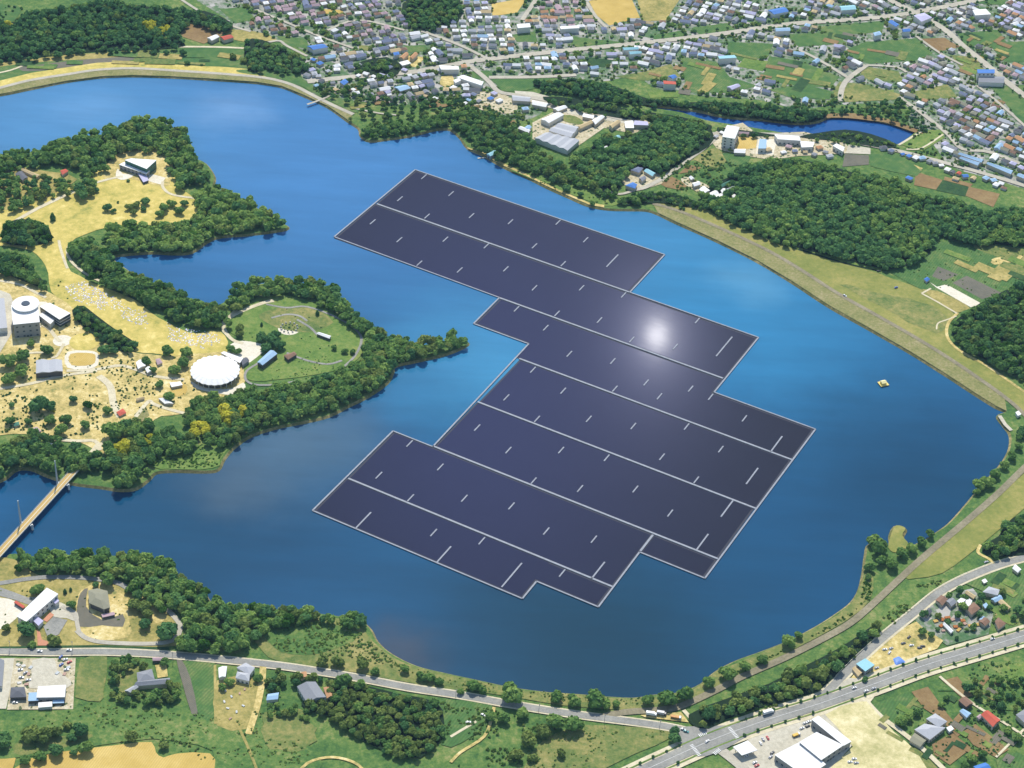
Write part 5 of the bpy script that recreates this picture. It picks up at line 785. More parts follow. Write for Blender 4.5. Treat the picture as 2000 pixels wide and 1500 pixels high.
bld([(619,652),(624,649),(646,656),(643,661)], 3.4, 'white', 'gable', 'small white-roofed shelter on the green lawn', 'shelter', 'shelter', walld, 1)
# museum
bld([(22,597),(73,594),(77,629),(26,634)], 17, 'white', 'flat', 'grey-fronted main block of the white museum at the left', 'museum', 'museum', wallg, win=(6, 5.2), door=True)
e = bld([(78,599),(97,592),(137,612),(116,624)], 10, 'white', 'flat', 'white flat-roofed gallery wing right of the museum', 'museum_wing', 'museum', glassm)
A = [G(x, y, ZG+10) for x, y in ((78,599),(97,592),(137,612),(116,624))]
for zz in (3.2, 6.4): MB().prism([(p[0]*1.0-e.location.x, p[1]-e.location.y) for p in [(sum(q[0] for q in A)/4+(a_[0]-sum(q[0] for q in A)/4)*1.03, sum(q[1] for q in A)/4+(a_[1]-sum(q[1] for q in A)/4)*1.03) for a_ in A]], zz, zz+.5).build('balcony', wallw, e)
bld([(76,616),(84,611),(106,625),(98,633)], 6, 'white', 'flat', 'low white link in front of the gallery wing', 'museum_link', 'museum', wallw)
cx, cy = G(50, 593, ZG+20); e = empty('museum_drum', (cx, cy, ZG), 0, 'low round white drum on the roof of the museum at the left', 'roof drum')
MB().tube((0, 0, 17.4), (0, 0, 19.4), 12.2, 12.2, 32).build('wall', wallw, e)
MB().tube((0, 0, 19.4), (0, 0, 20.1), 13.6, 13.6, 40).build('roof', RM('white'), e)
MB().tube((0, 0, 20.1), (0, 0, 20.8), 4.5, 4., 20).build('skylight', glassm, e)
bld([(71,704),(120,703),(122,725),(71,729)], 6.5, 'pale grey', 'saw', 'pale grey ridged hall with a dark front in the park', 'hall', 'hall', walld, 1.4, door=True)
bld([(-30,585),(8,583),(14,640),(-30,645)], 7, 'pale grey', 'flat', 'pale flat-roofed block at the left edge beside the museum', 'building', 'building')
# visitor building
bld([(244,313),(257,310),(305,313),(286,330)], 11, 'white', 'flat', 'white upper hall of the visitor building on the meadow', 'visitor_building', 'visitor building', plain('green_fascia', (.05, .16, .12), .6), win=(5, 5))
bld([(233,322),(243,317),(292,334),(285,340)], 6, 'white', 'flat', 'white lower terrace block of the visitor building', 'visitor_building', 'visitor building', wallg, win=(5, 3))
bld([(268,337),(284,340),(290,352),(280,356)], 3, 'lilac', 'flat', 'lilac-roofed porch of the visitor building', 'porch', 'porch', glassm)
# small huts of the park and the far wood edge
for px, h, r, k, l in (([(118,333),(128,330),(133,334),(122,341)], 4, 'red', 'hip', 'red-roofed kiosk among the top park trees'), ([(30,340),(42,334),(54,346),(44,352)], 4, 'dark grey', 'gable', 'dark hut among the top left park trees'), ([(39,331),(48,330),(78,342),(72,346)], 3.5, 'tan', 'gable', 'long tan hut among the top left park trees'),
    ([(266,708),(278,702),(284,714),(270,720)], 4, 'white', 'gable', 'white hut left of the round tree in the park'), ([(284,720),(292,716),(296,724),(288,728)], 3.5, 'white', 'gable', 'small white hut below the round tree in the park'), ([(304,702),(312,700),(317,708),(308,712)], 3, 'pinkish', 'hip', 'red and white tent in the park'), ([(228,805),(240,798),(246,806),(234,812)], 2.6, 'red', 'hip', 'small red tent beside the boulevard'),
    ([(310,778),(326,780),(338,788),(322,788)], 3, 'white', 'gable', 'long white hut by the terrace path'), ([(92,866),(96,864),(126,874),(123,878)], 2.6, 'white', 'gable', 'thin white shelter in the footbridge wood'), ([(266,778),(280,775),(282,778),(268,782)], 2.6, 'tan', 'gable', 'tan stall beside the terrace path'), ([(56,838),(72,834),(80,842),(62,846)], 3, 'pinkish', 'hip', 'pink-roofed stall in the lower park'), ([(332,748),(352,746),(356,752),(336,756)], 3, 'white', 'flat', 'small pale hut left of the terrace'), ([(26,826),(36,824),(38,830),(28,832)], 2.6, 'green', 'hip', 'green-roofed stall in the lower park')):
    nm = l.split(' ')[-4] ; nm = next((w_ for w_ in ('kiosk', 'hut', 'tent', 'shelter', 'stall') if w_ in l), 'hut')
    bld(px, h, r, k, l, nm, nm, wallc, 1.1)
bld([(951,301),(964,294),(971,298),(958,305)], 4.5, 'cyan', 'gable', 'pale cyan-roofed boathouse on the top shore', 'boathouse', 'boathouse', wallg, 1.4, door=True)
# works sheds
for rec in (([(1045,270),(1066,259),(1131,274),(1108,294)], 6, 'pale grey', 'saw', 'largest pale ridged shed, nearest the lake', 'long_shed'), ([(1072,255),(1095,240),(1130,248),(1115,268)], 6, 'pale grey', 'saw', 'middle pale ridged shed of the works', 'long_shed'), ([(1057,233),(1087,220),(1101,224),(1072,240)], 6, 'white', 'gable', 'white shed at the upper left of the works', 'long_shed'),
    ([(1156,235),(1172,226),(1181,228),(1163,243)], 5, 'white', 'gable', 'narrow white shed at the right of the works', 'long_shed'), ([(1128,246),(1154,235),(1158,240),(1134,251)], 4.5, 'tan', 'gable', 'narrow tan shed beside the green plot of the works', 'long_shed'), ([(1171,291),(1184,285),(1187,290),(1177,295)], 4, 'white', 'gable', 'lone white hut in the wood right of the works', 'hut'),
    ([(1012,251),(1019,247),(1036,254),(1032,259)], 4, 'white', 'gable', 'white hut in the wood left of the works', 'hut'), ([(1240,236),(1264,238),(1266,245),(1238,244)], 5, 'lilac', 'flat', 'lilac flat-roofed shed at the end of the works road', 'long_shed'), ([(1190,244),(1205,235),(1212,238),(1196,250)], 5, 'tan', 'gable', 'tan shed below the works road', 'long_shed'),
    ([(1220,238),(1236,236),(1238,250),(1222,250)], 4.5, 'white', 'flat', 'cream block near the end of the works road', 'long_shed'), ([(1024,250),(1030,245),(1038,248),(1033,253)], 4, 'light blue', 'gable', 'light blue hut left of the works', 'hut'), ([(1198,268),(1206,264),(1212,268),(1204,274)], 4, 'cyan', 'gable', 'cyan hut in the wood right of the works', 'hut'), ([(1080,212),(1100,206),(1108,210),(1090,217)], 4, 'white', 'gable', 'white shed beside the works road', 'long_shed'),
    ([(1000,186),(1036,190),(1034,198),(1002,196)], 5, 'pale grey', 'gable', 'pale shed at the start of the works road', 'long_shed'), ([(1040,196),(1070,202),(1066,209),(1040,204)], 5, 'white', 'gable', 'white shed at the start of the works road', 'long_shed'), ([(1140,222),(1160,226),(1158,232),(1138,228)], 4, 'white', 'flat', 'flat white shed below the works road', 'long_shed'),
    ([(1411,267),(1420,245),(1444,249),(1435,271)], 15, 'white', 'flat', 'tall white-roofed building beside the yellow court', 'tall_building'), ([(1484,272),(1497,273),(1496,290),(1481,290)], 6, 'light blue', 'flat', 'pale hall with a blue skylight on the pale court', 'hall'), ([(1513,263),(1560,266),(1563,275),(1520,272)], 7, 'white', 'flat', 'long white-roofed hall on the pond road', 'hall'),
    ([(1563,276),(1590,278),(1587,287),(1566,288)], 6, 'white', 'flat', 'white hall right of the long one on the pond road', 'hall'), ([(1627,285),(1634,281),(1649,288),(1646,296)], 6, 'white', 'flat', 'white hall beside the khaki yard', 'hall'), ([(1435,291),(1456,291),(1455,299),(1434,298)], 4, 'white', 'gable', 'white hut below the yellow court', 'hut'), ([(1444,257),(1463,258),(1462,262),(1444,261)], 4, 'pinkish', 'gable', 'pink-roofed shed above the yellow court', 'shed'),
    ([(1222,362),(1236,356),(1244,360),(1240,368),(1228,370)][:4], 5, 'blue', 'hip', 'blue-roofed farmhouse beside the lane'), ([(1232,332),(1246,326),(1256,328),(1248,337)], 5, 'blue-grey', 'hip', 'blue-grey farmhouse above the blue one'), ([(1258,334),(1266,330),(1280,338),(1274,344)], 4, 'cyan', 'gable', 'cyan-roofed shed beside the lane'), ([(1248,348),(1256,344),(1262,348),(1254,354)], 4, 'grey', 'gable', 'small grey shed beside the lane'),
    ([(1403,362),(1424,353),(1428,357),(1409,366)], 3, 'green', 'gable', 'long green-grey greenhouse below the lane', 'greenhouse'), ([(1414,371),(1432,363),(1435,367),(1418,375)], 3, 'pale grey', 'gable', 'long pale greenhouse below the lane', 'greenhouse'), ([(1352,358),(1364,354),(1368,360),(1356,364)], 4, 'white', 'gable', 'first white shed below the lane'), ([(1366,370),(1376,364),(1386,372),(1376,378)], 4, 'white', 'gable', 'second white shed below the lane'),
    ([(1384,378),(1396,372),(1404,378),(1392,386)], 4, 'white', 'gable', 'third white shed below the lane'), ([(1388,385),(1408,378),(1412,382),(1392,389)], 4, 'white', 'flat', 'fourth white shed below the lane, lowest of the row'), ([(1408,372),(1416,368),(1420,376),(1412,380)], 4, 'white', 'gable', 'fifth white shed below the lane'), ([(1430,382),(1438,381),(1439,386),(1431,387)], 3, 'white', 'gable', 'small white shed at the end of the row below the lane'), ([(1346,346),(1352,345),(1356,349),(1350,351)], 3, 'white', 'gable', 'small white shed at the start of the row below the lane'),
    ([(1421,377),(1427,375),(1430,379),(1424,381)], 3, 'light blue', 'gable', 'small pale blue shed below the lane'), ([(1871,301),(1878,299),(1921,312),(1916,317)], 5, 'light blue', 'gable', 'upper left long blue-roofed shed', 'long_shed'), ([(1874,309),(1880,307),(1914,318),(1909,323)], 5, 'light blue', 'gable', 'lower left long blue-roofed shed', 'long_shed'), ([(1927,320),(1932,317),(1978,333),(1974,340)], 5, 'light blue', 'gable', 'right long blue-roofed shed', 'long_shed'),
    ([(1986,343),(1992,339),(2040,354),(2034,362)], 5, 'light blue', 'gable', 'long blue-roofed shed at the right edge', 'long_shed'), ([(1909,136),(1942,136),(1942,143),(1910,143)], 12, 'blue', 'flat', 'tall hall with a vivid blue roof in the right town', 'hall'), ([(1911,148),(1962,150),(1960,162),(1912,160)], 6, 'grey', 'gable', 'low grey hall below the tall blue-roofed one', 'hall'),
    ([(1805,545),(1811,541),(1816,545),(1810,550)], 3, 'blue', 'hip', 'small vivid blue hut beside the cream yard'), ([(892,151),(906,147),(944,160),(940,167)], 6, 'white', 'flat', 'long white warehouse below the tree-lined avenue', 'warehouse'), ([(886,157),(896,153),(900,157),(890,162)], 6, 'white', 'flat', 'square white warehouse end below the avenue', 'warehouse'), ([(858,128),(895,130),(896,136),(862,136)], 7, 'white', 'flat', 'white warehouse with an orange neighbour', 'warehouse'),
    ([(1296,158),(1319,160),(1320,165),(1297,164)], 8, 'red', 'flat', 'bright red-roofed building above the wood', 'building'), ([(1305,149),(1314,146),(1322,150),(1314,154)], 8, 'blue', 'gable', 'blue-roofed building behind the red-roofed one', 'building'), ([(1403,110),(1434,108),(1438,113),(1406,115)], 8, 'cyan', 'flat', 'cyan-roofed school in the green fields', 'building'), ([(1216,93),(1244,92),(1247,96),(1219,98)], 7, 'cyan', 'gable', 'upper pale cyan hall near the pale court', 'hall'), ([(1228,101),(1250,100),(1253,104),(1231,106)], 7, 'cyan', 'gable', 'lower pale cyan hall near the pale court', 'hall'),
    ([(1514,55),(1542,54),(1543,60),(1516,61)], 7, 'light blue', 'gable', 'light blue hall below the avenue'), ([(1735,43),(1743,40),(1756,48),(1750,52)], 7, 'blue', 'gable', 'long blue-roofed hall at the green field'), ([(1762,57),(1776,56),(1778,61),(1764,62)], 7, 'blue', 'gable', 'short blue-roofed hall at the green field'), ([(1706,64),(1718,61),(1722,67),(1709,70)], 7, 'light blue', 'hip', 'square light blue hall below the green field'),
    ([(1785,30),(1805,25),(1820,34),(1800,42)], 9, 'lilac', 'hip', 'large lilac-grey roofed hall between the two avenues'), ([(1900,20),(1925,18),(1935,28),(1905,30)], 8, 'white', 'flat', 'large white hall at the top right'), ([(1010,48),(1034,46),(1036,53),(1012,55)], 8, 'white', 'flat', 'white hall below the orange-roofed estate'), ([(1094,52),(1130,50),(1131,55),(1096,57)], 7, 'white', 'flat', 'long white hall in the middle of the far town'), ([(600,90),(628,86),(640,92),(612,97)], 7, 'blue', 'gable', 'large blue-roofed hall in the left estate'),
    ([(664,160),(674,154),(680,160),(672,166)], 5, 'blue', 'hip', 'vivid blue-roofed house in the lakeside hamlet'), ([(768,103),(778,101),(780,106),(771,108)], 6, 'blue', 'hip', 'vivid blue-roofed house left of the orange-topped pair'), ([(780,112),(792,102),(798,106),(788,115)], 5, 'orange', 'gable', 'left one of the orange-topped pair of houses'), ([(800,112),(810,102),(816,106),(806,115)], 5, 'orange', 'gable', 'right one of the orange-topped pair of houses'), ([(900,126),(910,125),(912,131),(902,132)], 5, 'orange', 'hip', 'orange-roofed house beside the white warehouse'),
    ([(430,72),(448,68),(456,73),(438,78)], 5, 'red', 'gable', 'red-roofed farmhouse beside the brown ploughed field'), ([(405,74),(420,68),(428,72),(414,79)], 5, 'white', 'gable', 'pale farmhouse left of the red-roofed one'), ([(780,122),(796,118),(802,124),(786,128)], 4, 'white', 'flat', 'white shed at the curved sandy court'), ([(1420,170),(1438,164),(1446,168),(1430,175)], 5, 'lilac', 'gable', 'grey farmhouse above the pond wood'), ([(770,170),(790,166),(802,172),(782,178)], 4, 'light blue', 'gable', 'pale blue-roofed shed in the lakeside hamlet'),
    ([(1500,20),(1530,14),(1540,22),(1512,28)], 7, 'blue', 'gable', 'blue-roofed works hall at the top of the town'), ([(1640,12),(1668,10),(1672,18),(1644,20)], 7, 'cyan', 'gable', 'pale cyan hall at the top of the town')) :
    px, h, r, k, l = rec[:5]
    nm = rec[5] if len(rec) > 5 else next((w_ for w_ in ('farmhouse', 'warehouse', 'greenhouse', 'hall', 'shed', 'hut', 'house', 'building') if w_ in l), 'building')
    bld(px, h, r, k, l, nm, nm.replace('_', ' '), wallw if h > 5 else wallc, 1.6, win=(4.5, 3.6) if h > 9 or nm == 'hall' and px[0][1] > 260 else 0)
# ------------------------------------------------------------------ footbridge
ba = np.array(G(2, 1076, 6)); bb = np.array(G(146, 918, 6)); bl = float(np.linalg.norm(bb-ba)); bd = (bb-ba)/bl; bang = math.atan2(bd[1], bd[0])
br = empty('footbridge', (ba[0], ba[1], 0), bang, 'long cream footbridge with two pale masts over the left arm of the lake', 'bridge')
BW = 3.6; deckm = plain('deck_boards', (.52, .36, .13), .85, .2, .25, 1.5); kerbm = plain('bridge_kerb', (.72, .66, .52), .8, .2, .1, .5); steel = plain('bridge_steel', (.42, .46, .47), .5, .4, .1, .5)
MB().box(-14, -BW, 5.0, bl+10, BW, 5.8).build('girder', steel, br); MB().box(-14, -BW+.5, 5.8, bl+10, BW-.5, 5.95).build('deck', deckm, br)
MB().box(-14, -.3, 5.95, bl+10, .3, 6.02).build('centre_strip', kerbm, br)
for s_ in (-1, 1):
    MB().box(-14, s_*BW-(.5 if s_ > 0 else 0), 5.8, bl+10, s_*BW+(0 if s_ > 0 else .5), 6.15).build('kerb', kerbm, br)
    m = MB(); y = s_*(BW-.1)
    for i in range(int((bl+24)/2.4)): m.tube((-14+i*2.4, y, 6.1), (-14+i*2.4, y, 7.2), .06, .06, 5)
    m.tube((-14, y, 7.2), (bl+10, y, 7.2), .08, .08, 6); m.build('railing', steel, br)
for t in (bl*.335, bl*.835):
    m = MB(); yf = BW+2.6
    m.tube((t, yf, 5.2), (t, yf, 30), .95, .55, 12); m.build('mast', steel, br)
    MB().box(t-.9, -BW-3, 4.2, t+.9, yf+.8, 5.0).build('crossbeam', steel, br)
    for y in (-BW-2.2, yf): MB().tube((t, y, -1.5), (t, y, 4.2), 1.1, 1.0, 12).build('pier', wallw, br)
    MB().tube((t, -BW-2.2, 5.0), (t, -BW-2.2, 6.4), 1.0, .8, 12).build('anchor', wallw, br)
    for d in (): MB().tube((t, yf, 29), (t+d, BW-.2, 6.1), .07, .07, 5, False).build('cable', steel, br)
# ------------------------------------------------------------------ yellow raft
r = G(1725, 750, .5); rf = empty('work_raft', (r[0], r[1], 0), .4, 'small yellow work raft floating alone right of the solar array', 'raft')
yel = plain('raft_yellow', (.8, .62, .16), .6, .3, .1); 
for y in (-3, 0, 3): MB().tube((-4.2, y, .25), (4.2, y, .25), .7, .7, 12).build('float', plain('raft_float', (.25, .17, .08), .7), rf)
MB().box(-4.6, -4, .9, 4.6, 4, 1.25).build('deck', yel, rf)
m = MB(); m.box(-2.6, -2.2, 1.25, 2.2, 2.2, 3.3); m.build('cabin', yel, rf)
m = MB(); m.add([(-3, -2.6, 3.3), (2.6, -2.6, 3.3), (2.6, 2.6, 3.3), (-3, 2.6, 3.3), (-3, 0, 4.6), (2.6, 0, 4.6)], [(0, 1, 5, 4), (2, 3, 4, 5), (1, 2, 5), (3, 0, 4), (3, 2, 1, 0)]); m.build('roof', plain('raft_roof', (.85, .75, .35), .6), rf)
MB().tube((3.6, 0, 1.25), (3.6, 0, 5.5), .1, .06, 6).build('mast', steel, rf)
for s_ in (-1, 1):
    m = MB(); [m.tube((x, s_*3.8, 1.25), (x, s_*3.8, 2.2), .05, .05, 5) for x in (-4.2, -2.1, 0, 2.1, 4.2)]; m.tube((-4.2, s_*3.8, 2.2), (4.2, s_*3.8, 2.2), .05, .05, 5); m.build('railing', steel, rf)
# jetty of the boathouse
j0 = G(933, 309, .8); j1 = G(952, 307, .8); jd = math.atan2(j1[1]-j0[1], j1[0]-j0[0]); jl = math.dist(j0, j1)
jt = empty('jetty', (j0[0], j0[1], 0), jd, 'thin wooden jetty beside the boathouse', 'jetty')
MB().box(0, -.8, .7, jl, .8, .9).build('deck', kerbm, jt)
for i in range(5): MB().tube((i*jl/4, -.7, -1.2), (i*jl/4, -.7, .7), .12, .12, 6).build('post', steel, jt)
q0, q1 = G(1952, 812), G(1976, 846); 
strip('quay', [G(1952, 813), G(1963, 830), G(1975, 842)], 4, concrete, ZG+.9, label='pale quay at the right edge of the lake', cat='quay')
bld([(1984, 806), (1989, 803), (1994, 809), (1988, 812)], 3, 'white', 'flat', 'white control hut by the quay at the right edge', 'hut', 'hut')
# ------------------------------------------------------------------ vehicles
def paint(n, c): return plain('paint_'+n, c, .35, .5, .04, .3)
tyre = plain('tyre', (.02, .02, .02), .9, .1)
CARC = {'white': (.75, .75, .73), 'silver': (.42, .43, .45), 'red': (.5, .03, .03), 'blue': (.05, .12, .4), 'black': (.02, .02, .025), 'teal': (.04, .25, .25), 'dark grey': (.08, .08, .09)}
def prof(m, pts, w, x0=0):
    n = len(pts); vs = [(x, -w, z) for x, z in pts]+[(x, w, z) for x, z in pts]
    m.add(vs, [tuple(range(n)), tuple(range(2*n-1, n-1, -1))]+[(i, n+i, n+(i+1) % n, (i+1) % n) for i in range(n)]); return m
BODY = mesh('body', *(lambda m: (m.v, m.f))(prof(MB(), [(-2.2, .35), (-2.25, .85), (-1.9, .98), (1.0, .95), (2.1, .78), (2.2, .4), (2.1, .3)], .84)))
CAB = mesh('cabin', *(lambda m: (m.v, m.f))(prof(MB(), [(-1.85, .97), (-1.5, 1.42), (-.1, 1.46), (.9, .95)], .72)))
ROOFM = mesh('car_roof', *(lambda m: (m.v, m.f))(prof(MB(), [(-1.5, 1.43), (-1.4, 1.5), (-.2, 1.53), (-.1, 1.46)], .70)))
WHEEL = mesh('wheel', *(lambda m: (m.v, m.f))(MB().tube((0, -.11, 0), (0, .11, 0), .32, .32, 12)))
WHEEL.materials.append(tyre); CAB.materials.append(glassm)
BM = {}
def car(px, ang, c, label, z=0, name='car', group=None):
    x, y = G(*px)
    e = empty(name, (x, y, ZG+z), ang, label, 'car', group)
    if c not in BM:
        BM[c] = (BODY.copy(), ROOFM.copy()); [q.materials.append(paint(c.replace(' ', '_'), CARC[c])) for q in BM[c]]
    for nm, me in (('body', BM[c][0]), ('cabin', CAB), ('car_roof', BM[c][1])): o = bpy.data.objects.new(nm, me); col.objects.link(o); o.parent = e
    for wx in (-1.35, 1.35):
        for wy in (-.76, .76): o = bpy.data.objects.new('wheel', WHEEL); col.objects.link(o); o.parent = e; o.location = (wx, wy, .32)
def lorry(px, ang, cabc, boxc, label, L=7.5, name='lorry', hb=2.6, z=0):
    x, y = G(*px); e = empty(name, (x, y, ZG+z), ang, label, name)
    prof(MB(), [(L/2-1.9, .5), (L/2-1.9, 2.5), (L/2-.5, 2.5), (L/2-.05, 1.5), (L/2, .5)], 1.1).build('cab', paint(cabc.replace(' ', '_'), CARC[cabc]), e)
    MB().box(-L/2, -1.15, .9, L/2-2.0, 1.15, .9+hb).build('cargo_box', boxc, e); MB().box(-L/2, -.5, .55, L/2-.3, .5, .9).build('chassis', tyre, e)
    MB().box(L/2-.45, -.95, 1.5, L/2-.2, .95, 2.2).build('windscreen', glassm, e)
    for wx in (-L/2+1.2, -L/2+2.3, L/2-1.2):
        for wy in (-1., 1.): o = MB().tube((wx, wy-.14, .45), (wx, wy+.14, .45), .45, .45, 12).build('wheel', tyre, e)
def heading(P, px, flip=0):
    g = G(*px); i = min(range(len(P)-1), key=lambda i: math.dist(P[i], g)); return math.atan2(P[i+1][1]-P[i][1], P[i+1][0]-P[i][0])+flip
r1P = catmull([G(x, y) for x, y in R1], 4, False); drP = catmull([G(x, y) for x, y in DR], 4, False); crP = catmull([G(x, y) for x, y in crR], 4, False); srP = catmull([G(x, y) for x, y in SR], 4, False)
for px, c, l in (((1938,1250),'white','white car on the avenue near the right edge'),((1668,1346),'white','white car turning off the avenue at the side road'),((1691,1352),'white','first of two white cars together on the avenue'),((1706,1347),'silver','silver car behind the white one on the avenue')):
    car(px, heading(avP, px), c, l, 1.06)
car((1381,1450), avang+.25, 'white', 'white car crossing the middle of the crossroads', .95)
car((1334,1427), heading(r1P, (1334,1427)), 'white', 'white car waiting at the crossroads', .95); car((1340,1431), heading(r1P, (1340,1431)), 'teal', 'teal car waiting at the crossroads', .95)
car((78,1274), heading(r1P, (78,1274)), 'white', 'white car on the lakeside road at the left', .95); car((135,1272), heading(r1P, (135,1272)), 'white', 'white car on the lakeside road above the factory yard', .95)
car((1650,579), heading(crP, (1650,579)), 'white', 'white van-like car on the crest of the right dam', .65); car((1750,563), .6, 'blue', 'dark blue car parked on the dam slope', .6); car((1716,531), .2, 'black', 'black car at the foot of the right dam', .65)
car((1926,1099), heading(srP, (1926,1099)), 'silver', 'silver car on the track above the side road', .4)
for i, (px, c, a) in enumerate((((1458,1478),'white',.6),((1485,1453),'white',1.9),((1490,1446),'silver',1.9),((1499,1443),'red',1.9),((1478,1497),'red',.6),((1474,1491),'white',.6),((1505,1480),'silver',.8),((1508,1472),'dark grey',.8),((1552,1437),'dark grey',.5),((1566,1424),'white',.5),((1572,1414),'white',.5),((1580,1411),'white',.5),((1577,1420),'black',.5),((1660,1490),'white',.2),((1668,1484),'white',.2),((1672,1492),'silver',.2))):
    car(px, a, c, f'{c} car parked in the factory yard, ' + ('beside the canopy', 'above the red car', 'next above the red car', 'at the canopy end', 'cut by the bottom edge', 'beside the red one at the bottom edge', 'left of the lower block', 'at the corner of the lower block', 'beside the middle block', 'in the upper row', 'at the upper corner', 'next to the narrow wing', 'in the shade of the narrow wing', 'right of the block, lowest', 'right of the block, upper', 'right of the block, outermost')[i], .62, group='cars parked in the factory yard')
for i, (px, c, a) in enumerate((((1775,1246),'black',.9),((1764,1258),'dark grey',.4),((1802,1264),'black',.1),((1796,1267),'dark grey',.1),((1737,1276),'white',1.0),((1728,1270),'white',.3),((1700,1310),'white',1.),((1712,1306),'silver',.5),((1740,1268),'silver',.6),((1780,1262),'white',.3))):
    car(px, a, c, f'{c} car in the sandy yard, ' + ('uppermost', 'in the middle', 'at the right side', 'left of the right one', 'above the blue tarpaulin', 'at the left side', 'beside the cyan-roofed hut', 'right of the cyan-roofed hut', 'between tarpaulin and side road', 'near the right side')[i], .5, group='cars in the sandy yard')
for i, (px, c, a) in enumerate((((40,1310),'white',.2),((50,1316),'silver',.9),((42,1325),'white',.1),((56,1330),'white',.3),((119,1285),'blue',1.2),((120,1300),'blue',1.),((128,1290),'white',.6),((130,1310),'white',.2),((136,1295),'red',.8),((30,1374),'white',.1))):
    car(px, a, c, f'{c} car in the cluttered factory yard at the left, ' + ('uppermost left', 'second on the left', 'third on the left', 'lowest on the left', 'at the top right corner', 'below the corner one', 'in the top right group', 'right of the bare concrete', 'at the right rim', 'below the dark shed')[i], .7, group='cars in the left factory yard')
lorry((1272,1398), heading(r1P, (1272,1398)), 'white', paint('white', CARC['white']), 'white lorry with a grey load parked in the lay-by', 9, z=.9); lorry((1292,1397), heading(r1P, (1290,1398)), 'dark grey', paint('silver', CARC['silver']), 'dark lorry parked between white and orange ones', 8, z=.9)
lorry((1320,1404), heading(r1P, (1310,1402)), 'white', plain('lorry_orange', (.6, .3, .1)), 'lorry with an orange load parked in the lay-by', 9, z=.9, hb=1.2)
lorry((1500,1395), heading(avP, (1500,1395)), 'white', paint('white', CARC['white']), 'white box lorry on the avenue', 10, z=1.06, hb=2.9)
lorry((1555,1438), .5, 'white', plain('lorry_yellow', (.7, .45, .08)), 'yellow loaded lorry parked beside the white factory', 7, z=.62, hb=1.3)
car((915,1412), .2, 'white', 'white car on the grass left of the clump below the road', .35); car((944,1398), -.5, 'white', 'second white car on the grass, nearer the road', .35)
# clutter: timber stacks, tarpaulin, crates
def pile(px, w, l, h, a, c, label, name='timber_stack', cat='timber stack', group=None):
    x, y = G(*px); o = empty(name, (x, y, ZG+.5), a, label, cat, group); m = MB(); k = max(2, int(w/.5))
    for i in range(k):
        for j in range(max(1, int(h/.45))): m.box(-l/2+random.uniform(-.2, .2), -w/2+i*.5, j*.45, l/2+random.uniform(-.2, .2), -w/2+i*.5+.44, j*.45+.4)
    m.build('planks', c, o); MB().box(-l/2+.3, -w/2-.1, -.15, -l/2+.6, w/2+.1, 0).build('bearer', walld, o); MB().box(l/2-.6, -w/2-.1, -.15, l/2-.3, w/2+.1, 0).build('bearer', walld, o)
rusty = plain('rusty_orange', (.45, .17, .05), .85, .2, .3, 1); ochre = plain('ochre', (.6, .4, .12), .85, .2, .2, 1); pinkt = plain('pinkish_boards', (.5, .33, .25), .85, .2, .2, 1)
WORD = ['leftmost', 'second', 'third', 'fourth', 'fifth', 'sixth', 'seventh', 'eighth', 'ninth', 'tenth', 'eleventh', 'twelfth', 'thirteenth', 'fourteenth']
for i, (px, w_, l_, a, c, cn) in enumerate((((1827,1215),3,4,.4,ochre,'ochre'),((1840,1212),3,4,1,rusty,'rusty orange'),((1850,1208),2.5,5,.2,rusty,'rusty orange'),((1838,1224),3,4,.7,rusty,'rusty orange'),((1860,1212),3,3.5,.5,pinkt,'pinkish'),((1866,1226),3,4,.1,rusty,'rusty orange'),((1872,1232),2.5,5,.9,ochre,'ochre'),((1880,1214),3,4,.3,rusty,'rusty orange'),((1884,1220),3,3,.6,pinkt,'pinkish'),((1896,1224),3,5,.2,ochre,'ochre'),((1902,1230),3,4,1.1,rusty,'rusty orange'),((1908,1222),3,4,.4,ochre,'ochre'),((1842,1234),2,3,.2,pinkt,'pinkish'))):
    pile(px, w_, l_, 1.4, a, c, f'{cn} timber stack in the littered village, {WORD[i]} from the left', group='stacks in the littered village')
for i, px in enumerate(((36,1300),(60,1305),(52,1338),(38,1335),(112,1316),(126,1318),(46,1302),(134,1305),(56,1318))):
    pile(px, 2.6, 3.4, 1.3, random.random()*3, (wallw, steel, pinkt)[i % 3], f'{("white", "grey", "pinkish")[i % 3]} stack of goods in the left factory yard, {("upper left", "top of the left heap", "left of the bare concrete", "lower left", "right of the bare concrete", "lower right", "top middle", "right rim", "middle left")[i]}', 'goods_stack', 'stack of goods', 'stacks in the left factory yard')
for i, px in enumerate(((440,1350),(452,1362),(468,1356),(445,1385),(462,1392),(478,1348),(438,1372),(475,1380),(450,1405))):
    pile(px, 1.6, 2.6, .9, random.random()*3, (wallw, steel, pinkt)[i % 3], f'{("white", "grey", "pinkish")[i % 3]} heap in the garden of the white house, {("upper left", "upper middle", "top", "left", "middle", "upper right", "far left", "right", "lowest")[i]}', 'heap', 'heap', 'heaps in the garden of the white house')
tp = [G(x, y, ZG+1.0) for x, y in ((1744,1286),(1756,1281),(1770,1293),(1749,1300))]; n = 10; vs = []
for i in range(n+1):
    for j in range(n+1):
        s_, t = i/n, j/n; x = (1-s_)*((1-t)*tp[0][0]+t*tp[3][0])+s_*((1-t)*tp[1][0]+t*tp[2][0]); y = (1-s_)*((1-t)*tp[0][1]+t*tp[3][1])+s_*((1-t)*tp[1][1]+t*tp[2][1])
        vs.append((x, y, ZG+.65+(1.3+random.uniform(-.2, .2))*(math.sin(math.pi*s_)*math.sin(math.pi*t))**.5))
me = mesh('tarpaulin', vs, [(i*(n+1)+j, (i+1)*(n+1)+j, (i+1)*(n+1)+j+1, i*(n+1)+j+1) for i in range(n) for j in range(n)], True)
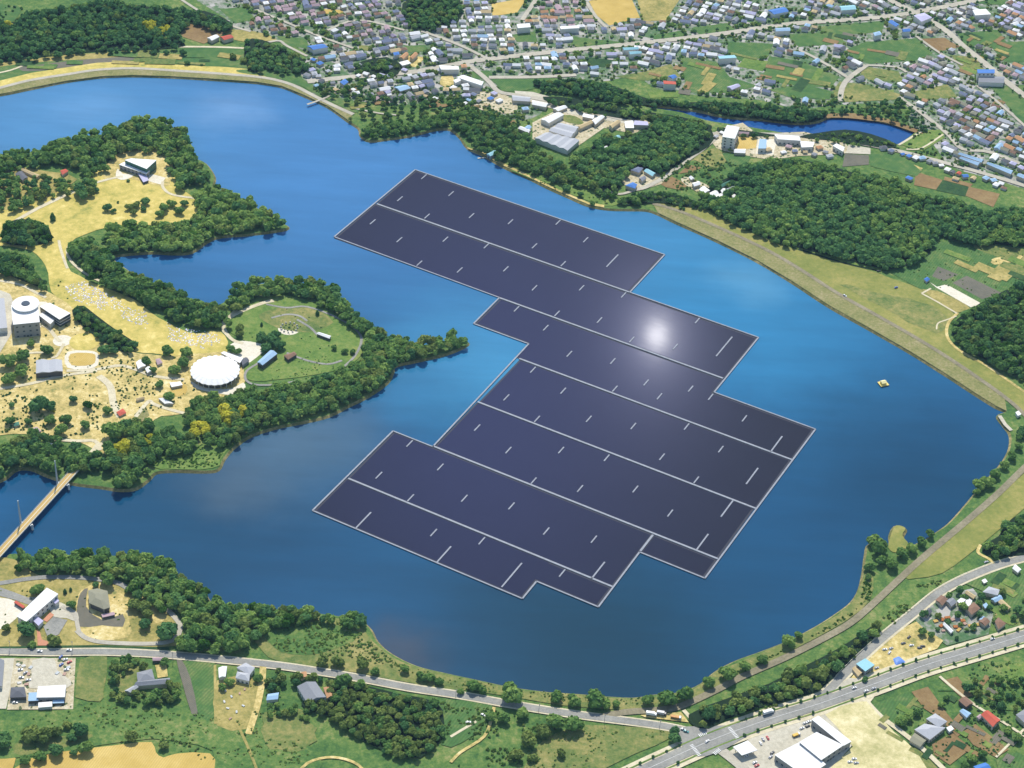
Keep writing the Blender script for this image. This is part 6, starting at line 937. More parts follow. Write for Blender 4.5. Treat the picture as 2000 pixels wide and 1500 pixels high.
tag(link('tarpaulin', me, (plain('blue_tarp', (.12, .25, .62), .5),)), 'crumpled blue tarpaulin over goods in the sandy yard', 'tarpaulin')
# poles along the lakeside road
polem = plain('pole_concrete', (.32, .31, .29), .8)
for i, (x, y) in enumerate(((338,1291),(660,1326),(890,1364),(1180,1412),(1052,1392),(1288,1424),(142,1270),(20,1269))):
    g = G(x, y); e = empty('utility_pole', (*g, ZG), .3, f'thin grey utility pole by the lakeside road, {("at the farmhouse", "at the big grey-roofed house", "beside the green field", "below the near shore clump", "right of the grove track", "nearest the crossroads", "above the factory yard", "at the left edge")[i]}', 'utility pole', 'utility poles along the lakeside road')
    MB().tube((0, 0, -.2), (0, 0, 11), .2, .12, 8).build('pole', polem, e); MB().box(-1.1, -.08, 9.9, 1.1, .08, 10.1).build('crossarm', polem, e)
    MB().tube((.35, 0, 8.4), (.35, 0, 9.3), .28, .28, 8).build('transformer', polem, e)
# guard rail of the side road
m = MB(); gp = offs(srP, 4.2)[8:36]
for a, b in zip(gp, gp[1:]): m.tube((*a, ZG+1.7), (*b, ZG+1.7), .22, .22, 5, False)
e = empty('guard_rail', (0, 0, 0), 0, 'pale guard rail along the left side of the side road', 'guard rail'); m.build('rail', kerbm, e)
m = MB(); [m.tube((x, y, ZG), (x, y, ZG+1.8), .12, .12, 5) for x, y, _ in along(gp, 4)]; m.build('posts', kerbm, e)
# ------------------------------------------------------------------ houses of the far town
def house_mesh(w, d, h, rise, kind):
    A = [(-w/2, -d/2), (w/2, -d/2), (w/2, d/2), (-w/2, d/2)]
    W = MB().prism(A, -.3, h); R = roof_geo(A, kind, h+.02, rise, .6); 
    return W, R
HV = [house_mesh(*a) for a in ((8.0, 6.2, 3.8, 1.9, 'hip'), (7.2, 6.4, 4.2, 1.8, 'hip'), (9.8, 6.2, 3.6, 2, 'gable'), (6.4, 5.6, 4.0, 1.7, 'gable'), (13, 7.5, 3.4, 2, 'gable'))]
WM = [mesh('wall', W.v, W.f) for W, R in HV]; [m_.materials.append(wallc if i % 2 else wallw) for i, m_ in enumerate(WM)]
RMESH = {}
def px_ok(X, Y, pad=0):
    x, y = PX(X, Y)
    if not inpoly(x, y, TOWNS[0]): return None
    for P in COVERS:
        if inpoly(x, y, P): return None
    if inpoly(x, y, POND) : return None
    for w_ in WOODS:
        if w_[0] in 'nscefgkr' and inpoly(x, y, w_[1]): return None
    return x, y
RB = [(P, w_, min(p[0] for p in P)-12, max(p[0] for p in P)+12, min(p[1] for p in P)-12, max(p[1] for p in P)+12) for P, w_ in ROADS]
def seg_d(p, a, b):
    dx, dy = b[0]-a[0], b[1]-a[1]; L = dx*dx+dy*dy or 1e-9; t = max(0, min(1, ((p[0]-a[0])*dx+(p[1]-a[1])*dy)/L)); return math.hypot(p[0]-a[0]-dx*t, p[1]-a[1]-dy*t)
def near_road(X, Y, d):
    for P, w_, a, b, c_, e_ in RB:
        if a < X < b and c_ < Y < e_:
            for q, s_ in zip(P, P[1:]):
                if abs(q[0]-X) < 60 and seg_d((X, Y), q, s_) < w_/2+d: return True
    return False
def vnoise(x, y, s, seed=0):
    def h(i, j): return (math.sin(i*127.1+j*311.7+seed*74.7)*43758.5453) % 1
    x /= s; y /= s; i, j = math.floor(x), math.floor(y); u, v = x-i, y-j; u = u*u*(3-2*u); v = v*v*(3-2*v)
    return (h(i, j)*(1-u)+h(i+1, j)*u)*(1-v)+(h(i, j+1)*(1-u)+h(i+1, j+1)*u)*v
LM = [((905,155),'the long white warehouse'),((1308,160),'the bright red-roofed building'),((1420,112),'the cyan-roofed school'),((1925,140),'the tall blue-roofed hall'),((1700,235),'the small pond'),((1650,170),'the short pale road'),((1895,308),'the long blue-roofed sheds'),((790,108),'the orange-topped pair of houses'),((1080,25),'the orange-roofed estate'),((1205,20),'the golden field'),((650,22),'the little golden field'),((540,108),'the dark copse'),
      ((1745,45),'the long blue-roofed hall'),((1835,88),'the brown field'),((1528,58),'the light blue hall'),((1235,96),'the two cyan halls'),((1110,54),'the long white hall of the town'),((614,92),'the large blue-roofed hall'),((1805,34),'the lilac hall'),((1915,22),'the large white hall'),((668,160),'the vivid blue-roofed hamlet house'),((1970,210),'the right edge field'),((1800,185),'the olive field'),((880,130),'the warehouse with the orange neighbour'),((1380,145),'the school field'),((985,20),'the upper golden field'),((1010,50),'the white town hall block'),((440,72),'the red-roofed farmhouse'),((1560,180),'the field above the pond wood'),((1950,335),'the right long blue-roofed shed'),((760,65),'the bend of the purple estate'),((1470,100),'the field by the avenue'),((1510,22),'the blue works hall'),((1660,15),'the cyan hall at the top')]
ESTATES = [((-400, 860), 25, (11, 9.6)), ((860, 1250), 8, (11.4, 10)), ((1250, 1640), -20, (11.8, 10.4)), ((1640, 2600), -38, (11, 9.8))]
PALS = {'purple': (['purple-grey', 'purple-grey', 'blue-grey', 'grey', 'pinkish', 'pinkish', 'dark grey', 'white', 'brown'], ), 'mix': (['blue-grey', 'blue-grey', 'grey', 'pale grey', 'pale grey', 'pale grey', 'white', 'white', 'white', 'light blue', 'dark grey', 'brown', 'lilac', 'tan'], ), 'orange': (['orange', 'pinkish', 'orange', 'tan', 'pale grey', 'pinkish'], ), 'right': (['blue-grey', 'grey', 'lilac', 'dark grey', 'pale grey', 'pale grey', 'white', 'brown', 'orange', 'white', 'pinkish', 'olive-grey', 'light blue'], )}
HS = []
for (xr, th, (lx, ly)) in ESTATES:
    th = math.radians(th); ct, st = math.cos(th), math.sin(th)
    for i in range(-150, 150):
        for j in range(-80, 80):
            u = i*lx+(i//9)*5.0; v = j*ly+(j//2)*5.0
            X = u*ct-v*st; Y = 2250+u*st+v*ct
            if Y < 1900 or Y > 2640: continue
            X += random.uniform(-1.6, 1.6); Y += random.uniform(-1.4, 1.4)
            x, y = PX(X, Y)
            if not (xr[0] <= x < xr[1]) or y < -75 or x < 400 or x > 2080 or y > 405: continue
            dens = vnoise(X, Y, 55, 3); est = 'purple' if x < 800 and y < 100 else 'orange' if (1020 < x < 1150 and y < 55) else 'right' if x > 1640 else 'mix'
            lim = {'purple': .05, 'orange': .05, 'right': .22, 'mix': .2}[est]
            if x < 900 and y > 120: lim = .4
            if 1735 < x < 2000 and 120 < y < 330: lim = .04
            if 500 < x < 620 and y > 60: lim = .3
            if dens < lim or random.random() < .08: continue
            if px_ok(X, Y) is None: continue
            bad = False
            for dx, dy in ((6, 0), (-6, 0), (0, 7), (0, -7)):
                if px_ok(X+dx, Y+dy) is None: bad = True; break
            if bad or near_road(X, Y, 6.5): continue
            HS.append((X, Y, th+(math.pi/2 if random.random() < .25 else 0)+random.gauss(0, .12), random.choice(PALS[est][0]), random.choices(range(5), (4, 4, 2, 3, 1.6))[0], x, y))
HS.sort(key=lambda h: h[0]**2+h[1]**2)
vis = [h for h in HS if -8 < h[5] < 2008 and h[6] > -8]
print('houses', len(HS), 'in view', len(vis))
sel = vis[:268]; selset = set(id(h) for h in sel); rest = [h for h in HS if id(h) not in selset]
def where(x, y):
    p, n_ = min(LM, key=lambda l: (l[0][0]-x)**2+((l[0][1]-y)*1.6)**2); dx, dy = x-p[0], (y-p[1])*1.6; d = math.hypot(dx, dy)
    s_ = ('right of ' if dx > 0 else 'left of ') if abs(dx) > abs(dy)*1.3 else ('nearer than ' if dy > 0 else 'beyond ')
    return ('just ' if d < 35 else 'well ' if d > 90 else '')+s_+n_
KW = ['compact', 'square', 'long gabled', 'small gabled', 'low wide']
def hroof(v, c):
    if (v, c) not in RMESH: R = HV[v][1]; RMESH[(v, c)] = mesh('roof', R.v, R.f); RMESH[(v, c)].materials.append(RM(c))
    return RMESH[(v, c)]
for (X, Y, a, c, v, x, y) in sel:
    e = empty('house', (X, Y, ZG), a, f'{KW[v]} {c}-roofed house {where(x, y)}', 'house', 'houses of the far town')
    for nm, me in (('wall', WM[v]), ('roof', hroof(v, c))): o = bpy.data.objects.new(nm, me); col.objects.link(o); o.parent = e
# the rest of the town as one object
cols_ = sorted(set(h[3] for h in rest)); mats_ = [wallw, wallc]+[RM(c) for c in cols_]
V = []; Fc = []; MI = []
for (X, Y, a, c, v, x, y) in rest:
    ct, st = math.cos(a), math.sin(a)
    for part, mi in ((HV[v][0], v % 2), (HV[v][1], 2+cols_.index(c))):
        b0 = len(V); V += [(X+p[0]*ct-p[1]*st, Y+p[0]*st+p[1]*ct, ZG+p[2]) for p in part.v]; Fc += [tuple(i+b0 for i in f_) for f_ in part.f]; MI += [mi]*len(part.f)
me = mesh('houses', V, Fc); [me.materials.append(m_) for m_ in mats_]; me.polygons.foreach_set('material_index', MI)
tag(link('houses', me), 'crowded distant houses with grey, blue and pinkish roofs at the top', 'houses', None, 'stuff')
# hamlet huts between lake and town, small gardens
# ------------------------------------------------------------------ trees
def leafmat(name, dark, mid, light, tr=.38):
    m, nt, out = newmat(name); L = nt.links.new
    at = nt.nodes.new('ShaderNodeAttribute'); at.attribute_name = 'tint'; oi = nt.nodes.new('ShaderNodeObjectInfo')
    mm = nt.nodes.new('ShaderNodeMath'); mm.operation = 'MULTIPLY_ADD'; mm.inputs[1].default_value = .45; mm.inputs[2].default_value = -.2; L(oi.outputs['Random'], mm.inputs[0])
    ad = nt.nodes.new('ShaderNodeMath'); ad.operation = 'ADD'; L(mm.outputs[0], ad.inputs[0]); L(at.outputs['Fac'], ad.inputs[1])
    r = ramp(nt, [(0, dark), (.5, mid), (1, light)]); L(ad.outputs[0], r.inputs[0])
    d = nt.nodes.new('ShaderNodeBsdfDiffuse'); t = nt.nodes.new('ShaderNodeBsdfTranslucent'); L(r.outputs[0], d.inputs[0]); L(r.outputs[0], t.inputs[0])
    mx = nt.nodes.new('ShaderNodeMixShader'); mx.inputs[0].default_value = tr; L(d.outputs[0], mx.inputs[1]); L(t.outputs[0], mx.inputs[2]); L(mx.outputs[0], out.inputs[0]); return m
LEAF = {'b': leafmat('leaves', (.07, .165, .05), (.16, .30, .08), (.33, .46, .12)), 'd': leafmat('dark_leaves', (.052, .14, .055), (.105, .24, .085), (.20, .36, .11)),
        'o': leafmat('olive_leaves', (.10, .155, .04), (.20, .28, .075), (.33, .40, .11)), 'y': leafmat('yellow_leaves', (.35, .38, .04), (.6, .58, .06), (.8, .74, .12)), 'g': leafmat('bright_leaves', (.03, .09, .015), (.06, .16, .025), (.11, .23, .04))}
LEAF['m'] = LEAF['r'] = LEAF['b']; LEAF['s'] = LEAF['d']
bark = plain('bark', (.09, .065, .045), .9, .1)
def crown(nq, seed, shape='b', qs=.2):
    rg = np.random.default_rng(seed); k = {'b': 9, 's': 5}.get(shape, 9)
    if shape == 's':
        cen = np.array([[0, 0, .2+.55*i] for i in range(5)]); rad = np.array([.8, .8, .65, .48, .28])
    else:
        a = rg.uniform(0, 6.28, k); rr = np.sqrt(rg.uniform(.05, 1, k))*.56; cen = np.stack([rr*np.cos(a), rr*np.sin(a), .55+rg.uniform(-.18, .38, k)*(1-rr*.7)], 1); rad = rg.uniform(.34, .5, k)
        cen[0] = (0, 0, .72); rad[0] = .52
    # leaf clumps: quads scattered over the lobes
    li = rg.choice(k if shape != 's' else 5, nq, p=rad**2/np.sum(rad**2)); n = rg.normal(size=(nq, 3)); n[:, 2] = np.abs(n[:, 2])*.9-.15*rg.random(nq); n /= np.linalg.norm(n, axis=1)[:, None]
    c = cen[li]+n*rad[li][:, None]*rg.uniform(.82, 1.12, nq)[:, None]
    nn = n+rg.normal(size=(nq, 3))*.38; nn /= np.linalg.norm(nn, axis=1)[:, None]
    t = np.cross(nn, rg.normal(size=(nq, 3))); t /= np.linalg.norm(t, axis=1)[:, None]; b = np.cross(nn, t); s = qs*rg.uniform(.6, 1.25, nq)[:, None]; s2 = s*rg.uniform(.6, 1, nq)[:, None]
    q = np.stack([c-t*s-b*s2, c+t*s-b*s2*.8, c+t*s*.85+b*s2, c-t*s*.8+b*s2*1.1], 1).reshape(-1, 3); Q = np.arange(nq*4).reshape(-1, 4)
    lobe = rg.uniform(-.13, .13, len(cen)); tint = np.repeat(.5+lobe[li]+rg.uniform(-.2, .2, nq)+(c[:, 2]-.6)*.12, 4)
    # opaque core so that no sky shows through the middle
    cv = []; cq = []
    for ci in range(len(cen)):
        r_ = rad[ci]*.86; base = len(cv); R_ = 4; S_ = 7
        for i in range(R_+1):
            ph = math.pi*(i/R_)-math.pi/2
            for j in range(S_): cv.append(cen[ci]+r_*np.array([math.cos(ph)*math.cos(j*6.2832/S_), math.cos(ph)*math.sin(j*6.2832/S_), math.sin(ph)]))
        cq += [(base+i*S_+j, base+i*S_+(j+1) % S_, base+(i+1)*S_+(j+1) % S_, base+(i+1)*S_+j) for i in range(1, R_-1) for j in range(S_)]
        if shape != 'far': cq += [(base+i*S_+j, base+i*S_+(j+1) % S_, base+(i+1)*S_+(j+1) % S_, base+(i+1)*S_+j) for i in (0, R_-1) for j in range(S_)]
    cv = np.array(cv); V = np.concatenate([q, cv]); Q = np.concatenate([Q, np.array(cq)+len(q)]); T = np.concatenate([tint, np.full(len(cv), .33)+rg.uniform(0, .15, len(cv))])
    return V, Q, T
NEAR = [crown(520, 10+i, 'b', .15) for i in range(6)]; NEARS = [crown(260, 40+i, 's', .2) for i in range(2)]
FAR = [crown(120, 60+i, 'b', .21) for i in range(10)]
MID = [crown(230, 90+i, 'b', .18) for i in range(6)]
TREES = []   # X, Y, R, hscale, kind, zone index or None, phrase
for zi, (zid, poly, sp, (r0, r1), kind, phrase, mlabel) in enumerate(WOODS):
    sp *= .93; zc = ZG+7; W = [G(x, y, zc) for x, y in poly]; xa, xb = min(p[0] for p in W), max(p[0] for p in W); ya, yb = min(p[1] for p in W), max(p[1] for p in W)
    ny = int((yb-ya)/(sp*.87))+2; nx = int((xb-xa)/sp)+2
    for j in range(ny):
        for i in range(nx):
            X = xa+(i+.5*(j % 2))*sp+random.uniform(-.38, .38)*sp; Y = ya+j*sp*.87+random.uniform(-.38, .38)*sp
            if not inpoly(X, Y, W): continue
            if zid in ('h', 'v', 'v2', 'k', 'hd', 'gd', 'e', 'f', 'r', 'p3', 'p10', 'p9', 'g') :
                x, y = PX(X, Y); bad = False
                for (P_, nm) in BPX:
                    if inpoly(x, y, P_): bad = True; break
                if bad: continue
            if near_road(X, Y, 1.0 if zid[0] == 'p' else 2.2) and zid not in ('p8',): continue
            if inpoly(X, Y, lakeW) or inpoly(X, Y, pondW): continue
            r_ = random.uniform(r0, r1)*random.choice((.7, .85, 1, 1.05, 1.12))*(1.13 if zid[0] == 'p' and zid != 'p13' else 1); k = kind; ph = phrase; rr = random.random()
            if kind == 'b': k = 'b' if rr < .7 else 'd' if rr < .84 else 'o' if rr < .93 else 'g'
            elif kind == 'd': k = 'd' if rr < .75 else 'b' if rr < .94 else 'o'
            elif kind == 'r': k = 'b' if (vnoise(X, Y, 60, 9) > .55) == (rr < .8) else 'd'
            elif kind == 'o': k = 'o' if rr < .6 else 'b' if rr < .85 else 'd'
            elif kind == 'm': k = 'b' if rr < .5 else 'd' if rr < .8 else 'o'
            elif kind == 'y': k = 'b' if rr < .7 else 'd' if rr < .85 else 'o'
            x, y = PX(X, Y, 8)
            if zid in ('p9', 'p10') and any((x-a)**2+(y-b)**2 < rr2**2 for a, b, rr2 in ((438,813,17),(392,834,14),(378,840,12),(362,836,10),(235,872,14),(250,872,10),(470,800,9),(285,855,12))): k = 'y'; r_ *= .95
            if zid == 'n' and any((x-a)**2+((y-b)*1.5)**2 < rr2**2 for a, b, rr2 in ((293,50,11),(322,56,12),(20,45,8))): k = 'y'
            TREES.append((X, Y, r_, random.uniform(.9, 1.25), k, zi, None))
for (px, r_, k, l) in SOLO:
    if k != 's' and r_ >= 2.4: r_ *= 1.42
    X, Y = G(px[0], px[1], ZG+r_*1.0); TREES.append((X, Y, r_, .95 if k != 's' else 1.0, k, None, l))
KN = {'b': 'green', 'd': 'dark green', 'o': 'olive-green', 'y': 'yellow-flowering', 'g': 'bright green'}
TM = {}
def tmesh(proto, i, k):
    key = (id(proto), i, k)
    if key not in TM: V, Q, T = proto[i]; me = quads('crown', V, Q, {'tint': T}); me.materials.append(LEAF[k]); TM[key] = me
    return TM[key]
TRUNK = MB(); TRUNK.tube((0, 0, -.1), (.05, 0, .5), .075, .05, 8); 
for a_ in (0.3, 2.4, 4.4): TRUNK.tube((.05, 0, .42), (.05+.3*math.cos(a_), .3*math.sin(a_), .8), .035, .015, 6)
TRUNK = mesh('trunk', TRUNK.v, TRUNK.f, True); TRUNK.materials.append(bark)
def place(X, Y, r, hs, k, name, label, cat, group, proto=None):
    e = empty(name, (X, Y, ZG), random.uniform(0, 6.28), label, cat, group); pr = proto or (NEARS if k == 's' else NEAR)
    o = bpy.data.objects.new('crown', tmesh(pr, random.randrange(len(pr)), k)); col.objects.link(o); o.parent = e; o.scale = (r, r, r*hs); o.location = (0, 0, r*.12)
    o = bpy.data.objects.new('trunk', TRUNK); col.objects.link(o); o.parent = e; o.scale = (r, r, r*1.0)
    return e
solo = [t for t in TREES if t[5] is None]; zone = [t for t in TREES if t[5] is not None]
def inview(t): x, y = PX(t[0], t[1], 8); return -10 < x < 2010 and -5 < y < 1510
zone.sort(key=lambda t: -t[2]/math.hypot(t[0], t[1], H) if inview(t) else 0)
NB = max(0, 292-len(solo)); pick = zone[:NB]; rest = zone[NB:]
for (X, Y, r, hs, k, _, l) in solo:
    nm = 'cypress' if k == 's' and 'cypress' in l else 'bush' if 'bush' in l or 'shrub' in l else 'tree'; place(X, Y, r, hs, k, nm, l, nm, None)
for n_, (X, Y, r, hs, k, z, _) in enumerate(pick):
    x, y = PX(X, Y, 8); z_ = WOODS[z]; xs = [p[0] for p in z_[1]]; ys = [p[1] for p in z_[1]]; u = (x-min(xs))/(max(xs)-min(xs)); v = (y-min(ys))/(max(ys)-min(ys))
    pos = ('left', 'middle', 'right')[min(2, int(u*3))]; dep = ('far', 'inner', 'near')[min(2, int(v*3))]
    sz = 'tall ' if r > 5.9 else ''
    place(X, Y, r, hs, k, 'tree', f'{sz}{KN[k]} tree, {dep} {pos}, {z_[5]}', 'tree', 'trees '+z_[5])
groups = {}
for t in rest: groups.setdefault(WOODS[t[5]][6], []).append(t)
for lab, ts in groups.items():
    VV = []; QQ = []; TT = []; MM = []; base = 0; ks = sorted(set(t[4] for t in ts))
    for (X, Y, r, hs, k, z, _) in ts:
        far = Y > 1750; pr = FAR if far else MID; V, Q, T = pr[RNG.integers(len(pr))]; a = RNG.uniform(0, 6.28); c_, s_ = math.cos(a), math.sin(a)
        P = np.empty_like(V); P[:, 0] = X+(V[:, 0]*c_-V[:, 1]*s_)*r; P[:, 1] = Y+(V[:, 0]*s_+V[:, 1]*c_)*r; P[:, 2] = ZG+r*.28+V[:, 2]*r*hs
        VV.append(P); QQ.append(Q+base); TT.append(T+RNG.uniform(-.26, .26)); MM.append(np.full(len(Q), ks.index(k))); base += len(V)
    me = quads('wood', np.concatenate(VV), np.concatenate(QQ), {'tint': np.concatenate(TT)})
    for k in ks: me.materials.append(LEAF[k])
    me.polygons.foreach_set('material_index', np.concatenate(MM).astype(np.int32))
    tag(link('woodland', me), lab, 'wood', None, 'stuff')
print('trees', len(TREES), 'solo', len(solo), 'faces', sum(len(m.polygons) for m in bpy.data.meshes))
# small plots and beds that break up the fields
def plots(poly, n, size, mats, label, ang):
    W = [G(x, y) for x, y in poly]; xa, xb = min(p[0] for p in W), max(p[0] for p in W); ya, yb = min(p[1] for p in W), max(p[1] for p in W); k = t = 0
    while k < n and t < n*30:
        t += 1; X, Y = random.uniform(xa, xb), random.uniform(ya, yb); l, w_ = random.uniform(*size)*1.6, random.uniform(*size)*.6; a = math.radians(ang+random.choice((0, 0, 90))+random.gauss(0, 4)); c_, s_ = math.cos(a), math.sin(a)
        Q = [(X+c_*p*l-s_*q*w_, Y+s_*p*l+c_*q*w_) for p, q in ((-1, -1), (1, -1), (1, 1), (-1, 1))]
        if not all(inpoly(*q, W) for q in Q) or any(near_road(*q, 1) for q in Q) or any(inpoly(*PX(*q), P_) for q in Q+[(X, Y)] for P_, _n in BPX) or any(inpoly(*q, lakeW) or inpoly(*q, pondW) for q in Q): continue
        if any(abs(h[0]-X) < l+4 and abs(h[1]-Y) < l+4 for h in HS): continue
        k += 1; cover('plot', [PX(*q) for q in Q], random.choice(mats), 3, 0, 0, label, 'plot', ex=False)
plots([(1330,60),(1730,40),(1830,110),(1800,190),(1640,190),(1330,190),(1180,150),(1260,90)], 34, (4, 11), [field_olive, field_brown, grass_bright, grass_dark, field_grey, dryland], 'narrow crop plot in the far fields', -20)
plots([(1860,60),(1990,60),(1990,290),(1900,240),(1850,120)], 16, (4, 9), [field_olive, field_brown, grass_bright, grass_dark, dryland], 'narrow crop plot at the right of the far town', -38)
plots([(1800,488),(1895,478),(2040,482),(2040,560),(1965,560),(1890,530),(1840,510)], 14, (5, 13), [field_olive, grass_bright, grass_dark, field_green, dryland], 'narrow crop plot right of the dam', -35)
plots([(1690,1385),(1990,1290),(1995,1495),(1760,1495)], 34, (2, 6), [field_olive, field_brown, grass_bright, grass_dark, dryland, field_grey], 'narrow vegetable plot at the bottom right', -38)
plots([(1860,1130),(1995,1100),(1995,1230),(1940,1240)], 12, (3, 8), [field_olive, grass_bright, grass_dark], 'narrow plot behind the village huts', -38)
plots([(0,100),(480,96),(480,130),(200,128),(0,150)], 16, (4, 12), [field_olive, grass_bright, field_green, grass_dark, dryland], 'narrow paddy beyond the left dam', 0)
plots([(610,165),(880,180),(1020,240),(960,280),(890,225),(700,225)], 20, (3, 7), [field_olive, field_brown, dryland, grass_bright], 'garden plot in the lakeside hamlet', 20)
# dark ground under the woods
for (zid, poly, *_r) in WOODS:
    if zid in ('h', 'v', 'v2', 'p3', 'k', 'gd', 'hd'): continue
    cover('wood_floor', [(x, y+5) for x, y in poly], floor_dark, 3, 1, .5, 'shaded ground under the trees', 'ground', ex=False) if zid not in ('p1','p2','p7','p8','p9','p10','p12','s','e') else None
# street trees
STM = []
avl = [(offs(avP, 7.6), 'near'), (offs(avP, -7.6), 'far')]
k_ = 0
for P, side in avl:
    for i, (X, Y, a) in enumerate(along(P, 13, 4)):
        x, y = PX(X, Y, 5)
        if not (-10 < x < 2010 and y < 1515) or (1340 < x < 1450 and 1410 < y < 1490) or (side == 'far' and 1590 < x < 1640): continue
        place(X, Y, random.uniform(1.1, 1.7), 1.7, 'd', 'street_tree', f'small street tree, {"lake" if (P is avl[0][0]) else "field"} side of the near avenue, {"left of side road" if x < 1600 else "right of side road" if x < 1800 else "at right edge"}', 'street tree', 'street trees of the bottom right avenue', MIDP if False else None); k_ += 1
for px, sp, rr, l, w_ in ((T1, 15, (1.8, 2.6), 'avenue crossing the far town', 8.5), (T2, 14, (1.8, 2.6), 'road in the top right town', 8)):
    P0 = catmull([G(x, y) for x, y in px], 4, False)
    for s_ in (1, -1):
        for (X, Y, a) in along(offs(P0, s_*w_), sp, 3):
            x, y = PX(X, Y, 5)
            if not (850 < x < 2008 and -5 < y < 260) or random.random() < .08: continue
            e = empty('street_tree', (X, Y, ZG), random.uniform(0, 6), f'dark street tree, {"far" if s_ > 0 else "near"} side, {"left" if x < 1200 else "middle" if x < 1600 else "right"} part of the {l}', 'street tree', 'street trees of the '+l); r = random.uniform(*rr)
            o = bpy.data.objects.new('crown', tmesh(FAR, random.randrange(8), 'd')); col.objects.link(o); o.parent = e; o.scale = (r, r, r*1.25); o.location = (0, 0, r*.45)
            o = bpy.data.objects.new('trunk', TRUNK); col.objects.link(o); o.parent = e; o.scale = (r, r, r*1.4); k_ += 1
print('street trees', k_)
# garden trees of the far town, shrubs and rough growth: uncountable
def scatter(name, label, pts, ks, cat='shrubs', protos=FAR):
    VV = []; QQ = []; TT = []; MM = []; base = 0; kl = sorted(set(ks))
    for (X, Y, r, k) in pts:
        V, Q, T = protos[RNG.integers(len(protos))]; a = RNG.uniform(0, 6.28); c_, s_ = math.cos(a), math.sin(a)
        P = np.empty_like(V); P[:, 0] = X+(V[:, 0]*c_-V[:, 1]*s_)*r; P[:, 1] = Y+(V[:, 0]*s_+V[:, 1]*c_)*r; P[:, 2] = ZG-.1*r+V[:, 2]*r
        VV.append(P); QQ.append(Q+base); TT.append(T+RNG.uniform(-.2, .2)); MM.append(np.full(len(Q), kl.index(k))); base += len(V)
    me = quads(name, np.concatenate(VV), np.concatenate(QQ), {'tint': np.concatenate(TT)}); [me.materials.append(LEAF[k]) for k in kl]
    me.polygons.foreach_set('material_index', np.concatenate(MM).astype(np.int32)); tag(link(name, me), label, cat, None, 'stuff')
TINY = [crown(26, 130+i, 'far', .34) for i in range(5)]
pts = []
for _ in range(13000):
    x = random.uniform(440, 2040); y = random.uniform(-60, 400); X, Y = G(x, y)
    if px_ok(X, Y) is None or near_road(X, Y, 1): continue
    if any(abs(h[0]-X) < 5.5 and abs(h[1]-Y) < 5.5 for h in HS): continue
    big_ = vnoise(X, Y, 40, 11) > .6
    pts.append((X, Y, random.uniform(2.4, 4.2) if big_ else random.uniform(1.2, 2.6), random.choice('bbdo')))
scatter('garden_trees', 'scattered garden trees and hedges between the far houses', pts, 'bdo', 'garden trees', TINY)
def shrubs(poly, n, r, kinds, name, label, cat='shrubs', protos=TINY, test=None):
    W = [G(x, y) for x, y in poly]; xa, xb = min(p[0] for p in W), max(p[0] for p in W); ya, yb = min(p[1] for p in W), max(p[1] for p in W); pts = []
    t = 0
    while len(pts) < n and t < n*30:
        t += 1; X, Y = random.uniform(xa, xb), random.uniform(ya, yb)
        if inpoly(X, Y, W) and not inpoly(X, Y, lakeW) and not inpoly(X, Y, pondW) and (vnoise(X, Y, 14, 5) > .35): pts.append((X, Y, random.uniform(*r), random.choice(kinds)))
    scatter(name, label, pts, kinds, cat, protos)
shrubs([(512,1222),(560,1205),(640,1208),(700,1228),(725,1255),(770,1290),(800,1310),(700,1290),(620,1280),(540,1270)], 420, (.6, 1.7), 'bbo', 'shrubs', 'dense low brush on the near headland')
shrubs([(290,912),(300,890),(350,880),(400,868),(430,850),(460,832),(530,828),(495,844),(456,868),(434,890),(424,911),(390,916),(330,914)], 380, (.6, 1.5), 'gb', 'reeds', 'light green reeds along the peninsula shore', 'reeds')
shrubs([(-40,1395),(210,1380),(420,1400),(600,1440),(600,1500),(430,1500),(300,1445),(60,1465),(-40,1460)], 200, (.5, 1.3), 'bo', 'shrubs', 'scattered weeds in the rough meadow')
shrubs([(1040,1440),(1150,1420),(1300,1428),(1200,1480),(1100,1520),(1020,1520)], 150, (.5, 1.4), 'bo', 'shrubs', 'weeds in the triangle left of the avenue')
shrubs([(200,705),(260,700),(300,735),(300,800),(260,815),(200,790),(160,760)], 150, (.5, 1.5), 'bdo', 'shrubs', 'small shrubs and beds of the lower park')
shrubs([(0,770),(200,790),(190,850),(0,850)], 150, (.6, 1.9), 'bdo', 'shrubs', 'shrubs between the stalls of the lower park')
shrubs([(560,705),(650,690),(660,720),(600,740),(520,745)], 70, (.5, 1.1), 'bd', 'shrubs', 'dotted bushes on the lower lawn')
shrubs([(-40,1150),(340,1160),(345,1240),(-40,1262)], 60, (.5, 1.2), 'bo', 'shrubs', 'small bushes of the bottom left park')
shrubs([(600,170),(880,170),(1000,225),(1040,240),(930,280),(880,205),(640,190)], 420, (1.2, 2.8), 'bdo', 'shrubs', 'hedges and gardens of the lakeside hamlet')
shrubs([(1000,330),(1060,345),(1120,352),(1180,378),(1230,405),(1160,398),(1060,362)], 60, (.6, 1.6), 'bo', 'shrubs', 'bushes along the top right shore')
shrubs([(1230,378),(1300,375),(1380,400),(1420,415),(1380,408),(1300,392),(1250,400)], 200, (1, 2.4), 'bd', 'shrubs', 'thicket at the top end of the right dam')
shrubs([(740,1285),(800,1303),(930,1333),(1080,1353),(1190,1364),(1330,1356),(1400,1318),(1395,1330),(1250,1378),(1080,1370),(900,1345),(760,1305)], 260, (.4, 1.2), 'bo', 'shrubs', 'low growth along the near shore')
shrubs([(1400,1330),(1530,1270),(1600,1235),(1680,1185),(1690,1120),(1705,1130),(1700,1172),(1650,1212),(1530,1275),(1420,1328)], 170, (.6, 1.7), 'bg', 'shrubs', 'low bushes along the bank of the bottom right dam')
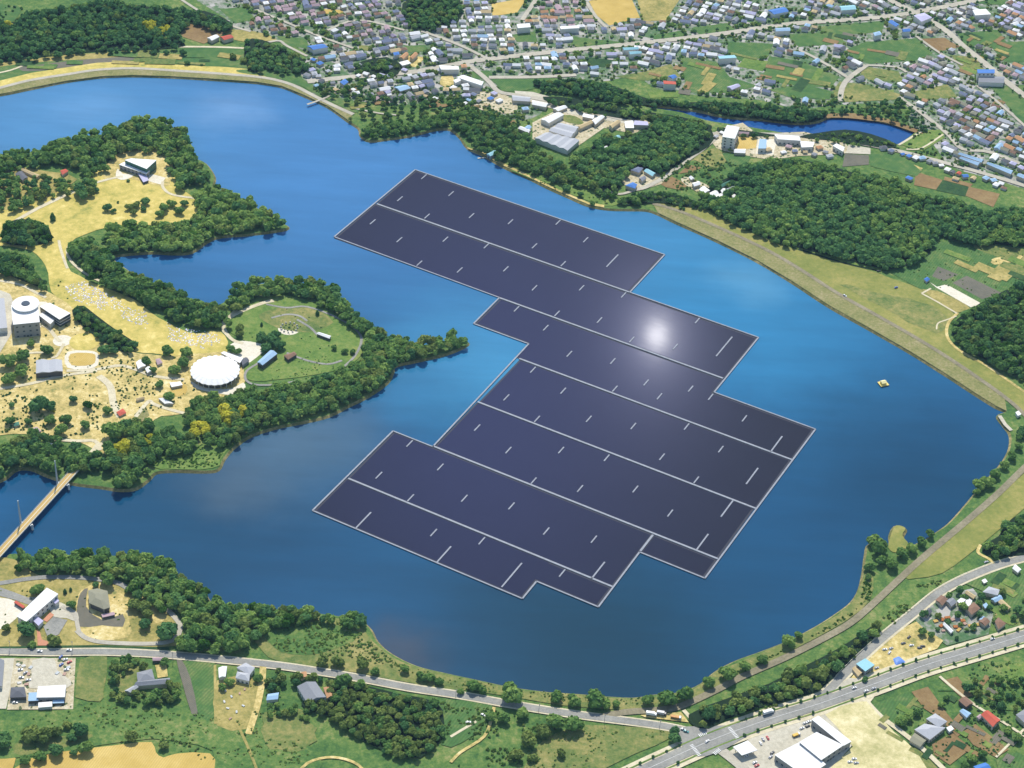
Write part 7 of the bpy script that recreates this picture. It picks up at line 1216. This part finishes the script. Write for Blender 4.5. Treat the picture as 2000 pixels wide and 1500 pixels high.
shrubs([(1860,1300),(2000,1290),(2000,1460),(1930,1470),(1880,1400)], 200, (.6, 1.8), 'bd', 'shrubs', 'vegetable rows and bushes at the right edge')
shrubs([(470,1320),(540,1330),(560,1400),(500,1400)], 60, (.6, 1.4), 'bo', 'shrubs', 'bushes round the house gardens')
shrubs([(1730,520),(1800,485),(2000,480),(2000,560),(1900,600),(1800,555)], 120, (.5, 1.3), 'b', 'shrubs', 'hedgerow bushes in the right fields')
shrubs([(460,596),(560,580),(620,597),(700,655),(690,700),(640,725),(500,740)], 45, (.5, 1.2), 'bd', 'shrubs', 'dotted shrubs on the green lawn')
shrubs([(120,540),(200,690),(330,690),(440,690),(350,800),(250,830),(100,860),(-20,860),(-20,700),(60,660)], 330, (.5, 1.6), 'bdo', 'shrubs', 'many small shrubs dotted through the sandy park')
shrubs([(150,1370),(420,1395),(560,1440),(620,1480),(560,1500),(180,1420)], 260, (.5, 1.6), 'bbo', 'shrubs', 'brambles in the rough green meadow')
shrubs([(860,1372),(960,1385),(1080,1420),(1050,1490),(900,1500),(840,1470)], 260, (.6, 1.9), 'bbo', 'shrubs', 'brambles and saplings right of the grove')
shrubs([(1400,1372),(1500,1330),(1600,1285),(1700,1225),(1790,1145),(1850,1128),(1800,1175),(1700,1258),(1600,1345),(1480,1395)], 300, (.6, 2.), 'bo', 'shrubs', 'undergrowth below the dam track')
shrubs([(1730,1395),(1800,1370),(1900,1440),(2000,1500),(1850,1500)], 150, (.5, 1.4), 'bd', 'shrubs', 'hedges between the brown plots')
shrubs([(1640,185),(1760,190),(1840,250),(1960,345),(1700,290),(1560,262)], 200, (1., 2.4), 'bdo', 'shrubs', 'hedges round the small pond')
shrubs([(1290,340),(1400,290),(1480,300),(1440,335),(1380,380),(1300,372)], 220, (1., 2.4), 'bdo', 'shrubs', 'hedges between the lane and the great wood')
shrubs([(-20,15),(-20,60),(60,25),(30,10)], 30, (1., 2.4), 'bd', 'shrubs', 'hedge in the top left field')
# stone circle: a ring of pale stones round a dark bush
stone = plain('pale_stone', (.55, .52, .45), .9, .2, .2)
cx, cy = G(565, 641)
for i in range(12):
    a = i*math.pi/6; R_ = 8.5; e = tag(link('standing_stone', mesh('standing_stone', [(p[0]*(1+.2*random.random()), p[1]*(1+.2*random.random()), p[2]) for p in [(-.9, -.7, 0), (.9, -.7, 0), (.9, .7, 0), (-.9, .7, 0), (-.5, -.4, 1.5), (.6, -.4, 1.7), (.5, .5, 1.4), (-.6, .4, 1.6)]], [(0, 1, 5, 4), (1, 2, 6, 5), (2, 3, 7, 6), (3, 0, 4, 7), (4, 5, 6, 7), (3, 2, 1, 0)]), (stone,), None, (cx+R_*math.cos(a), cy+R_*math.sin(a), ZG+.5)), 'pale standing stone in the ring on the green lawn', 'stone', 'ring of stones on the lawn'); e.rotation_euler.z = a
place(cx, cy, 1.5, 1., 'd', 'bush', 'dark bush in the centre of the stone ring', 'bush', None)
for i in range(9):
    a = i*.7+.3; place(cx+5.3*math.cos(a), cy+5.3*math.sin(a), .9, 1, 'd', 'bush', 'small dark bush inside the stone ring', 'bush', 'bushes inside the stone ring', MID)
# picnic rugs on the meadow: pale specks nobody could count
rug = plain('pale_rug', (.62, .58, .66), .9, .1, .2); rug2 = plain('white_rug', (.8, .8, .8), .9, .1); rug3 = plain('blue_rug', (.25, .32, .55), .9, .1)
W = [G(x, y) for x, y in [(125,560),(165,550),(205,570),(250,598),(300,612),(345,640),(420,650),(432,668),(400,682),(340,668),(290,645),(240,622),(190,602),(140,585)]]
V = []; Fc = []; MI = []; xa, xb = min(p[0] for p in W), max(p[0] for p in W); ya, yb = min(p[1] for p in W), max(p[1] for p in W)
while len(Fc) < 620:
    X, Y = random.uniform(xa, xb), random.uniform(ya, yb)
    if not inpoly(X, Y, W) or vnoise(X, Y, 26, 8) < .3+.3*random.random(): continue
    a = random.random()*3; l, w_ = random.uniform(.4, .9), random.uniform(.3, .7); b0 = len(V); c_, s_ = math.cos(a), math.sin(a); z = ZG+.35+random.uniform(0, .25)
    V += [(X+c_*p*l-s_*q*w_, Y+s_*p*l+c_*q*w_, z+.1*(p > 0)) for p, q in ((-1, -1), (1, -1), (1, 1), (-1, 1))]; Fc.append((b0, b0+1, b0+2, b0+3)); MI.append(random.choice((0, 0, 1, 1, 2)))
me = mesh('picnic_rugs', V, Fc); [me.materials.append(m_) for m_ in (rug, rug2, rug3)]; me.polygons.foreach_set('material_index', MI)
tag(link('picnic_rugs', me), 'countless pale lilac and white specks spread on the golden meadow', 'picnic rugs', None, 'stuff')
# hamlet huts by hand-scattering: small sheds in the lakeside hamlet and beside roads
k_ = 0; HM = [((590,190),'light blue'),((612,140),'light blue'),((600,150),'grey'),((622,152),'pale grey'),((640,142),'pale grey'),((658,140),'white'),((612,120),'blue'),((625,128),'blue'),((650,165),'grey'),((628,160),'dark grey'),((690,178),'white'),((700,150),'white'),((715,148),'white'),((730,152),'white'),((745,150),'lilac'),((760,152),'pale grey'),((655,178),'tan'),((735,196),'pinkish'),((760,188),'white'),((830,190),'tan'),((850,195),'white'),((800,150),'white'),((820,146),'pale grey'),((842,150),'blue'),((905,190),'pale grey'),((915,198),'light blue'),((925,188),'blue-grey'),((908,205),'white'),((935,200),'grey'),((958,196),'blue'),((965,186),'lilac'),((950,208),'tan'),((975,200),'white'),((860,140),'pale grey'),((790,140),'lilac'),((885,175),'white'),((700,130),'grey'),((740,132),'dark grey'),((760,135),'blue-grey'),
   ((1540,290),'pinkish'),((1552,298),'blue-grey'),((1530,300),'white'),((1572,300),'tan'),((1600,292),'orange'),((1612,300),'grey'),((1620,308),'pale grey'),((1590,305),'grey'),((1725,292),'dark grey'),((1740,298),'blue-grey'),((1762,304),'blue'),((1775,308),'blue'),((1788,312),'white'),((1800,312),'light blue'),((1815,318),'grey'),((1826,322),'grey'),((1838,326),'white'),((1850,335),'white'),((1860,340),'dark grey'),((1872,342),'red'),((1884,348),'blue'),((1866,352),'tan'),((1900,352),'tan'),((1925,352),'light blue'),((1940,356),'light blue'),((1955,362),'white'),((1960,370),'brown'),((1945,364),'white'),((1775,352),'blue'),((1410,262),'white'),((1398,270),'pale grey'),((1500,296),'tan')]
for i, ((x, y), c) in enumerate(HM):
    X, Y = G(x, y)
    if inpoly(X, Y, lakeW): X += 14; Y += 26
    v = random.choice((0, 1, 3)); reg = 'in the lakeside hamlet' if x < 1000 else 'along the pond road'
    e = empty('cottage', (X, Y, ZG), random.choice((.3, -.5, .9))+random.gauss(0, .1), f'{c}-roofed cottage {reg}, {where(x, y)}', 'cottage', 'cottages '+reg); sc_ = random.uniform(.7, 1.0)
    for nm, me in (('wall', WM[v]), ('roof', hroof(v, c))): o = bpy.data.objects.new(nm, me); col.objects.link(o); o.parent = e; o.scale = (sc_, sc_, sc_*.85)
# ------------------------------------------------------------------ haze
HAZE = .00002
hm, nt, out = newmat('haze'); pv = nt.nodes.new('ShaderNodeVolumePrincipled'); pv.inputs['Color'].default_value = (.45, .72, 1, 1); pv.inputs['Density'].default_value = HAZE; pv.inputs['Anisotropy'].default_value = 0
nt.links.new(pv.outputs[0], out.inputs['Volume'])
if HAZE > 0:
    m = MB().box(-5200, -600, -3, 5200, 7700, H+30); o = m.build('haze', hm); tag(o, 'thin blue haze over the far land', 'haze', None, 'stuff')
